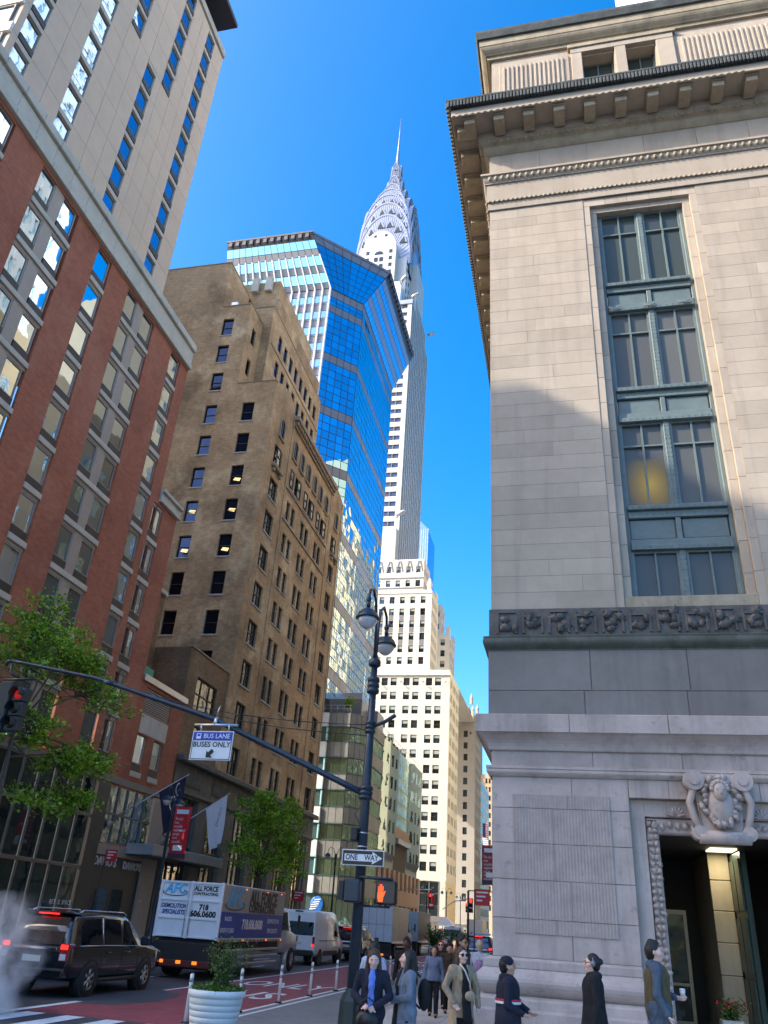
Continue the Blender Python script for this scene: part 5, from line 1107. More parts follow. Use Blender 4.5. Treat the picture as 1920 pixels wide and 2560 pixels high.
for k in range(21):
    for i, x in enumerate((-33.9, -32.9, -30.2, -29.0)):
        z = 8+k*3.0
        if x > -32.4 and z > 50: continue
        boxpart('window_pane', tn, x, x+.62, (300.93 if x < -32.4 else 301.93), (301.0 if x < -32.4 else 302.0), z, z+1.7, GLC)
ss = thing('blue_glass_slab', 'slender lilac-blue glass slab peeking out behind the art deco shaft', 'building', (-66, 338, .15)); b = MB(); b.box(-74, -60.6, 330, 350, .1, 171); b.add([(-60.6, 330, 171), (-60.6, 350, 171), (-74, 350, 186), (-74, 330, 186)], [(0, 1, 2, 3)]); b.add([(-74, 330, 171), (-60.6, 330, 171), (-74, 330, 186)], [(0, 1, 2)]); b.build('slab_wall', glass('slab_glass', (.6, .68, .95), .7, (.1, .12, .25), .01, .2), ss)
for i in range(12): boxpart('slab_rib', ss, -60.6-i*1.1, -60.45-i*1.1, 329.8, 330, 20, 171, FIN)
wt = thing('white_fin_tower', 'tip of a white finned tower showing above the stone building roof', 'building', (20, 48, .15)); b = MB(); b.box(10.6, 45, 33, 60, 31, 132); b.build('tower_glass', GLT, wt)
for i in range(18): boxpart('white_fin', wt, 10.1, 10.6, 33.2+i*1.5, 33.95+i*1.5, 31, 132, FIN)
for k in range(26): boxpart('white_spandrel', wt, 10.35, 10.6, 33, 60, 32+k*3.9, 33.5+k*3.9, FIN)
# ---------------------------------------------------------------- signal pole with twin lamps and mast arm
PX, PY = -4.52, 18.1
def bell(m, c, r, mi=0, mg=1):
    m.lathe([(.03, .62*r), (.05, .5*r), (.16*r+.03, .42*r), (.55*r, .30*r), (.85*r, .02*r), (.98*r, -.30*r), (1.06*r, -.42*r), (1.06*r, -.5*r), (.9*r, -.5*r)], c, 14, mi)
    m.lathe([(.9*r, -.5*r), (.84*r, -.8*r), (.6*r, -1.15*r), (.28*r, -1.4*r), (0, -1.46*r)], c, 14, mg)
def lamp_head(par, c, r, top):
    m = MB(); bell(m, c, r); m.tube([(c[0], c[1], c[2]+.6*r), (c[0], c[1], c[2]+.75*r+.1)], .05, 8); m.sphere((c[0], c[1], c[2]+.75*r+.16), (.07, .07, .1), 8, 6); return m.build('lamp_head', [PETROL, LAMPG], par)
sp = thing('signal_pole', 'dark blue steel corner pole with twin bell lamps and long mast arm', 'street lamp', (PX, PY, .15))
m = MB(); m.lathe([(.30, .0), (.30, .12), (.26, .2), (.24, .62), (.20, .72), (.15, .78), (.13, .85)], (PX, PY, .12), 8, a0=.39, smooth=False); m.build('pedestal', pm('green_black_iron', (.012, .03, .032), .4, .2), sp)
m = MB(); m.tube([(PX, PY, .8), (PX, PY, 4.9), (PX, PY, 8.0)], [.125, .105, .075], 12); m.build('shaft', PETROL, sp)
for z0, z1, r in ((7.05, 7.45, .15), (7.72, 7.9, .15), (6.1, 6.4, .125), (4.62, 4.92, .16), (3.9, 3.94, .118), (3.62, 3.66, .118)):
    m = MB(); n_ = 3 if z1-z0 > .25 else 1
    for i in range(n_): a = z0+(z1-z0)*i/n_; h_ = (z1-z0)/n_; m.lathe([(r*.8, 0), (r, h_*.15), (r, h_*.7), (r*.82, h_*.95), (r*.8, h_)], (PX, PY, a), 14)
    m.build('collar', PETROL if r > .12 else ALU, sp)
for s in (-1, 1):
    m = MB(); m.tube([(PX, PY+s*.06, 7.8), (PX, PY+s*.12, 8.8), (PX, PY+s*.3, 9.3), (PX, PY+s*.62, 9.5), (PX, PY+s*.95, 9.35), (PX, PY+s*1.02, 9.1)], .035, 8); m.build('lamp_bracket', PETROL, sp)
    lamp_head(sp, (PX, PY+s*1.02, 8.72), .27, 9.1)
AE = (-14.69, 18.0, 7.89)
def armp(t): # mast arm curve
    P_ = [(-4.6, 18.1, 4.77), (-8.5, 18.03, 6.38), (-11.96, 18, 7.39), AE]
    u = t*3; i = min(2, int(u)); f = u-i; return tuple(P_[i][k]+(P_[i+1][k]-P_[i][k])*f for k in range(3))
m = MB(); m.tube([armp(i/24) for i in range(25)], [.075-.03*i/24 for i in range(25)], 10); m.tube([AE, (AE[0]-.12, AE[1], AE[2]-.02), (AE[0]-.17, AE[1], AE[2]-.13)], .05, 10); m.build('mast_arm', PETROL, sp)
m = MB(); m.tube([armp(.62), armp(.645)], .07, 10); m.tube([(PX-.05, PY, 4.6), (PX-.22, PY, 4.3), (PX-.06, PY, 4.05)], .012, 6); m.tube([(PX, PY, 6.25), (PX+.35, PY-.1, 6.35), (PX+.62, PY-.15, 6.5)], [.05, .045, .05], 8); m.build('arm_fitting', PETROL, sp)
for k, (t0, za) in enumerate(((.62, 6.3), (.60, 6.05))):
    a = armp(t0); m = MB(); m.tube([(a[0]+(PX-a[0])*i/10, a[1]+(PY-a[1])*i/10, a[2]+(za-a[2])*i/10-.25*math.sin(math.pi*i/10)) for i in range(11)], .011, 5); m.build('guy_cable', BLACK, sp)
# bus lane sign hung from the arm
bs = thing('bus_lane_sign', 'blue and white bus lane sign hanging from the mast arm', 'sign', (-8.4, 17.9, 5.37))
m = MB(); m.bbox(-8.93, -7.86, 17.9, 17.915, 5.37, 6.06, .004); m.build('sign_plate', SIGNW, bs)
def face_quad(name, par, x0, x1, z0, z1, y, mt): return boxpart(name, par, x0, x1, y, y+.004, z0, z1, mt)
face_quad('blue_band', bs, -8.905, -7.885, 5.835, 6.035, 17.892, SIGNB)
for x0, x1, z0, z1 in ((-8.905, -7.885, 5.39, 5.405), (-8.905, -8.89, 5.405, 5.83), (-7.9, -7.885, 5.405, 5.83)): face_quad('border', bs, x0, x1, z0, z1, 17.894, SIGNK)
lettering('lettering', 'BUS LANE', .155, SIGNW, bs, (-8.29, 17.888, 5.935), FACE_Y, ext=.001, bold=.001)
lettering('lettering', 'BUSES ONLY', .172, SIGNK, bs, (-8.395, 17.893, 5.735), FACE_Y, ext=.001, bold=.003)
m = MB(); m.add([(-8.82, 17.889, 5.87), (-8.70, 17.889, 5.87), (-8.70, 17.889, 6.0), (-8.82, 17.889, 6.0)], [(0, 1, 2, 3)]); m.build('bus_symbol', SIGNW, bs)
m = MB(); m.add([(-8.80, 17.887, 5.93), (-8.72, 17.887, 5.93), (-8.72, 17.887, 5.985), (-8.80, 17.887, 5.985)], [(0, 1, 2, 3)]); m.build('bus_symbol_window', SIGNB, bs)
MB().prism([(-8.50, 5.43), (-8.50, 5.60), (-8.455, 5.555), (-8.37, 5.64), (-8.30, 5.57), (-8.385, 5.485), (-8.33, 5.43)], FY(17.895), -.001, .003).build('arrow', SIGNK, bs)
m = MB(); m.tube([(-8.95, 17.96, 6.22), (-7.82, 17.96, 6.22)], .035, 8); m.tube([(-8.75, 17.93, 6.22), (-8.75, 17.93, 6.06)], .02, 6); m.tube([(-8.02, 17.93, 6.22), (-8.02, 17.93, 6.06)], .02, 6); m.tube([(-8.42, 17.97, 6.22), (-8.42, 18.02, 6.42)], .05, 8); m.build('hanger', ALU, bs)
m = MB(); m.tube([(-8.42, 18, 6.45), (-8.40, 18, 6.6), (-8.36, 18, 6.72)], [.02, .018, .004], 6); m.build('bird_spike', ALU, bs)
# three-lamp traffic signal on the arm end
def signal3(name, label, c, s, group, par_mat, red=None):
    t = thing(name, label, 'traffic light', c, 0, group)
    for k in range(3):
        z0 = c[2]+(.72-.36*k)*s; b = MB(); b.bbox(c[0]-.17*s, c[0]+.17*s, c[1]-.1*s, c[1]+.16*s, z0-.17*s, z0+.17*s, .015*s); b.build('signal_housing', par_mat, t)
        v_ = MB(); n = 12     # open visor
        for i in range(n):
            a0, a1 = -math.pi*.12+math.pi*1.24*i/n, -math.pi*.12+math.pi*1.24*(i+1)/n
            q = [(c[0]+.14*s*math.cos(a), c[1]+d, z0+.14*s*math.sin(a)) for a in (a0, a1) for d in (-.1*s, -.32*s)]; v_.add([q[0], q[1], q[3], q[2]], [(0, 1, 2, 3)], 0, True)
        v_.build('visor', par_mat, t, fix=False)
        l_ = MB(); l_.lathe([(.125*s, 0), (.09*s, .03*s), (0, .045*s)], (0, 0, 0), 12); me = l_.mesh('lens', ((red or RED_E) if k == 0 else pm('dark_lens', (.02, .015, .012), .2))); me.transform(Matrix.Rotation(math.radians(90), 4, 'X')); wlink('lens', me, t, (c[0], c[1]-.1*s, z0))
    return t
ts = signal3('traffic_signal', 'large traffic signal showing red at the left end of the mast arm', (-14.0, 17.85, 6.15), 1.05, None, pm('signal_dark_green', (.02, .035, .037), .5), DIMRED)
b = MB(); b.bbox(-14.62, -14.24, 17.7, 18.0, 5.95, 7.25, .03); b.build('side_housing', MATS['signal_dark_green'], ts)
b = MB(); b.tube([(AE[0]+.02, 18, 7.8), (AE[0]+.05, 18, 7.55), (-14.3, 17.95, 7.4)], .04, 8); b.tube([(-14.75, 17.95, 7.36), (-13.8, 17.95, 7.36)], .035, 8); b.tube([(AE[0]-.15, 18, 7.8), (-14.95, 17.95, 7.6), (-14.9, 17.95, 7.42), (-14.6, 17.95, 7.38)], .012, 6); b.build('hanger', BLACK, ts)
# one way sign
ow = thing('one_way_sign', 'black and white ONE WAY arrow sign on the corner pole', 'sign', (-4.43, 17.85, 3.24))
MB().bbox(-4.90, -3.96, 17.85, 17.862, 3.24, 3.56, .003).build('sign_plate', SIGNW, ow); face_quad('black_panel', ow, -4.88, -3.98, 3.26, 3.54, 17.842, SIGNK)
MB().prism([(-4.84, 3.33), (-4.22, 3.33), (-4.22, 3.275), (-4.0, 3.40), (-4.22, 3.525), (-4.22, 3.47), (-4.84, 3.47)], FY(17.84), -.002, .001).build('arrow', SIGNW, ow)
lettering('lettering', 'ONE', .16, SIGNK, ow, (-4.68, 17.836, 3.40), FACE_Y, ext=.001, bold=.003, xs=.82); lettering('lettering', 'WAY', .16, SIGNK, ow, (-4.24, 17.836, 3.40), FACE_Y, ext=.001, bold=.003, xs=.82)
# pedestrian signals
PSB = pm('ped_signal_black', (.012, .014, .016), .5)
ps = thing('pedestrian_signal', 'pedestrian signal box glowing with an orange raised hand', 'traffic light', (-3.88, 17.85, 2.52))
MB().bbox(-4.11, -3.66, 17.85, 18.05, 2.52, 2.98, .035).build('signal_box', PSB, ps)
MB().bbox(-4.085, -3.685, 17.835, 17.849, 2.55, 2.95, .006).build('signal_face', pm('dark_display', (.018, .022, .03), .25), ps)
hand = MB(); fh = lambda u, v, d: (-4.075+u, 17.834-d, 2.57+v)
hand.prism([(.045, 0), (.135, 0), (.15, .12), (.145, .2), (.03, .2), (.02, .1)], fh, 0, .004)
for u0, h_ in ((.03, .29), (.06, .335), (.09, .335), (.12, .30)): hand.prism([(u0, .205), (u0+.022, .205), (u0+.02, h_), (u0+.002, h_)], fh, 0, .004)
hand.prism([(.152, .10), (.19, .20), (.182, .215), (.15, .17)], fh, 0, .004); hand.build('hand_symbol', emis('orange_led', (1, .075, .006), .75), ps)
MB().tube([(-4.5, 17.98, 3.03), (-3.75, 17.95, 3.01)], .03, 8).tube([(-4.5, 17.98, 2.48), (-3.8, 17.95, 2.48)], .025, 8).build('bracket', PETROL, ps)
p2 = thing('pedestrian_signal', 'dark back of the pedestrian signal box left of the corner pole', 'traffic light', (-4.6, 17.85, 2.52)); MB().bbox(-4.78, -4.42, 17.72, 17.95, 2.52, 2.97, .04).build('signal_box', PETROL, p2); MB().bbox(-4.90, -4.78, 17.74, 17.93, 2.56, 2.93, .01).build('signal_visor', PSB, p2)
cs = thing('control_box', 'small dark control box strapped high on the corner pole', 'box', (-4.75, 18.0, 3.75)); MB().bbox(-4.78, -4.62, 17.95, 18.2, 3.75, 4.02, .02).build('box_body', PSB, cs)
# ---------------------------------------------------------------- twin-lamp posts along the avenue
def lamp_post(x, y, label, banner=None, h=7.9, along='x', s=1.0, group='twin lamp posts along the avenue'):
    t = thing('street_lamp', label, 'street lamp', (x, y, .15), 0, group)
    m = MB(); m.lathe([(.28, 0), (.28, .2), (.2, .5), (.16, 1.0), (.12, 1.1), (.10, 1.3), (.07, h-1.7), (.11, h-1.6), (.11, h-1.4), (.06, h-1.3), (.05, h-.9)], (x, y, .15), 10); m.build('post', PETROL, t)
    for sg in (-1, 1):
        d = (sg, 0) if along == 'x' else (0, sg)
        m = MB(); m.tube([(x+d[0]*a, y+d[1]*a, z) for a, z in ((.04, h-1.2), (.1, h-.6), (.25, h-.15), (.5, h), (.7, h-.15), (.74, h-.4))], .03, 6); m.build('lamp_bracket', PETROL, t)
        m = MB(); bell(m, (x+d[0]*.74, y+d[1]*.74, h-.62), .26*s); m.build('lamp_head', [PETROL, LAMPG], t)
    m = MB(); m.sphere((x, y, h-.7), (.08, .08, .2), 8, 6); m.build('finial', PETROL, t); return t
lamp_post(-20.6, 40.4, 'twin lamp post by the restaurant canopy, carrying a red banner', along='y')
lamp_post(-20.6, 73.0, 'twin lamp post in front of the green-glass building'); lamp_post(-20.6, 122.5, 'twin lamp post against the white skyscraper shopfront, left of two'); lamp_post(-20.6, 142.0, 'twin lamp post against the white skyscraper corner, right of two'); lamp_post(-20.6, 160.0, 'pale far twin lamp post beside the yellow-lit wall')
def banner(x0, x1, z0, z1, y, label, text, mt=SIGNR):
    t = thing('street_banner', label, 'banner', ((x0+x1)/2, y, z0), 0, 'red street banners')
    n = 6; m = MB(); w_ = x1-x0
    vs = [(x0+w_*i/n, y+.03*math.sin(i*1.3+j), z0+(z1-z0)*j/6) for j in range(7) for i in range(n+1)]; m.add(vs, [(j*(n+1)+i, j*(n+1)+i+1, (j+1)*(n+1)+i+1, (j+1)*(n+1)+i) for j in range(6) for i in range(n)], 0, True); m.build('banner_cloth', mt, t, fix=False)
    boxpart('logo_strip', t, x0+w_*.14, x1-w_*.14, y-.06, y-.055, z1-.36, z1-.14, SIGNW, .002); boxpart('badge', t, x0+w_*.24, x1-w_*.22, y-.06, y-.055, z0+.36, z0+.62, SIGNW, .002); boxpart('foot_band', t, x0, x1, y-.05, y-.046, z0+.02, z0+.24, pm('banner_dark', (.05, .03, .06), .6))
    for k, l_ in enumerate(text): lettering('lettering', l_, .19, SIGNW, t, (x0+w_*.12, y-.06, z1-.60-k*.185), FACE_Y, ext=.001, align='LEFT', xs=.62)
    m = MB(); m.tube([(x0-.08, y+.02, z1+.02), (x1, y+.02, z1+.02)], .015, 5); m.tube([(x0-.08, y+.02, z0-.02), (x1, y+.02, z0-.02)], .015, 5); m.build('banner_rods', BLACK, t); return t
TX = ["The city's", "most", "accessible", "neighborhood", "just got", "more", "accessible."]
banner(-20.4, -19.45, 4.45, 6.95, 40.4, 'red banner with white script on the lamp post by the restaurant', TX)
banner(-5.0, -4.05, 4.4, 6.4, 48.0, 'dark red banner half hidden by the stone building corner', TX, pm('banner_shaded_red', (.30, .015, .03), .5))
banner(-20.4, -19.5, 4.3, 6.4, 122.5, 'small far red banner behind the red traffic light', TX[:3])
# flags on slanted poles
def flag(par_label, name, base, tip, mt, w_, h_, cat_label, deco=None, sag=.5):
    t = thing(name, par_label, 'flag', base); B, T_ = Vector(base), Vector(tip); d = (T_-B).normalized(); L_ = (T_-B).length
    m = MB(); m.tube([B, T_], [.035, .025], 8); m.sphere(tuple(T_), .05, 8, 6); m.build('flag_pole', ALU, t)
    m = MB(); nu, nv = 12, 10; vs = []
    for j in range(nv+1):
        for i in range(nu+1):
            f = i/nu; q = T_-d*(.12+f*w_); drop = h_*(j/nv)
            squeeze = 1-.55*(j/nv); q = T_-d*(.12+f*w_*squeeze)
            vs.append((q.x+.10*math.sin(f*9+j*.3)*(j/nv), q.y+.06*math.sin(f*7+1+j*.25)*(j/nv), q.z-drop))
    m.add(vs, [(j*(nu+1)+i, j*(nu+1)+i+1, (j+1)*(nu+1)+i+1, (j+1)*(nu+1)+i) for j in range(nv) for i in range(nu)], 0, True); o = m.build('flag_cloth', mt, t, fix=False)
    m = MB(); m.lathe([(.02, 0), (.25, -.1), (.02, -.5)], base, 4); m.build('wall_bracket', TAUPE, t)
    return t
f1_ = flag('navy flag with white ring emblem on a slanted pole over the restaurant', 'flag', (XL+.1, 40.9, 6.2), (-21.3, 43.0, 9.0), pm('navy_cloth', (.012, .014, .04), .8, var=.15), 1.7, 2.7, '')
m = MB()
for (cy_, cz_, r_) in ((42.35, 7.35, .40), (42.75, 8.15, .36)):
    for i in range(16):
        a0, a1 = .6+i*.28, .6+(i+1)*.28; pts = [(-21.62, cy_+rr*math.cos(a), cz_+rr*math.sin(a)) for rr in (r_, r_-.09) for a in (a0, a1)]; m.add([pts[0], pts[1], pts[3], pts[2]], [(0, 1, 2, 3)])
m.build('ring_emblem', SIGNW, f1_, fix=False)
f2_ = flag('white flag with dark script on a slanted pole beside the red banner', 'flag', (XL+.1, 47.2, 6.0), (-21.3, 49.2, 8.9), pm('white_cloth', (.62, .63, .68), .8, var=.06), 1.6, 2.9, '')
o = lettering('lettering', "DAVIO'S", .42, SIGNK, f2_, (-21.45, 48.45, 7.4), ((0, .35, 1), (0, -1, .35)), ext=.001, xs=.8)
USF = NT('striped_flag'); tcn = USF.n('ShaderNodeTexCoord'); sxyz = USF.n('ShaderNodeSeparateXYZ'); USF.l(tcn.outputs['Object'], sxyz.inputs[0]); wv = USF.math('GREATER_THAN', USF.math('SINE', USF.math('MULTIPLY', sxyz.outputs[2], 14.0)), 0.0); USF.bsdf(USF.mix(wv, (.7, .7, .7), (.5, .03, .05)), .8)
f3_ = flag('American flag on a slanted pole from the grey building', 'flag', (-24.4, 217.5, 16.5), (-20.8, 214, 27.5), USF.m, 5.0, 6.5, '')
boxpart('flag_canton', f3_, -22.1, -21.3, 213.8, 213.9, 22.9, 26.2, pm('canton_blue', (.02, .03, .15), .8))
# red regulation signs
for lab, x, y, z, w_, h_ in (('small red no-standing sign on a slim post before the restaurant', -21.0, 35.5, 3.9, .55, .5), ('small dark red sign on the black signal post by the crowd', -4.95, 44.2, 3.25, .75, .75), ('small red sign beside the white van roof', -20.2, 61.0, 3.2, .8, .7)):
    t = thing('regulation_sign', lab, 'sign', (x, y, .15), 0, 'small red parking signs'); boxpart('sign_plate', t, x, x+w_, y-.02, y, z, z+h_, SIGNR, .004)
    for k in range(3): boxpart('text_line', t, x+.08, x+w_*(.9-.2*k), y-.026, y-.021, z+h_*(.75-.25*k), z+h_*(.85-.25*k), SIGNW)
    MB().tube([(x-.03, y+.03, .15), (x-.03, y+.03, z+h_)], .03, 6).build('post', BLACK, t)
s5 = signal3('traffic_signal', 'red traffic signal on a slim black post among the crowd', (-5.15, 44.1, 3.0), .62, None, PSB); MB().tube([(-5.3, 44.25, .1), (-5.3, 44.25, 3.9)], .055, 8).build('post', BLACK, s5)
MB().tube([(-5.3, 44.25, 3.9), (-4.6, 46.5, 4.0), (-3.9, 49, 4.05)], .03, 6).build('arm', BLACK, s5)
s6 = signal3('traffic_signal', 'red traffic signal on a far curved arm before the shopfront', (-19.7, 120.0, 5.2), 1.0, None, PSB); MB().tube([(-26.0, 121, 6.3), (-22, 120.6, 6.6), (-19.6, 120.2, 6.7)], .07, 6).build('arm', ALU, s6); MB().tube([(-26, 121, 6.3), (-26.2, 121, 3.0)], .08, 6).build('post', BLACK, s6)
s7 = signal3('traffic_signal', 'tiny red traffic signal on an arm near the stone corner', (-9.7, 80, 3.6), .7, None, PSB); MB().tube([(-12.0, 80.3, 3.6), (-11, 80.2, 4.3), (-9.6, 80.1, 4.6)], .05, 6).build('arm', ALU, s7)
# flexible posts and planter
post_w = pm('post_white_plastic', (.78, .78, .77), .5, var=.08, dirt=.25); band_g = pm('post_grey_band', (.30, .32, .34), .3, .3)
dl = thing('flexible_post', 'white flexible lane post left of the planter', 'bollard', (-8.3, 18.6, 0), 0, 'white flexible lane posts')
MB().lathe([(.11, 0), (.10, .035), (.05, .05)], (-8.3, 18.6, 0), 10).build('foot', RUBBER, dl); MB().lathe([(.043, .04), (.042, .92), (.03, .94)], (-8.3, 18.6, 0), 10).build('tube', post_w, dl)
for z in (.62, .78): MB().lathe([(.0455, 0), (.0455, .08)], (-8.3, 18.6, z), 10).build('reflective_band', band_g, dl)
LBL = ['white flexible lane post just right of the planter shrub', 'white flexible lane post third from the planter, beside the red lane', 'white flexible lane post fourth in line before the white van', 'white flexible lane post left of the dark corner pole', 'white flexible lane post hidden mostly by the corner pole', 'white flexible lane post between the two women']
for i, (x, y) in enumerate(((-8.28, 21.6), (-8.27, 24.6), (-8.26, 27.55), (-8.18, 30.35), (-8.1, 33.8), (-7.85, 37.8))):
    r_ = dl.copy(); COL.objects.link(r_); r_.location = (x, y, 0); r_['label'] = LBL[i]; r_.rotation_euler = (rnd.uniform(-.03, .03), rnd.uniform(-.03, .03), 0)
    for ch in list(dl.children): c_ = ch.copy(); COL.objects.link(c_); c_.parent = r_
pl = thing('planter', 'big white ribbed planter in the foreground by the red bus lane', 'planter', (-6.8, 16.5, 0))
POTW = pm('planter_white', (.76, .77, .75), .55, var=.06, scale=4, dirt=.1)
prof = []; nr = 7
for i in range(nr): a = i/nr; z0 = .03+.70*a; r0 = .40+.115*a; prof += [(r0, z0), (r0+.012, z0+.085), (r0+.004, z0+.095)]
prof += [(.52, .74), (.545, .75), (.545, .855), (.50, .86), (.48, .78)]
MB().lathe([(.38, .0)]+prof+[(.0, .78)], (-6.8, 16.5, 0), 32).build('pot', POTW, pl)
MB().lathe([(0, .80), (.3, .81), (.49, .79)], (-6.8, 16.5, 0), 16).build('soil', pm('soil', (.05, .035, .025), .95), pl)
# ---------------------------------------------------------------- foliage
def leafmat(name, c1, c2):
    t = NT(name); oi = t.n('ShaderNodeNewGeometry'); p = oi.outputs['Position']; c = t.mix(t.ramp(t.noise(p, 3.5, 3), .3, .7), c1, c2)
    c = t.mix(t.ramp(oi.outputs['Random Per Island'], .45, 1.0), c, tuple(min(1, x*1.5) for x in c2)); c = t.mix(t.math('MULTIPLY', t.ramp(oi.outputs['Random Per Island'], .4, 0.0), .75), c, tuple(x*.4 for x in c1))
    d = t.n('ShaderNodeBsdfDiffuse'); tr = t.n('ShaderNodeBsdfTranslucent'); gl = t.n('ShaderNodeBsdfGlossy'); gl.inputs['Roughness'].default_value = .4; gl.inputs['Color'].default_value = (.5, .5, .5, 1)
    for x in (d, tr): t.l(c, x.inputs[0])
    m1 = t.n('ShaderNodeMixShader'); m1.inputs[0].default_value = .4; t.l(d.outputs[0], m1.inputs[1]); t.l(tr.outputs[0], m1.inputs[2])
    m2_ = t.n('ShaderNodeMixShader'); m2_.inputs[0].default_value = .06; t.l(m1.outputs[0], m2_.inputs[1]); t.l(gl.outputs[0], m2_.inputs[2]); t.l(m2_.outputs[0], t.o.inputs[0]); return t.m
LEAF = leafmat('spring_leaf', (.11, .25, .015), (.28, .46, .04)); LEAFD = leafmat('shrub_leaf', (.04, .11, .02), (.10, .20, .03))
BARK = pm('bark', (.09, .075, .06), .9, var=.3, scale=8, bump=.6)
def leaves(pts, size, r, mb):
    for p in pts:
        a = Vector((r.gauss(0, 1), r.gauss(0, 1), r.gauss(0, .7))).normalized(); b_ = a.orthogonal().normalized(); b_.rotate(Matrix.Rotation(r.uniform(0, 6.28), 3, a)); s = size*r.uniform(.4, 1.45); p = Vector(p)
        mb.add([p, p+a*s*.45+b_*s*.28, p+a*s, p+a*s*.45-b_*s*.28], [(0, 1, 2, 3)])
def tree(label, base, trunk_top, blobs, nleaf, size, seed, trunk_r=.13):
    r = random.Random(seed); t = thing('street_tree', label, 'tree', base, 0, 'young trees on the far pavement'); B = Vector(base); T_ = Vector(trunk_top)
    m = MB(); m.tube([B, B+(T_-B)*.4+Vector((r.uniform(-.1, .1), r.uniform(-.1, .1), 0)), T_], [trunk_r, trunk_r*.8, trunk_r*.55], 8)
    lm = MB(); tw = []
    for c, rad, wgt in blobs:
        c = Vector(c); mid = T_+(c-T_)*.5+Vector((r.uniform(-.3, .3), r.uniform(-.3, .3), r.uniform(0, .4))); m.tube([B+(T_-B)*r.uniform(.75, 1), mid, c], [trunk_r*.4, trunk_r*.25, .02], 6)
        clusters = []
        for k in range(int(26*wgt)):
            q = c+Vector((r.gauss(0, rad[0]*.55), r.gauss(0, rad[1]*.55), r.gauss(0, rad[2]*.55))); clusters.append(q)
            s0 = c+(mid-c)*r.uniform(0, .7); m.tube([s0, s0+(q-s0)*.6+Vector((0, 0, r.uniform(-.05, .15))), q], [.022, .014, .005], 4)
        for k in range(int(nleaf*wgt)):
            q = r.choice(clusters); leaves([q+Vector((r.gauss(0, .24), r.gauss(0, .24), r.gauss(0, .15)))], size, r, lm)
    m.build('trunk', BARK, t); lm.build('crown', LEAF, t, fix=False); return t
tree('leafy young street tree hanging over the frame edge before the hotel', (-20.8, 27.2, .15), (-20.7, 26.5, 8.2),
     [((-20.6, 30.6, 10.4), (1.0, 1.4, .8), 1.0), ((-20.6, 28.3, 11.6), (1.2, 1.6, .9), 1.3), ((-20.4, 26.0, 10.8), (1.1, 1.3, 1.0), 1.2), ((-20.5, 26.6, 12.2), (1.1, 1.3, .7), .8), ((-20.5, 32.3, 7.7), (.9, 1.2, .5), .8), ((-20.6, 30.0, 7.4), (1.0, 1.2, .6), .9), ((-20.2, 30.6, 5.9), (.8, 1.1, .45), .8), ((-20.6, 27.2, 8.0), (1.1, 1.3, .7), .9), ((-20.7, 30.2, 11.6), (.8, 1.0, .5), .5), ((-20.5, 25.0, 8.2), (1, 1, .6), .6), ((-20.5, 28.6, 5.6), (.7, 1., .4), .3)], 1500, .17, 5)
tree('full green street tree in front of the brown tower base', (-20.8, 54.2, .15), (-20.7, 54.5, 4.8),
     [((-20.7, 53.5, 8.0), (1.3, 1.7, 1.0), 1.2), ((-20.6, 56.5, 8.2), (1.3, 2.0, 1.1), 1.3), ((-20.6, 60.0, 7.4), (1.2, 1.6, 1.1), 1.2), ((-20.7, 51.6, 5.8), (1.0, 1.3, .8), .8), ((-20.6, 56.0, 5.6), (1.3, 2.2, 1.0), 1.2), ((-20.7, 54.2, 9.2), (1, 1.4, .5), .6), ((-20.6, 61.5, 5.8), (1.0, 1.2, .8), .6), ((-20.7, 58.5, 9.2), (1, 1.4, .5), .6)], 1700, .2, 9)
def shrub(par, c, rad, n, size, seed, mt, stems=8):
    r = random.Random(seed); lm, sm = MB(), MB(); C_ = Vector(c)
    for i in range(stems):
        tip = C_+Vector((r.gauss(0, rad[0]*.5), r.gauss(0, rad[1]*.5), rad[2]*r.uniform(.6, 1.05))); b0 = C_+Vector((r.gauss(0, .06), r.gauss(0, .06), 0)); mid = b0+(tip-b0)*.5+Vector((r.gauss(0, .04), r.gauss(0, .04), .03)); sm.tube([b0, mid, tip], [.012, .008, .003], 4)
        for k in range(n//stems):
            f = r.uniform(.2, 1.0); q = b0+(tip-b0)*f; leaves([q+Vector((r.gauss(0, .055), r.gauss(0, .055), r.gauss(0, .045)))], size, r, lm)
    sm.build('stems', BARK, par); lm.build('foliage', mt, par, fix=False)
sh_ = thing('planter_shrub', 'small bushy shrub growing from the white ribbed planter', 'plant', (-6.8, 16.5, .8)); shrub(sh_, (-6.72, 16.5, .8), (.34, .34, .95), 1500, .05, 3, leafmat('box_leaf', (.06, .12, .02), (.13, .2, .04)), 22)
gc = thing('planter_undergrowth', 'low green ground cover spilling over the planter rim', 'plant', (-6.8, 16.5, .8)); r = random.Random(4); lm = MB()
for k in range(1400):
    a, q = r.uniform(0, 6.28), math.sqrt(r.random())*.52; leaves([(-6.8+q*math.cos(a), 16.5+q*math.sin(a), .83+r.random()*.13*(1-q*.8))], .055, r, lm)
lm.build('foliage', LEAFD, gc, fix=False)
for lab, x, y, h_ in (('dark round shrub in a kerb planter beyond the pedestrians', -11.6, 73, 1.7), ('dark shrub in a planter right of the slim signal post', -6.2, 47, 1.45), ('low terrace shrub, bright yellow-green, on the green-glass building roof', -26.9, 95.8, 1.6)):
    t = thing('potted_shrub', lab, 'plant', (x, y, .1)); z0 = 25.3 if y > 90 else .1; MB().lathe([(.35, 0), (.45, .6), (.42, .62), (0, .55)], (x, y, z0), 12).build('pot', POTW if y < 90 else GSP, t); shrub(t, (x, y, z0+.5), (.9, .9, h_), 2200, .13, int(y), LEAF if y > 90 else LEAFD, 26)
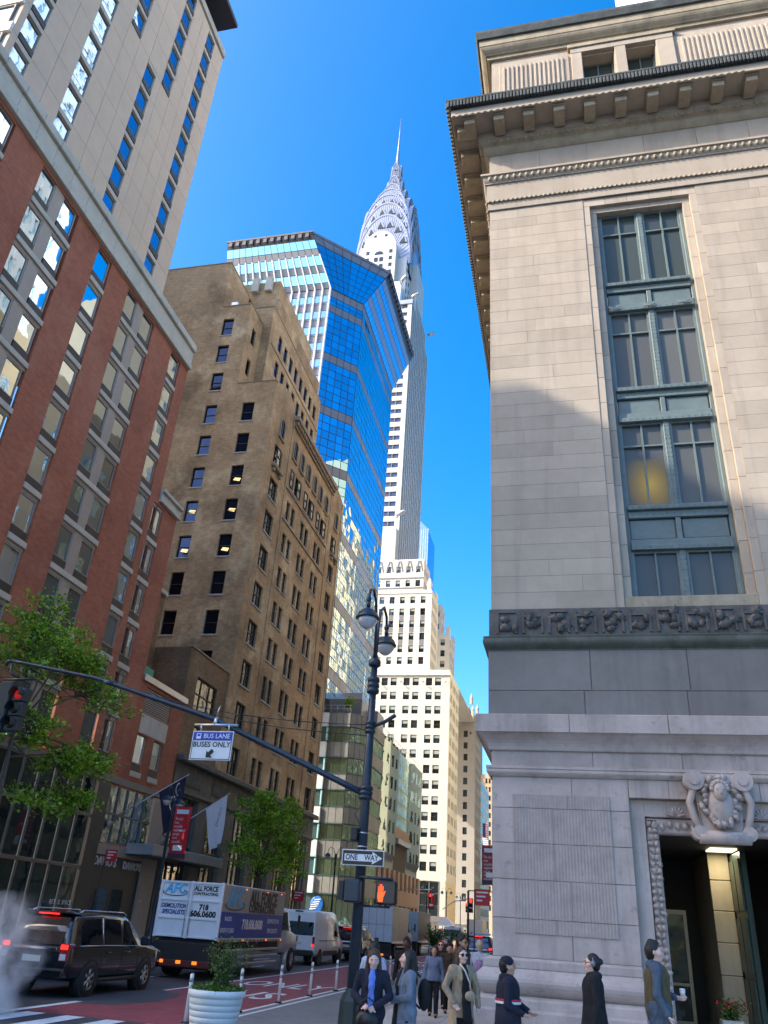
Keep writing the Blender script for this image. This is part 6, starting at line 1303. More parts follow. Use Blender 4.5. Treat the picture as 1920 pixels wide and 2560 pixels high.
# entrance flower tub
et = thing('flower_tub', 'pale square tub of small red flowers inside the stone doorway', 'planter', (2.9, 18.6, .36)); MB().bbox(2.62, 3.02, 18.5, 18.9, .36, .95, .02).build('pot', CREAM2, et); shrub(et, (2.82, 18.7, .93), (.3, .3, .32), 700, .06, 8, LEAFD, 14)
fl = MB(); r = random.Random(3)
for k in range(26): c_ = (2.82+r.gauss(0, .14), 18.7+r.gauss(0, .14), 1.12+r.random()*.14); fl.sphere(c_, .022, 6, 4)
fl.build('flowers', pm('red_petal', (.5, .04, .05), .7), et)
# ---------------------------------------------------------------- vehicles (built about their own centre, nose towards +y)
CARBLK = pm('black_car_paint', (.008, .009, .012), .22, var=.1, bump=0, coat=1.0)
TINT = glass('car_tinted_glass', (.6, .66, .75), .10, (.006, .007, .009), .006, 1.5, .1)
PLASTIC = pm('black_plastic', (.02, .02, .021), .6)
CLEARL = pm('clear_lamp', (.6, .6, .62), .1, coat=1.0, bump=0)
PLATE = pm('number_plate', (.62, .60, .50), .5)
def loft(st, mb=None, mi=0):
    """st: (y, z_bottom, z_belt, z_top, half width, half width at roof)"""
    mb = mb or MB(); rings = []
    for y, zb, zk_, zt, w, wt in st:
        h = [(w*.90, zb), (w*.985, zb+.10), (w, zb+(zk_-zb)*.45), (w*.995, zk_-.06), (w*.965, zk_), ((w*.965+wt)/2, (zk_+zt)/2), (wt, zt-.07 if zt-zk_ > .12 else zt-.005), (wt-.09, zt)]
        rings.append([(x, y, z) for x, z in h]+[(-x, y, z) for x, z in h[::-1]])
    n = len(rings[0]); vs = [p for R in rings for p in R]
    mb.add(vs, [(i*n+k, i*n+(k+1) % n, (i+1)*n+(k+1) % n, (i+1)*n+k) for i in range(len(rings)-1) for k in range(n)], mi, True)
    mb.add(rings[0], [tuple(range(n))[::-1]], mi); mb.add(rings[-1], [tuple(range(n))], mi); return mb
def at_y(st, y):
    for a, b in zip(st[:-1], st[1:]):
        if a[0] <= y <= b[0]: f = (y-a[0])/(b[0]-a[0]+1e-9); return [a[i]+(b[i]-a[i])*f for i in range(6)]
    return st[0] if y < st[0][0] else st[-1]
def side_pt(st, y, t, s, off):
    q = at_y(st, y); x = q[4]*.965+(q[5]-q[4]*.965)*t; return (s*(x+off), y, q[2]+(q[3]-.07-q[2])*t)
def side_window(st, ya, yb, ta, tb, s, ya2=None, yb2=None, off=.012):
    """window quad strip on the greenhouse side; ya2/yb2: ends at the top edge"""
    ya2 = ya if ya2 is None else ya2; yb2 = yb if yb2 is None else yb2; n = 4; m = MB()
    vs = [side_pt(st, (ya+(yb-ya)*i/n)*(1-j)+(ya2+(yb2-ya2)*i/n)*j, ta+(tb-ta)*j, s, off) for j in (0, .5, 1) for i in range(n+1)]
    m.add(vs, [(j*(n+1)+i, j*(n+1)+i+1, (j+1)*(n+1)+i+1, (j+1)*(n+1)+i) for j in range(2) for i in range(n)], 0, True); return m
WH = {}
def wheel(par, x, y, r, w, side, style=0):
    k = (r, w, style)
    if k not in WH:
        t = MB(); t.lathe([(r*.62, -w/2), (r*.9, -w/2), (r, -w*.36), (r, w*.36), (r*.9, w/2), (r*.62, w/2)], (0, 0, 0), 24, cap=False); m1 = t.mesh('tyre', RUBBER)
        c = MB(); c.lathe([(r*.60, -w*.1), (r*.66, w*.42), (r*.60, w*.46), (r*.57, w*.2), (0, w*.2)], (0, 0, 0), 20)
        for i in range(6 if style == 0 else 10):
            a = 2*math.pi*i/(6 if style == 0 else 10)
            for da in (-.10, .10) if style == 0 else (0,):
                c.tube([(r*.10*math.cos(a), r*.10*math.sin(a), w*.36), (r*.6*math.cos(a+da), r*.6*math.sin(a+da), w*.40)], [r*.06, r*.05], 5)
        c.lathe([(r*.16, w*.2), (r*.15, w*.44), (0, w*.46)], (0, 0, 0), 12); m2 = c.mesh('rim', ALU)
        d = MB(); d.lathe([(r*.58, w*.12), (0, w*.12)], (0, 0, 0), 16); m3 = d.mesh('brake_disc', PLASTIC)
        for me in (m1, m2, m3): me.transform(Matrix.Rotation(math.radians(90), 4, 'Y'))
        WH[k] = (m1, m2, m3)
    o = link('wheel', None, par, (x, y, r), rot=(0, 0, 0 if side > 0 else math.pi)); o.empty_display_size = .1
    for nm, me in zip(('tyre', 'rim', 'brake_disc'), WH[k]): link(nm, me, o)
def part(name, mb, mt, par, fix=True): return link(name, mb.mesh(name, mt, fix=fix), par)
def arch(st, y, r, s):
    q = at_y(st, y); w = q[4]; m = MB(); m.tube([(s*(w-.25), y, r*.98), (s*(w+.008), y, r*.98)], r*1.17, 20); return m
def suv(name, label, loc, paint, W=1.02, L=5.35, H=1.93, group=None, rails=True, lights=TAIL_E, chrome=True, rz=0, cat='car'):
    t = thing(name, label, cat, loc, rz or 1e-9, group); k = H/1.93; e = L/2
    st = [(-e, .60, 1.02*k, 1.03*k, W*.93, W*.80), (-e+.06, .46, 1.12*k, 1.16*k, W*.985, W*.86), (-e+.20, .40, 1.15*k, 1.55*k, W, W*.80), (-e+.40, .38, 1.15*k, 1.86*k, W, W*.76), (-1.0, .38, 1.15*k, H, W, W*.77), (.35, .38, 1.14*k, 1.905*k, W, W*.76), (.62, .38, 1.14*k, 1.83*k, W, W*.75), (e-1.25, .38, 1.13*k, 1.17*k, W*.99, W*.88), (e-.55, .40, 1.08*k, 1.12*k, W*.98, W*.86), (e-.08, .46, .98*k, 1.0*k, W*.93, W*.80), (e, .56, .86*k, .88*k, W*.84, W*.74)]
    part('body', loft(st), paint, t)
    for s in (-1, 1):
        for ya, yb, yb2 in ((-e+.55, -1.12, -1.12), (-.95, -.02, -.02), (.10, .95, .52)): part('side_window', side_window(st, ya, yb, .06, .93, s, ya+.06, yb2), TINT, t, False)
        if chrome:
            m = MB(); m.tube([side_pt(st, y, .02, s, .012) for y in (-e+.5, -.9, 0, 1.0)], .012, 5); part('window_trim', m, CHROME, t); m = MB(); m.tube([side_pt(st, -1.02, a, s, .014) for a in (.02, .5, .95)], .014, 5); part('pillar_trim', m, CHROME, t)
        for yw in (-e+1.14, -e+1.14+3.08*L/5.35):
            part('wheel_arch', arch(st, yw, .40*k, s), PLASTIC, t); wheel(t, s*(W-.10), yw, .40*k, .28, s)
        m = MB(); m.bbox(s*W*.93-.08, s*W*.93+.08, -e+1.65, -e+3.75, .30, .40, .03); part('running_board', m, PLASTIC, t)
        for ya in (-.85, .2): m = MB(); m.tube([(s*(W+.02), ya, 1.0*k), (s*(W+.03), ya+.1, 1.0*k), (s*(W+.02), ya+.22, 1.0*k)], .016, 6); part('door_handle', m, paint, t)
        for yy in (-1.04, .04, 1.02): m = MB(); m.box(s*(W+.001)-.002, s*(W+.001)+.002, yy-.006, yy+.006, .5, 1.1*k); part('door_seam', m, PLASTIC, t)
        m = MB(); m.bbox(s*(W+.02), s*(W+.28), .92, 1.06, 1.16*k, 1.40*k, .04) if s > 0 else m.bbox(-W-.28, -W-.02, .92, 1.06, 1.16*k, 1.40*k, .04); part('mirror', m, paint, t)
        if rails: m = MB(); m.tube([(s*W*.70, -e+.6, H-.01), (s*W*.70, -e+.75, H+.05), (s*W*.70, .2, H+.045), (s*W*.70, .42, H-.03)], .022, 6); part('roof_rail', m, CHROME, t)
        m = MB(); x0, x1 = (W*.70, W*.965) if s > 0 else (-W*.965, -W*.70); m.bbox(x0, x1, -e-.015, -e+.28, .80*k, 1.22*k, .03); lt = part('tail_light', m, pm('red_lens', (.30, .01, .012), .15, coat=1.0, bump=0), t)
        m = MB(); m.bbox(x0+.03, x1-.03, -e-.03, -e-.016, 1.08*k, 1.19*k, .008); part('brake_lamp', m, lights, lt); m = MB(); m.bbox(x0+.05, x1-.05, -e-.03, -e-.016, .84*k, .98*k, .008); part('reverse_lamp', m, CLEARL, lt)
        m = MB(); m.bbox(s*W*.62-.17, s*W*.62+.17, e-.25, e-.02, .80*k, .95*k, .03); part('headlight', m, CLEARL, t)
    m = MB(); m.add([(-W*.70, -e+.03, 1.18*k), (W*.70, -e+.03, 1.18*k), (W*.64, -e+.33, 1.80*k), (-W*.64, -e+.33, 1.80*k)], [(0, 1, 2, 3)]); part('rear_window', m, TINT, t, False)
    m = MB(); m.tube([(.1, -e+.02, 1.22*k), (-.35, -e+.04, 1.28*k)], .012, 5); part('rear_wiper', m, PLASTIC, t)
    m = MB(); m.bbox(-W*.62, W*.62, -e-.012, -e+.02, 1.05*k, 1.12*k, .01); part('tailgate_trim', m, CHROME if chrome else paint, t)
    m = MB(); m.bbox(-.28, .28, -e+.22, -e+.34, 1.855*k, 1.885*k, .005); part('high_brake_light', m, lights, t)
    m = MB(); m.bbox(-W*.72, W*.72, -e+.28, -e+.72, 1.885*k, 1.925*k, .02); part('spoiler', m, paint, t)
    m = MB(); m.bbox(-W*.95, W*.95, -e-.07, -e+.2, .42, .66, .05); part('rear_bumper', m, paint if chrome else PLASTIC, t); m = MB(); m.bbox(-.26, .26, -e-.085, -e-.06, .78*k, .92*k, .004); part('number_plate', m, PLATE, t)
    m = MB(); m.add([(-W*.70, e-1.28, 1.20*k), (W*.70, e-1.28, 1.20*k), (W*.66, .66, 1.80*k), (-W*.66, .66, 1.80*k)], [(0, 1, 2, 3)]); part('windscreen', m, TINT, t, False)
    return t
suv('black_suv', 'big black SUV with chrome trim waiting beside the steam', (-13.62, 23.2, 0), CARBLK, rz=.004)
suv('parked_suv', 'dark grey SUV half hidden behind the black SUV bonnet', (-15.95, 27.4, 0), pm('charcoal_paint', (.02, .022, .026), .25, coat=1.0, bump=0), W=.95, L=4.8, H=1.66, rails=False)
suv('dark_suv', 'dark SUV with glowing tail lights ahead of the white van', (-13.6, 54.4, 0), pm('dark_red_black_paint', (.02, .012, .012), .25, coat=1.0, bump=0), W=.98, L=4.9, H=1.84)
cab_ = suv('hidden_cab', 'dark car with yellow roof edge at the left frame edge, half lost in steam', (-14.98, 18.2, 0), pm('dark_blue_paint', (.012, .015, .025), .25, coat=1.0, bump=0), W=.93, L=4.5, H=1.55, rails=False)
m = MB(); m.tube([(.74, -1.7, 1.545), (.74, .2, 1.545), (.74, .75, 1.40), (.76, 1.15, 1.12)], .045, 6); part('roof_edge', m, pm('cab_yellow', (.75, .38, .03), .3, coat=1.0), cab_)
suv('maroon_suv', 'small distant maroon SUV seen from behind at the far junction', (-17.6, 121, 0), pm('maroon_paint', (.06, .03, .035), .3, coat=1.0), W=.98, L=4.8, H=1.78)
pol = suv('blue_suv', 'dark blue SUV with pale roof bar close to the stone corner', (-6.35, 61, 0), pm('police_blue', (.02, .05, .12), .3, coat=1.0), W=.98, L=4.9, H=1.8, rails=False)
m = MB(); m.bbox(-.7, .7, -1.2, -.9, 1.84, 1.96, .03); part('light_bar', m, pm('pale_blue_plastic', (.5, .6, .75), .3), pol)
# --- box trucks
def truck(name, label, loc, W, L, z0, H, wallm, sidem, cabm, frame=True, lights=TAIL_E):
    """box from y=0 (rear) to L, cab ahead"""
    t = thing(name, label, 'truck', loc, 1e-9); w = W/2
    m = MB(); m.bbox(-w, w, 0.03, L, z0, H, .03); part('cargo_box', m, sidem, t)
    m = MB(); m.bbox(-w+.01, w-.01, 0.0, .028, z0+.01, H-.01, .004); part('rear_door_leaf', m, wallm, t)
    if frame:
        for xa, xb in ((-w-.02, -w+.09), (-.04, .04), (w-.09, w+.02)): m = MB(); m.bbox(xa, xb, -.06, .02, z0-.02, H+.02, .012); part('rear_post', m, wallm, t)
        for k in range(4): zz = z0+(H-z0-.07)*k/3; m = MB(); m.bbox(-w-.03, w+.03, -.05, .02, zz, zz+.07, .01); part('rear_rail', m, wallm, t)
        for x in (-.1, .1): m = MB(); m.tube([(x, -.07, z0+.06), (x, -.07, H-.08)], .014, 6); part('lock_rod', m, ALU, t)
    m = MB(); m.bbox(-w*.82, w*.82, .2, L+.6, z0-.32, z0-.03, .03); part('chassis', m, PLASTIC, t)
    m = MB(); m.bbox(-w*.95, w*.95, -.12, .35, z0-.95, z0-.12, .04); part('tail_lift', m, pm('truck_dark', (.018, .016, .015), .6), t)
    m = MB(); m.bbox(-w*.9, w*.9, -.18, -.11, z0-.9, z0-.68, .02); bp = part('rear_bumper', m, pm('bumper_red', (.12, .02, .015), .5), t)
    for x in (-w*.62, -w*.08+.0, w*.42): m = MB(); m.bbox(x-.02, x+.16, -.21, -.19, z0-.80, z0-.70, .008); part('tail_lamp', m, AMBER_E if x else lights, t)
    for s in (-1, 1):
        for dy in (1.35,): wheel(t, s*(w-.30), dy, .47, .55, s, 1)
        wheel(t, s*(w-.22), L+1.95, .47, .30, s, 1)
        for q in range(3): m = MB(); m.bbox(s*(w-.06)-.02, s*(w-.06)+.02, 2.2, L-.2, .42+q*.24, .50+q*.24, .008); part('side_guard', m, ALU, t)
        m = MB(); m.bbox(s*(w+.005)-.02, s*(w+.005)+.02, .05, L-.05, z0-.06, z0+.05, .008); part('skirt_rail', m, ALU, t)
    c = L+.25; st = [(c, .75, 1.55, 2.45, w*.86, w*.80), (c+1.1, .75, 1.55, 2.5, w*.87, w*.78), (c+1.75, .75, 1.5, 1.58, w*.87, w*.80), (c+2.6, .75, 1.42, 1.46, w*.82, w*.72), (c+2.8, .8, 1.2, 1.22, w*.74, w*.66)]
    part('cab', loft(st), cabm, t)
    for s in (-1, 1):
        part('cab_window', side_window(st, c+.15, c+1.35, .08, .9, s, c+.15, c+1.05), TINT, t, False); part('front_wing', arch(st, L+1.95, .47, s), cabm, t)
        m = MB(); m.tube([(s*w*.85, c+1.3, 1.75), (s*(w+.22), c+1.35, 1.95)], .02, 5); m.bbox(s*(w+.22)-.05, s*(w+.22)+.05, c+1.28, c+1.42, 1.7, 2.25, .03); part('mirror', m, PLASTIC, t)
    return t
TRW = pm('truck_white', (.74, .76, .80), .45, var=.06, scale=2, dirt=.2); TRG = pm('truck_grey_side', (.34, .34, .345), .45, .1, var=.08, scale=2, dirt=.2); TRB = pm('truck_blue_band', (.010, .05, .32), .35, var=.2, scale=1); TRS = pm('truck_silver', (.5, .52, .55), .35, .3)
tk = truck('box_truck', 'white and blue demolition contractor box truck behind the planter', (-13.74, 29.65, 0), 2.48, 7.0, 1.27, 3.1, TRW, TRG, TRS)
LOGO = pm('logo_cyan', (.05, .42, .80), .4); LBLUE = pm('letter_blue', (.02, .03, .22), .5)
R_ = ((1, 0, 0), (0, 0, 1)); S_ = ((0, 1, 0), (0, 0, 1))
lettering('logo_lettering', 'AFC', .44, LOGO, tk, (-.66, -.012, 2.83), R_, ext=.004, shear=.25, bold=.012); lettering('lettering', 'ALL FORCE', .235, SIGNK, tk, (.56, -.012, 2.88), R_, ext=.003, xs=.78, bold=.008); lettering('lettering', 'CONTRACTING', .135, SIGNK, tk, (.56, -.012, 2.71), R_, ext=.003, bold=.004)
lettering('lettering', 'DEMOLITION', .20, LBLUE, tk, (-.62, -.012, 2.27), R_, ext=.003, shear=.2, bold=.006, xs=.85); lettering('lettering', 'SPECIALISTS', .20, LBLUE, tk, (-.62, -.012, 2.07), R_, ext=.003, shear=.2, bold=.006, xs=.85)
lettering('lettering', '718', .24, SIGNK, tk, (.56, -.012, 2.27), R_, ext=.003, bold=.012); lettering('lettering', '606.0600', .27, SIGNK, tk, (.56, -.012, 2.05), R_, ext=.003, bold=.012)
def swoosh(par, c, ax, r1, r2, y):
    m = MB(); n = 24
    for i in range(n):
        a0, a1 = math.pi*1.05+i*1.35*math.pi/n-math.pi*.15, math.pi*1.05+(i+1)*1.35*math.pi/n-math.pi*.15
        q = []
        for a, k in ((a0, 1), (a0, .93), (a1, .93), (a1, 1)):
            u, v = r1*k*math.cos(a), r2*k*math.sin(a)*(1 if k == 1 else .85); q.append((c[0]+u*ax[0], c[1]+u*ax[1]+y, c[2]+v))
        m.add(q, [(0, 1, 2, 3)])
    return part('logo_swoosh', m, SIGNK, par, False)
swoosh(tk, (-.66, -.016, 2.72), (1, 0), .5, .13, 0)
m = MB(); m.bbox(1.245, 1.252, .08, 6.95, 1.34, 2.18, .002); part('blue_band', m, TRB, tk)
lettering('logo_lettering', 'AFC', .95, LOGO, tk, (1.256, 1.25, 2.66), S_, ext=.003, shear=.25, bold=.02, xs=.85); swoosh(tk, (1.262, 1.25, 2.42), (0, 1), 1.0, .18, 0)
lettering('lettering', 'ALL FORCE', .66, SIGNK, tk, (1.256, 4.35, 2.72), S_, ext=.003, bold=.03, xs=.95); lettering('lettering', 'CONTRACTING', .40, SIGNK, tk, (1.256, 4.25, 2.34), S_, ext=.003, bold=.015, xs=1.05)
lettering('lettering', '718.606.0600', .46, SIGNW, tk, (1.258, 3.3, 1.78), S_, ext=.003, bold=.015, xs=.9); lettering('lettering', 'RADIO', .22, SIGNW, tk, (1.258, .75, 1.95), S_, ext=.003); lettering('lettering', 'DISPATCHED', .22, SIGNW, tk, (1.258, .78, 1.58), S_, ext=.003); lettering('lettering', 'DEMOLITION', .24, SIGNW, tk, (1.258, 5.7, 1.93), S_, ext=.003); lettering('lettering', 'SPECIALISTS', .24, SIGNW, tk, (1.258, 5.7, 1.58), S_, ext=.003)
for y in (2.2, 4.6, 6.4): m = MB(); m.bbox(1.25, 1.275, y, y+.07, 2.98, 3.02, .004); part('marker_lamp', m, AMBER_E, tk)
for y in (.05, 2.4, 5.0, 6.8): m = MB(); m.bbox(1.27, 1.29, y, y+.07, 1.24, 1.29, .004); part('marker_lamp', m, AMBER_E if y > .1 else TAIL_E, tk)
m = MB()
for i in range(18): m.box(1.266, 1.27, .15+i*.38, .33+i*.38, 1.225, 1.275)
part('reflector_tape', m, pm('tape_red', (.25, .04, .04), .4), tk)
WBX = pm('plain_white_box', (.62, .66, .72), .5, var=.08, scale=1.5, dirt=.25)
tr2 = truck('box_truck', 'plain white box truck beyond the dark SUV, directly behind the corner pole', (-13.6, 60.0, 0), 2.3, 6.0, 1.0, 3.22, WBX, pm('alu_box_side', (.33, .33, .33), .4, .4, dirt=.2), TRS, frame=False)
for x in (-.55, .0, .55): m = MB(); m.box(x-.008, x+.008, -.008, .0, 1.05, 3.18); part('door_seam', m, PLASTIC, tr2)
m = MB(); m.box(-1.12, 1.12, -.006, -.001, 2.05, 2.07); part('door_seam', m, PLASTIC, tr2)
truck('box_truck', 'second pale box truck farther ahead with a red roof light', (-13.55, 70.0, 0), 2.3, 6.0, 1.0, 3.15, pm('pale_cyan_box', (.36, .45, .50), .5, dirt=.2), pm('grey_box_side', (.22, .22, .22), .5), TRS, frame=False)
truck('box_truck', 'small far white box truck beyond the junction', (-14.4, 128, 0), 2.3, 6.0, 1.0, 3.4, pm('far_white_box', (.6, .6, .6), .5), TRG, TRS, frame=False)
# --- vans
def van(name, label, loc, paint, W=1.0, L=6.0, H=2.52):
    t = thing(name, label, 'van', loc, 1e-9); e = L/2
    st = [(-e, .50, 1.30, H-.10, W*.97, W*.88), (-e+.1, .42, 1.32, H, W, W*.90), (e-2.3, .42, 1.32, H, W, W*.9), (e-1.7, .42, 1.30, H-.12, W, W*.86), (e-.75, .42, 1.22, 1.30, W*.98, W*.86), (e-.1, .45, 1.02, 1.05, W*.93, W*.84), (e, .55, .85, .87, W*.85, W*.76)]
    part('body', loft(st), paint, t)
    m = MB(); m.bbox(-W*.86, W*.86, -e-.02, -e+.02, 1.36, 1.98, .02); part('rear_window', m, TINT, t)
    for x in (-.006,): m = MB(); m.box(-.008, .008, -e-.025, -e-.005, .6, H-.15); part('door_seam', m, PLASTIC, t)
    m = MB(); m.bbox(-.05, .05, -e-.05, -e-.02, 1.08, 1.30, .02); part('door_handle', m, PLASTIC, t)
    m = MB(); m.bbox(-W*.95, W*.95, -e-.10, -e+.1, .42, .70, .05); part('rear_bumper', m, PLASTIC, t); m = MB(); m.bbox(-.25, .25, -e-.04, -e-.015, .95, 1.06, .004); part('number_plate', m, PLATE, t)
    m = MB(); m.bbox(-.22, .22, -e-.03, -e+.02, H-.09, H-.03, .01); part('high_brake_light', m, PLASTIC, t)
    for s in (-1, 1):
        x0, x1 = (W*.84, W*.97) if s > 0 else (-W*.97, -W*.84); m = MB(); m.bbox(x0, x1, -e-.02, -e+.05, .82, 1.32, .02); lt = part('tail_light', m, MATS['red_lens'], t); m = MB(); m.bbox(x0+.01, x1-.01, -e-.035, -e-.021, .85, .98, .006); part('brake_lamp', m, TAIL_E, lt)
        for yw in (-e+1.05, e-1.0): part('wheel_arch', arch(st, yw, .36, s), PLASTIC, t); wheel(t, s*(W-.12), yw, .36, .24, s)
        part('cab_window', side_window(st, e-2.25, e-1.1, .02, .62, s, e-2.25, e-1.5), TINT, t, False)
        m = MB(); m.box(s*(W+.002)-.003, s*(W+.002)+.003, -.9, -.885, .55, 2.2); m.box(s*(W+.002)-.003, s*(W+.002)+.003, .5, .515, .55, 2.2); m.box(s*(W+.004)-.004, s*(W+.004)+.004, -2.3, 1.2, 1.12, 1.15); part('body_seam', m, PLASTIC, t)
        m = MB(); m.bbox(s*(W+.15)-.1, s*(W+.15)+.1, e-1.35, e-1.2, 1.25, 1.65, .04); part('mirror', m, PLASTIC, t)
        m = MB(); m.bbox(s*W-.02, s*W+.012, -e+1.6, e-1.6, .44, .66, .01); part('side_cladding', m, PLASTIC, t)
    return t
van('white_van', 'white high-roof delivery van with dark rear window ahead of the box truck', (-14.15, 47.0, 0), pm('van_white', (.78, .79, .80), .3, coat=.6, var=.04, bump=0))
van('white_van', 'small pale delivery van in the distance behind the pedestrians', (-12.3, 92, 0), pm('van_pale_blue', (.5, .55, .62), .3, coat=.6, bump=0), H=2.3, L=5.2)
tent = thing('market_tent', 'tiny white peaked tent roof at the far junction', 'tent', (-19.2, 132, 0)); MB().add([(-20.6, 130.6, 2.3), (-17.8, 130.6, 2.3), (-17.8, 133.4, 2.3), (-20.6, 133.4, 2.3), (-19.2, 132, 3.6)], [(0, 1, 4), (1, 2, 4), (2, 3, 4), (3, 0, 4)]).build('canopy', SIGNW, tent)
for x, y in ((-20.5, 130.7), (-17.9, 130.7), (-17.9, 133.3), (-20.5, 133.3)): MB().tube([(x, y, 0), (x, y, 2.3)], .03, 5).build('leg', ALU, tent)
# ---------------------------------------------------------------- people: smooth continuous bodies from blended tapered limbs
def sdf_mesh(prims, res, k, clip=None):
    """prims: (a, b, ra, rb, ky[, kk]) tapered capsules; ky flattens front to back. Surface nets -> verts, quads"""
    P = np.array([[*p[0], *p[1]] for p in prims], float); R = np.array([max(p[2], p[3]) for p in prims])
    lo = np.minimum(P[:, :3], P[:, 3:]).min(0)-R.max()-.04; hi = np.maximum(P[:, :3], P[:, 3:]).max(0)+R.max()+.04
    n = np.ceil((hi-lo)/res).astype(int)+1; D = np.full(n, .5, np.float32)
    ax = [lo[i]+res*np.arange(n[i]) for i in range(3)]
    for p in prims:
        a, b, ra, rb, ky = np.array(p[0], float), np.array(p[1], float), p[2], p[3], p[4]; kk = p[5] if len(p) > 5 else k
        m = max(ra, rb)+kk*1.2+res*2; l_ = np.minimum(a, b)-m; h_ = np.maximum(a, b)+m
        i0 = np.clip(np.floor((l_-lo)/res).astype(int), 0, n); i1 = np.clip(np.ceil((h_-lo)/res).astype(int)+1, 0, n)
        X, Y, Z = np.meshgrid(*[ax[i][i0[i]:i1[i]] for i in range(3)], indexing='ij')
        mid = (a+b)/2
        ab = b-a; ab2 = ab.copy(); ab2[1] *= ky; L2 = (ab2**2).sum()+1e-9
        dx, dy, dz = X-a[0], (Y-a[1])*ky, Z-a[2]
        t = np.clip((dx*ab2[0]+dy*ab2[1]+dz*ab2[2])/L2, 0, 1)
        d = np.sqrt((dx-t*ab2[0])**2+(dy-t*ab2[1])**2+(dz-t*ab2[2])**2)-(ra+(rb-ra)*t)
        if ky > 1: d = d/ky**.5
        S = D[i0[0]:i1[0], i0[1]:i1[1], i0[2]:i1[2]]
        if kk < 0: h = np.maximum(0, -kk-np.abs(S+d))/-kk; S[...] = np.maximum(S, -d)+h*h*-kk*.25
        else: h = np.maximum(0, kk-np.abs(S-d))/kk; S[...] = np.minimum(S, d)-h*h*kk*.25
    if clip is not None:
        X, Z = ax[0][:, None, None], ax[2][None, None, :]; D[...] = np.where(np.abs(X) < clip[1], np.maximum(D, clip[0]-Z), D)
    ins = D < 0; sgn = ins.astype(np.int8)
    c = [slice(0, -1), slice(1, None)]; tot = sum(sgn[c[i], c[j], c[l]] for i in (0, 1) for j in (0, 1) for l in (0, 1))
    act = (tot > 0) & (tot < 8); idx = -np.ones(act.shape, int); cells = np.argwhere(act); idx[act] = np.arange(len(cells))
    acc = np.zeros((len(cells), 3)); cnt = np.zeros(len(cells)); ci, cj, ck = cells.T
    corners = [(i, j, l) for i in (0, 1) for j in (0, 1) for l in (0, 1)]; V = {q: D[ci+q[0], cj+q[1], ck+q[2]] for q in corners}
    for q in corners:
        for d in range(3):
            if q[d]: continue
            r = list(q); r[d] = 1; r = tuple(r); va, vb = V[q], V[r]; m = (va < 0) != (vb < 0); t = np.where(m, va/(va-vb+1e-12), 0)
            pt = np.tile(np.array(q, float), (len(cells), 1)); pt[:, d] += t; acc[m] += pt[m]; cnt[m] += 1
    verts = lo+res*(cells+acc/np.maximum(cnt, 1)[:, None]); quads = []
    for d in range(3):
        s0 = [slice(None)]*3; s1 = [slice(None)]*3; s0[d] = slice(0, -1); s1[d] = slice(1, None)
        e = np.argwhere(ins[tuple(s0)] != ins[tuple(s1)]); u, v = (d+1) % 3, (d+2) % 3
        e = e[(e[:, u] > 0) & (e[:, v] > 0) & (e[:, u] < n[u]-1) & (e[:, v] < n[v]-1)]
        if not len(e): continue
        du = np.zeros(3, int); du[u] = 1; dv = np.zeros(3, int); dv[v] = 1
        q = np.stack([idx[tuple((e-du-dv).T)], idx[tuple((e-dv).T)], idx[tuple(e.T)], idx[tuple((e-du).T)]], 1); f = ins[tuple(e.T)]
        q[~f] = q[~f][:, ::-1]; quads.append(q)
    return verts, np.concatenate(quads)
def sdf_obj(name, prims, res, k, mt, parent, smooth_it=2, clip=None):
    v, q = sdf_mesh(prims, res, k, clip); q = q[(q >= 0).all(1)]
    me = bpy.data.meshes.new(name); me.from_pydata(v.tolist(), [], q.tolist()); me.materials.append(mt); me.polygons.foreach_set('use_smooth', [True]*len(me.polygons)); me.update()
    if smooth_it:
        bm = bmesh.new(); bm.from_mesh(me)
        for _ in range(smooth_it): bmesh.ops.smooth_vert(bm, verts=bm.verts, factor=.4, use_axis_x=True, use_axis_y=True, use_axis_z=True)
        bm.to_mesh(me); bm.free()
    return link(name, me, parent)
def cloth(name, col, rough=.9):
    t = NT('cloth_'+name); tc = t.n('ShaderNodeTexCoord').outputs['Object']; mp = t.n('ShaderNodeMapping'); t.l(tc, mp.inputs[0]); mp.inputs['Scale'].default_value = (1, 1, .45); mp.inputs['Rotation'].default_value = (.2, .35, 0)
    fold = t.noise(mp.outputs[0], 16, 4, .55); c = t.mix(t.ramp(fold, .3, .7), tuple(x*.72 for x in col), tuple(min(1, x*1.22) for x in col)); t.bsdf(c, rough, 0, fold, .9, .03); return t.m
def hairm(name, col):
    t = NT('hair_'+name); tc = t.n('ShaderNodeTexCoord').outputs['Object']; mp = t.n('ShaderNodeMapping'); t.l(tc, mp.inputs[0]); mp.inputs['Scale'].default_value = (1, 1, .12)
    n = t.noise(mp.outputs[0], 150, 3, .7); c = t.mix(t.ramp(n, .35, .7), tuple(x*.45 for x in col), tuple(x*1.7 for x in col)); t.bsdf(c, .42, 0, n, .9, .01); return t.m
SKIN = {'light': pm('skin_light', (.74, .46, .36), .5, var=.06, scale=20, bump=.05), 'tan': pm('skin_tan', (.52, .30, .20), .5, var=.06, scale=20, bump=.05), 'dark': pm('skin_dark', (.10, .05, .035), .45, var=.08, scale=20, bump=.05)}
HAIR = {'brown': hairm('brown', (.07, .036, .022)), 'black': hairm('black', (.012, .010, .010)), 'grey': hairm('grey', (.42, .38, .32))}
EYE = pm('eye_dark', (.02, .015, .012), .2, bump=0); LIP = pm('lip', (.36, .11, .10), .5, bump=0)
def lerp(a, b, t): return tuple(a[i]+(b[i]-a[i])*t for i in range(3))
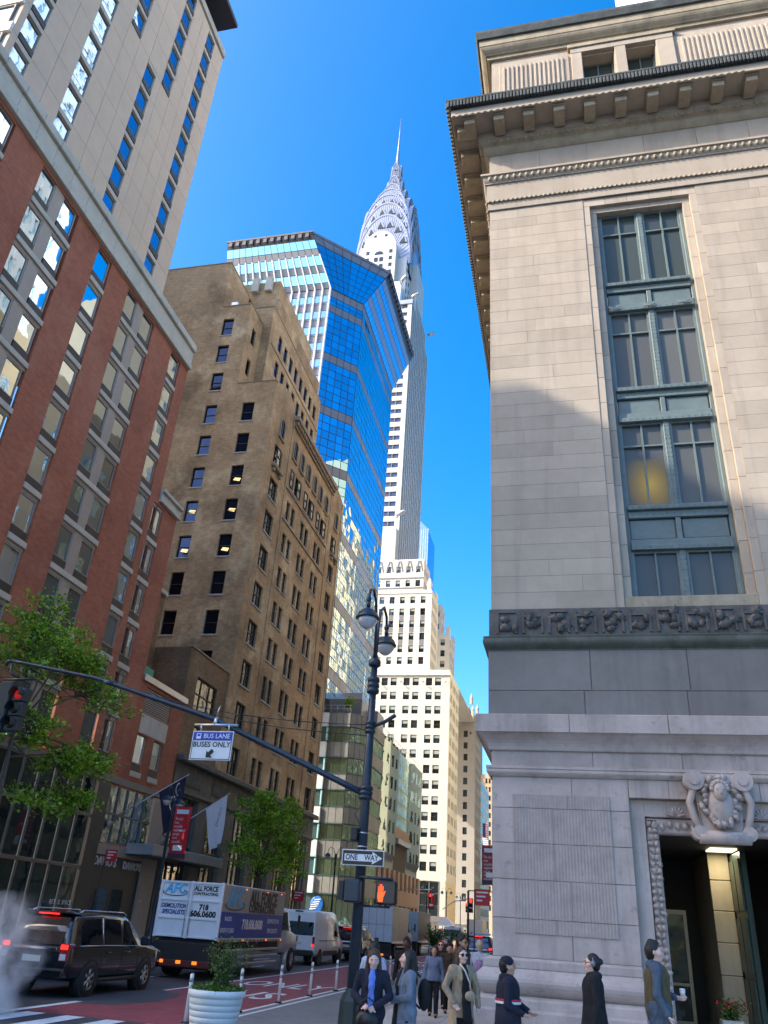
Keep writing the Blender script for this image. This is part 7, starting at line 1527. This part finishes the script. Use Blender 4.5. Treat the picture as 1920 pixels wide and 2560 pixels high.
def hand_prims(w, e, curl, sgn, palm_n=(0, -1, 0)):
    """palm, four fingers and thumb continuing from the wrist w away from the elbow e"""
    W_, E_ = Vector(w), Vector(e); d = (W_-E_).normalized(); n = Vector(palm_n); n = (n-d*n.dot(d)).normalized(); s = d.cross(n)*sgn; out = []
    p0 = W_+d*.015; p1 = W_+d*.085
    for a in (-.028, -.009, .010, .028): out.append((tuple(p0+s*a*.7), tuple(p1+s*a), .015, .013, 1, .012))
    for i, (a, L_) in enumerate(((-.030, .062), (-.010, .075), (.010, .070), (.029, .055))):
        k0 = p1+s*a; k1 = k0+(d*math.cos(curl*.6)+n*math.sin(curl*.6))*L_*.55; k2 = k1+(d*math.cos(curl*1.5)+n*math.sin(curl*1.5))*L_*.5
        out += [(tuple(k0), tuple(k1), .0105, .0095, 1, .004), (tuple(k1), tuple(k2), .0095, .0075, 1, .004)]
    t0 = W_+d*.025-s*.030; t1 = t0+(d*.6-s*.55+n*.5).normalized()*.045; t2 = t1+(d*.9+n*.45).normalized()*.032
    out += [(tuple(t0), tuple(t1), .014, .012, 1, .008), (tuple(t1), tuple(t2), .0115, .009, 1, .004)]; return out
def person(label, loc, rz, H=1.7, sex='f', skin='light', hair='brown', hairstyle='long', top=None, topm=None, inner=None, leg=None, shoe=None, armL=None, armR=None, stride=0.0, lean=0.0, head_turn=0.0, head_tilt=0.0, res=.011, hem=.80, skirt=False, flare=.0, sleeves=True, glasses=None, stout=1.0):
    """local frame: faces -y, x to the figure's left side of the picture; all heights for a 1.70 m figure then scaled"""
    K_ = H/1.70; body_m = SKIN[skin]; shw = .185 if sex == 'f' else .21
    t = None
    hip_z = .90; fem = sex == 'f'
    sh = {s: (s*shw, lean*.9*0, 1.385) for s in (-1, 1)}
    arms = {-1: armR or ((-.25, .03, 1.10), (-.27, -.05, .85)), 1: armL or ((.25, .03, 1.10), (.27, -.05, .85))}
    legs = {s: ((s*.085, 0, hip_z), (s*.09, -.04-stride*.10*s, .49), (s*.095, .03-stride*.22*s*(1 if s < 0 else 1), .085)) for s in (-1, 1)}
    torso = [((0, .0, .93), (0, 0, 1.08), .135*stout, .115*stout, 1.35), ((0, 0, 1.08), (0, -.005, 1.28), .115*stout, .135*stout, 1.35), ((-.09, 0, 1.32), (.09, 0, 1.32), .095, .095, 1.25), ((-shw+.02, .005, 1.385), (shw-.02, .005, 1.385), .055, .055, 1.0), ((0, .015, 1.40), (0, -.005, 1.50), .058, .050, 1.0)]
    if fem: torso += [((-.06, -.06, 1.26), (-.055, -.065, 1.25), .05, .05, 1.0), ((.06, -.06, 1.26), (.055, -.065, 1.25), .05, .05, 1.0)]
    body = list(torso)
    for s in (-1, 1):
        h0, k0, a0 = legs[s]; body += [(h0, k0, .085, .056, 1), (k0, a0, .055, .036, 1), (a0, (a0[0], a0[1]-.16, .035), .036, .03, 1)]
        e0, w0 = arms[s]; body += [(sh[s], e0, .048, .038, 1), (e0, w0, .038, .026, 1)]
    # head, turned and tilted about the neck
    hp = []
    cz = 1.595
    hp += [((0, .018, cz+.035), (0, .012, cz+.02), .088, .086, 1.0), ((0, -.035, cz-.02), (0, -.04, cz-.06), .066, .052, 1.0), ((0, -.055, cz-.085), (0, -.058, cz-.088), .036, .034, 1.0, .03), ((0, -.098, cz+.012), (0, -.117, cz-.018), .010, .015, 1.0, .012), ((-.035, -.078, cz+.032), (.035, -.078, cz+.032), .018, .018, 1.0, .02), ((-.04, -.062, cz-.02), (.04, -.062, cz-.02), .030, .030, 1.0, .03), ((-.012, -.098, cz-.052), (.012, -.098, cz-.052), .012, .012, 1.0, .012),
           ((-.086, .01, cz+.015), (-.088, .012, cz-.02), .014, .011, 1.0, .01), ((.086, .01, cz+.015), (.088, .012, cz-.02), .014, .011, 1.0, .01)]
    HM = Matrix.Translation((0, 0, 1.50)) @ Matrix.Rotation(head_turn, 4, 'Z') @ Matrix.Rotation(head_tilt, 4, 'X') @ Matrix.Translation((0, 0, -1.50))
    hx = lambda p: tuple(HM @ Vector(p))
    body += [(hx(p[0]), hx(p[1]), *p[2:]) for p in hp]
    for s in (-1, 1):
        e0, w0 = arms[s]; body += hand_prims(w0, e0, .7, s, (0, -1, .2))
    v, q = sdf_mesh(body, res, .035); q = q[(q >= 0).all(1)]
    me = bpy.data.meshes.new('person'); me.from_pydata((v*K_).tolist(), [], q.tolist()); me.materials.append(body_m); me.polygons.foreach_set('use_smooth', [True]*len(me.polygons)); me.update()
    t = link('person', me, None, loc, rot=(0, 0, rz)); tag(t, label, 'person'); BASE[t.name] = Vector((0, 0, 0))
    def child(name, prims, mt, k=.03, r_=None, sm=2, clip=None): 
        pr = [(tuple(np.array(p[0])*K_), tuple(np.array(p[1])*K_), p[2]*K_, p[3]*K_, *p[4:]) for p in prims]; return sdf_obj(name, pr, (r_ or res), k, mt, t, sm, clip)
    # hair
    h_ = [((0, .028, cz+.045), (0, .035, cz+.03), .096, .096, 1.0), ((0, .05, cz), (0, .055, cz-.04), .080, .070, 1.0)]
    cut = [((0, -.13, cz-.05), (0, -.112, cz+.035), .082, .072, 1.0, -.008)]
    if hairstyle == 'long': h_ += [((s*.075, .01, cz+.03), (s*.098, -.02, cz-.16), .034, .036, 1, .03) for s in (-1, 1)]+[((s*.098, -.02, cz-.16), (s*.11, -.07, cz-.34), .036, .022, 1, .03) for s in (-1, 1)]+[((0, .06, cz), (0, .085, cz-.28), .075, .085, 1.0)]
    if hairstyle == 'bob': h_ += [((s*.075, .01, cz+.03), (s*.09, .0, cz-.13), .034, .034, 1, .03) for s in (-1, 1)]+[((0, .06, cz), (0, .07, cz-.13), .075, .07, 1.0)]
    if hairstyle == 'bun': h_ += [((0, .125, cz+.035), (0, .13, cz+.03), .045, .045, 1, .01)]
    if hairstyle == 'top': h_ += [((0, -.03, cz+.115), (0, .04, cz+.12), .040, .05, 1, .03)]
    if hairstyle != 'none': child('hair', [(hx(p[0]), hx(p[1]), *p[2:]) for p in h_+cut], HAIR[hair], .03, max(res*.8, .008), 1)
    f = MB()
    for s in (-1, 1): f.sphere(hx((s*.034, -.088, cz+.012)), (.014, .008, .008), 7, 5, 0); f.tube([hx((s*.018, -.096, cz+.034)), hx((s*.052, -.084, cz+.034))], .005, 5, 0)
    f.tube([hx((-.022, -.098, cz-.056)), hx((0, -.105, cz-.055)), hx((.022, -.098, cz-.056))], .0065, 5, 1)
    me2 = f.mesh('face_features', [EYE, LIP]); me2.transform(Matrix.Scale(K_, 4)); link('face_features', me2, t)
    if glasses:
        g = MB()
        for s in (-1, 1): g.lathe([(.0, 0), (.030, .004), (.030, -.004), (0, -.002)], (0, 0, 0), 12)
        g = MB()
        for s in (-1, 1):
            c = Vector((s*.036, -.106, cz+.008)); g.add([hx(c+Vector((.032*math.cos(a), .004*abs(math.cos(a)), .025*math.sin(a)))) for a in [2*math.pi*i/12 for i in range(12)]], [tuple(range(12))], 0)
            g.tube([hx((s*.064, -.098, cz+.015)), hx((s*.09, 0, cz+.018))], .004, 4)
        g.tube([hx((-.008, -.112, cz+.012)), hx((.008, -.112, cz+.012))], .004, 4)
        me3 = g.mesh('sunglasses', EYE if glasses == 'dark' else BLACK); me3.transform(Matrix.Scale(K_, 4)); link('sunglasses' if glasses == 'dark' else 'glasses', me3, t)
    # garments
    ex = .028
    if topm:
        tp = [((0, .005, .93), (0, .005, 1.08), (.135+ex)*stout, (.130+ex)*stout, 1.14), ((0, .005, 1.08), (0, .0, 1.28), (.130+ex)*stout, (.135+ex)*stout, 1.16)]+[(p[0], p[1], p[2]+ex*.8, p[3]+ex*.8, p[4]*.92) for p in torso[2:4]]+[((0, .02, 1.40), (0, .012, 1.435), .07, .066, 1.0)]
        if fem: tp += [((-.05, -.085, 1.25), (.05, -.085, 1.25), .062, .062, 1.0)]
        tp += [((0, .0, .98), (0, .005, hem-.12), (.14+ex)*stout, (.155+ex+flare)*stout, 1.16)]
        tp += [((-.065, .005, .92), (.065, .005, .92), .152*stout, .152*stout, 1.04)]
        for s in (-1, 1):
            e0, w0 = arms[s]; wr = lerp(e0, w0, .97); tp += [(sh[s], e0, .064, .056, 1), (e0, wr, .056, .045, 1)]
        if top == 'open':   # front opening shows what is worn beneath
            tp += [((s*.060, -.07, 1.45), (s*.066, -.150, 1.26), .026, .022, 1.4, .006) for s in (-1, 1)]
        if top == 'hood': tp += [((-.09, .085, 1.44), (.09, .085, 1.44), .052, .052, 1, .03), ((-.085, .05, 1.475), (-.05, -.05, 1.45), .03, .03, 1, .03), ((.085, .05, 1.475), (.05, -.05, 1.45), .03, .03, 1, .03)]
        else: tp += [((s*.055, .03, 1.455), (s*.062, -.06, 1.40), .024, .024, 1, .02) for s in (-1, 1)]
        tp = [q for q in tp if not (len(q) > 5 and q[5] < 0)]+[q for q in tp if len(q) > 5 and q[5] < 0]
        xa = min(.21, min(abs(arms[s][1][0]) if abs(arms[s][1][0]) > .15 else .3 for s in (-1, 1))-.05)*K_
        child('jacket', tp, topm, .022, clip=(hem*K_, xa))
    if inner:
        wv_ = 1.5 if skirt else 1.0
        ip = [((0, -.075, 1.445), (0, -.125, 1.36), .040, .046, 1.6), ((0, -.125, 1.36), (0, -.152, 1.25), .046, .042*wv_, 2.0), ((0, -.152, 1.25), (0, -.142, 1.1), .042*wv_, .042*wv_, 2.0), ((0, -.142, 1.1), (0, -.150-flare*.5, .95), .042*wv_, .048*wv_, 2.0), ((0, -.150-flare*.5, .95), (0, -.165-flare*.9, hem+.02), .048*wv_, .055*wv_, 2.0), ((0, .01, 1.42), (0, .0, 1.455), .060, .056, 1.0)]
        child('shirt', ip, inner)
    if leg:
        lp = [((-.06, 0, .95), (.06, 0, .95), .125*stout, .125*stout, 1.2)]
        if skirt: lp += [((0, 0, .95), (0, .02, .45), .16, .20, 1.2)]
        for s in (-1, 1): h0, k0, a0 = legs[s]; lp += [(h0, k0, .105, .075, 1), (k0, (a0[0], a0[1], .10), .075, .062, 1)]
        child('trousers' if not skirt else 'dress', lp, leg)
    sp_ = []
    for s in (-1, 1): a0 = legs[s][2]; sp_ += [((a0[0], a0[1]+.02, .045), (a0[0], a0[1]-.17, .035), .046, .038, 1)]
    child('shoes', sp_, shoe or pm('black_leather', (.015, .014, .014), .45), .01)
    return t
NAVY = cloth('navy', (.012, .014, .028)); BLKC = cloth('black', (.010, .010, .011)); GREYB = cloth('grey_blazer', (.17, .20, .25)); BEIGEC = cloth('beige', (.36, .27, .17)); BLUEB = cloth('blue_blouse', (.16, .21, .32)); BROWNC = cloth('brown_coat', (.05, .032, .022)); LBLUES = cloth('pale_blue', (.36, .43, .55)); GREYT = cloth('grey_trousers', (.34, .34, .34)); TANT = cloth('tan_trousers', (.40, .29, .19)); JEAN = cloth('denim', (.05, .08, .16)); OLIVE = cloth('olive_vest', (.10, .075, .035)); SLATE = cloth('slate_hood', (.07, .10, .14)); SKYB = cloth('sky_blouse', (.13, .22, .60)); CREAMC = cloth('cream', (.5, .46, .4))
def phi(dx, dy): return math.atan2(dx, -dy)          # rotation so the figure faces (dx,dy)
# 1 woman in navy blazer looking down at her handbag
w1 = person('woman in navy blazer and blue blouse looking down at her handbag', (-2.93, 12.9, .15), phi(.15, -1), 1.66, 'f', 'light', 'brown', 'long', 'open', NAVY, SKYB, TANT, armL=((.27, -.02, 1.13), (.07, -.24, 1.0)), armR=((-.26, .0, 1.13), (-.09, -.25, 1.02)), head_tilt=.32, head_turn=.1, hem=.74, flare=.02, res=.0095)
def bag(name, label, cat, parts_, loc, rz=0, sc=1.0):
    t = thing(name, label, cat, loc, rz or 1e-9)
    for nm, mb, mt in parts_: o = part(nm, mb, mt, t); o.scale = (sc,)*3
    return t
LEATH = pm('black_bag_leather', (.012, .012, .014), .4)
bm_ = MB(); bm_.sphere((0, 0, 0), (.165, .08, .13), 14, 10); hm_ = MB(); hm_.tube([(-.12, 0, .10), (-.09, 0, .22), (0, 0, .27), (.09, 0, .22), (.12, 0, .10)], .011, 6)
bag('handbag', 'black slouchy leather handbag held by the woman in the navy blazer', 'bag', (('bag_body', bm_, LEATH), ('bag_handle', hm_, LEATH)), (-2.92, 12.63, .97))
# 2 person behind her, back turned
person('dark-haired person in pale blue shirt, back turned, behind the navy blazer woman', (-3.86, 17.0, .15), phi(.1, 1), 1.68, 'f', 'light', 'black', 'bob', None, LBLUES, None, JEAN, res=.013)
# 3 woman in grey blazer
person('smiling woman in grey blazer with long black hair, arms folded', (-2.5, 13.3, .15), phi(-.85, -.5), 1.68, 'f', 'light', 'black', 'long', 'open', GREYB, BLKC, BLKC, armL=((.25, -.04, 1.12), (.0, -.22, 1.05)), armR=((-.25, -.04, 1.12), (-.02, -.20, 1.10)), head_turn=-.25, hem=.70, flare=.02, res=.0095)
bp = MB(); bp.sphere((0, 0, 0), (.13, .09, .21), 12, 10)
st_ = MB(); st_.tube([(-.02, -.06, .22), (-.04, -.14, .30), (-.05, -.24, .2), (-.03, -.22, -.05), (0, -.06, -.18)], .016, 6)
bag('black_backpack', 'black backpack slung on the grey blazer woman', 'bag', (('bag_body', bp, BLKC), ('strap', st_, BLKC)), (-2.25, 13.42, 1.28), phi(-.85, -.5))
# 4 person in dark coat behind
person('dark-skinned person in black coat walking behind the grey blazer woman', (-4.05, 21.3, .15), phi(-.2, -1), 1.72, 'm', 'dark', 'black', 'top', None, BLKC, None, BLKC, hem=.62, flare=.03, res=.014)
# 5 woman in blue blouse
person('woman in blue-grey blouse and black trousers walking towards the camera', (-3.66, 23.2, .15), phi(.1, -1), 1.56, 'f', 'tan', 'black', 'bob', None, BLUEB, None, BLKC, stride=1, hem=.86, res=.012)
# 6 woman in beige overshirt with sunglasses
person('woman in beige overshirt and sunglasses with a crossbody bag', (-1.93, 15.3, .15), phi(.55, -.8), 1.73, 'f', 'light', 'brown', 'bob', 'open', BEIGEC, BLKC, BLKC, skirt=True, glasses='dark', armL=((.27, -.02, 1.12), (.28, -.06, .88)), armR=((-.29, .03, 1.13), (-.20, -.13, .92)), hem=.72, flare=.05, res=.0095)
cb = MB(); cb.sphere((0, 0, 0), (.10, .05, .075), 12, 8); cs_ = MB(); cs_.tube([(.03, .02, .05), (-.02, -.01, .2), (-.10, .0, .36), (-.16, .08, .46)], .014, 6)
bag('crossbody_bag', 'small tan crossbody bag on the beige overshirt woman', 'bag', (('bag_body', cb, pm('tan_leather', (.42, .30, .19), .5)), ('strap', cs_, pm('cream_strap', (.6, .55, .45), .6))), (-1.76, 15.1, 1.20), phi(.55, -.8))
# 7 tall man with glasses in brown coat
person('tall man in glasses and dark brown coat behind the beige overshirt woman', (-2.42, 19.2, .15), phi(.9, -.35), 1.87, 'm', 'tan', 'black', 'top', None, BROWNC, None, BLKC, glasses='clear', hem=.60, flare=.03, res=.012)
# 8 grey-haired man with purple backpack
person('grey-haired man in pale blue shirt walking away with a purple backpack', (-2.40, 22.6, .15), phi(.1, 1), 1.77, 'm', 'light', 'grey', 'short', None, LBLUES, None, GREYT, stride=1.2, hem=.86, res=.012)
pb = MB(); pb.sphere((0, 0, 0), (.17, .12, .25), 14, 10); pk = MB(); pk.bbox(-.11, .11, -.15, -.09, -.15, .0, .02)
bag('purple_backpack', 'lilac and navy backpack worn by the grey-haired man', 'bag', (('bag_body', pb, cloth('lilac', (.26, .19, .36))), ('front_pocket', pk, cloth('lilac2', (.22, .16, .32)))), (-2.40, 22.42, 1.27), .1)
# 9 figure at the corner, 10-12 faces in the crowd
person('figure in dark navy coat half hidden by the stone corner', (-2.0, 23.0, .15), phi(-.2, 1), 1.76, 'm', 'tan', 'black', 'short', None, NAVY, None, BLKC, res=.016)
person('pale woman in sunglasses among the distant crowd', (-3.85, 25.6, .15), phi(.1, -1), 1.66, 'f', 'light', 'brown', 'bob', None, BLKC, None, BLKC, glasses='dark', res=.016)
cpn = person('person in a navy knitted cap among the distant crowd', (-3.42, 24.4, .15), phi(.2, -1), 1.64, 'm', 'tan', 'black', 'none', None, BROWNC, None, BLKC, res=.016)
kc = MB(); kc.sphere((0, .02, 1.585), (.108, .115, .10), 12, 8); part('knitted_cap', kc, NAVY, cpn)
person('dark-haired woman with centre parting in the distant crowd', (-3.62, 27.0, .15), phi(.1, -1), 1.70, 'f', 'tan', 'black', 'bob', None, BROWNC, None, BLKC, res=.016)
# 13 man in baseball cap
zc = swz(-1.05)
cg = person('man in navy baseball cap and striped navy hooded jacket walking right', (-1.02, 13.5, zc), phi(1, .12), 1.64, 'm', 'tan', 'black', 'short', 'hood', NAVY, None, JEAN, armL=((.22, -.10, 1.13), (.12, -.30, 1.02)), armR=((-.24, .02, 1.10), (-.20, -.20, 1.0)), stride=.8, hem=.80, flare=.02, res=.0095, stout=1.28)
cp_ = MB(); cp_.sphere((0, .015, 1.592), (.100, .108, .085), 14, 8); cp_.add([(x*.09, -.085-y_*.10, 1.580-.012*y_) for y_ in (0, .5, 1) for x in (-1, -.5, 0, .5, 1)], [(j*5+i, j*5+i+1, (j+1)*5+i+1, (j+1)*5+i) for j in range(2) for i in range(4)], 0, True); part('baseball_cap', cp_, NAVY, cg, False)
for zz, mt, hh in ((1.085, SIGNW, .016), (1.115, pm('stripe_red', (.45, .03, .05), .7), .016)):
    sb = MB(); n = 20
    for i in range(n):
        a0, a1 = 2*math.pi*i/n, 2*math.pi*(i+1)/n; q = [(.217*math.cos(a), .190*math.sin(a), zz+dz) for a, dz in ((a0, -hh), (a1, -hh), (a1, hh), (a0, hh))]; sb.add(q, [(0, 1, 2, 3)], 0, True)
    part('chest_stripe', sb, mt, cg, False)
eb = MB(); eb.tube([(-.098, -.01, 1.535), (-.102, -.02, 1.50)], .006, 5); eb.tube([(.098, -.01, 1.535), (.102, -.02, 1.50)], .006, 5); part('earphones', eb, SIGNW, cg)
# 14 woman with headphones
zc = swz(.2)
hw_ = person('woman in black hooded jacket with headphones, sunglasses and hair bun', (.2, 13.7, zc), phi(-1, -.1), 1.66, 'f', 'light', 'black', 'bun', 'hood', BLKC, None, BLKC, glasses='dark', armL=((.23, .04, 1.10), (.22, -.02, .84)), armR=((-.23, .04, 1.10), (-.22, -.02, .84)), hem=.70, flare=.06, res=.0095, stride=.6, stout=1.15)
hd = MB(); k_ = 1.66/1.7
for s in (-1, 1): hd.sphere((s*.098*k_, .012, 1.595*k_), (.022, .036, .042), 10, 8)
hd.tube([(.104*k_*math.cos(a), .012, (1.60+.115*math.sin(a))*k_) for a in [math.pi*i/14 for i in range(15)]], .009, 6); part('headphones', hd, pm('silver_grey_plastic', (.20, .20, .21), .35, .3), hw_)
lg_ = MB(); lg_.sphere((-.13, -.165, 1.26), (.022, .012, .018), 8, 5); part('chest_badge', lg_, SIGNW, hw_)
# 15 man with coffee
zc = swz(1.13)
cm = person('man in olive vest and slate hoodie holding a paper coffee cup', (1.13, 14.0, zc), phi(1, -.05), 1.80, 'm', 'light', 'black', 'top', 'hood', SLATE, None, JEAN, armL=((.25, .04, 1.10), (.17, -.24, 1.06)), armR=((-.25, .02, 1.09), (-.26, -.10, .86)), hem=.88, res=.0095, stride=.5, stout=1.12)
vp = [((0, .005, .94), (0, .005, 1.08), .20, .195, 1.14), ((0, .005, 1.08), (0, -.005, 1.28), .195, .20, 1.16), ((-.085, 0, 1.31), (.085, 0, 1.31), .128, .128, 1.25), ((-.12, .005, 1.385), (.12, .005, 1.385), .082, .082, 1.0), ((0, .005, .96), (0, .005, .88), .20, .20, 1.14)]
k_ = 1.80/1.7; sdf_obj('vest', [(tuple(np.array(p[0])*k_), tuple(np.array(p[1])*k_), p[2]*k_, p[3]*k_, p[4]) for p in vp], .0095, .03, OLIVE, cm)
ccx = Matrix.Rotation(phi(1, -.05), 4, 'Z') @ Vector((.155*k_, -.335*k_, 1.045*k_)); ct = thing('coffee_cup', 'white paper coffee cup in the hand of the man in the olive vest', 'cup', (1.13+ccx.x, 14.0+ccx.y, zc+ccx.z))
CW = pm('paper_cup_white', (.75, .74, .72), .5, bump=0); part('cup_body', MB().lathe([(.028, 0), (.040, .11)], (0, 0, 0), 14), CW, ct); part('cup_lid', MB().lathe([(.042, .11), (.042, .122), (.034, .135), (0, .133)], (0, 0, 0), 14), CW, ct); part('cup_sleeve', MB().lathe([(.0335, .03), (.0385, .078)], (0, 0, 0), 14), pm('kraft_paper', (.5, .45, .38), .8), ct)
# ---------------------------------------------------------------- steam rising from the street at the left
st_m = NT('street_steam'); tcn = st_m.n('ShaderNodeTexCoord'); mp = st_m.n('ShaderNodeMapping'); st_m.l(tcn.outputs['Object'], mp.inputs[0]); mp.inputs['Scale'].default_value = (1, 1, .75)
nz = st_m.noise(mp.outputs[0], 1.3, 5, .62)
sxz = st_m.n('ShaderNodeSeparateXYZ'); st_m.l(tcn.outputs['Object'], sxz.inputs[0])
# plume: widest and thickest near the ground, fading to its edge and top
rad = st_m.math('SQRT', st_m.math('ADD', st_m.math('POWER', st_m.math('DIVIDE', sxz.outputs[0], 1.5), 2.0), st_m.math('POWER', st_m.math('DIVIDE', sxz.outputs[1], 1.3), 2.0)))
rad = st_m.math('ADD', rad, st_m.math('MULTIPLY_ADD', st_m.noise(tcn.outputs['Object'], .9, 4, .6), 1.3, -.65)); edge = st_m.ramp(rad, .95, .1); hf = st_m.ramp(sxz.outputs[2], 2.3, .3)
den = st_m.math('MULTIPLY', st_m.math('MULTIPLY', edge, hf), st_m.math('MULTIPLY', st_m.ramp(nz, .40, .68), 9.0))
pv = st_m.n('ShaderNodeVolumePrincipled'); pv.inputs['Color'].default_value = (.98, .98, 1, 1); st_m.l(den, pv.inputs['Density']); pv.inputs['Anisotropy'].default_value = .2; st_m.l(pv.outputs[0], st_m.o.inputs['Volume'])
sx, sy = -12.75, 16.9
b = MB(); b.lathe([(2.1, 0), (2.1, 2.5)], (0, 0, 0), 20); s_o = link('street_steam', b.mesh('street_steam', st_m.m), None, (sx, sy, .03)); tag(s_o, 'white steam drifting up from the street beside the black SUV', 'steam', kind='stuff')
try: SC.cycles.volume_step_rate = 2.0; SC.cycles.volume_max_steps = 64
except Exception: pass
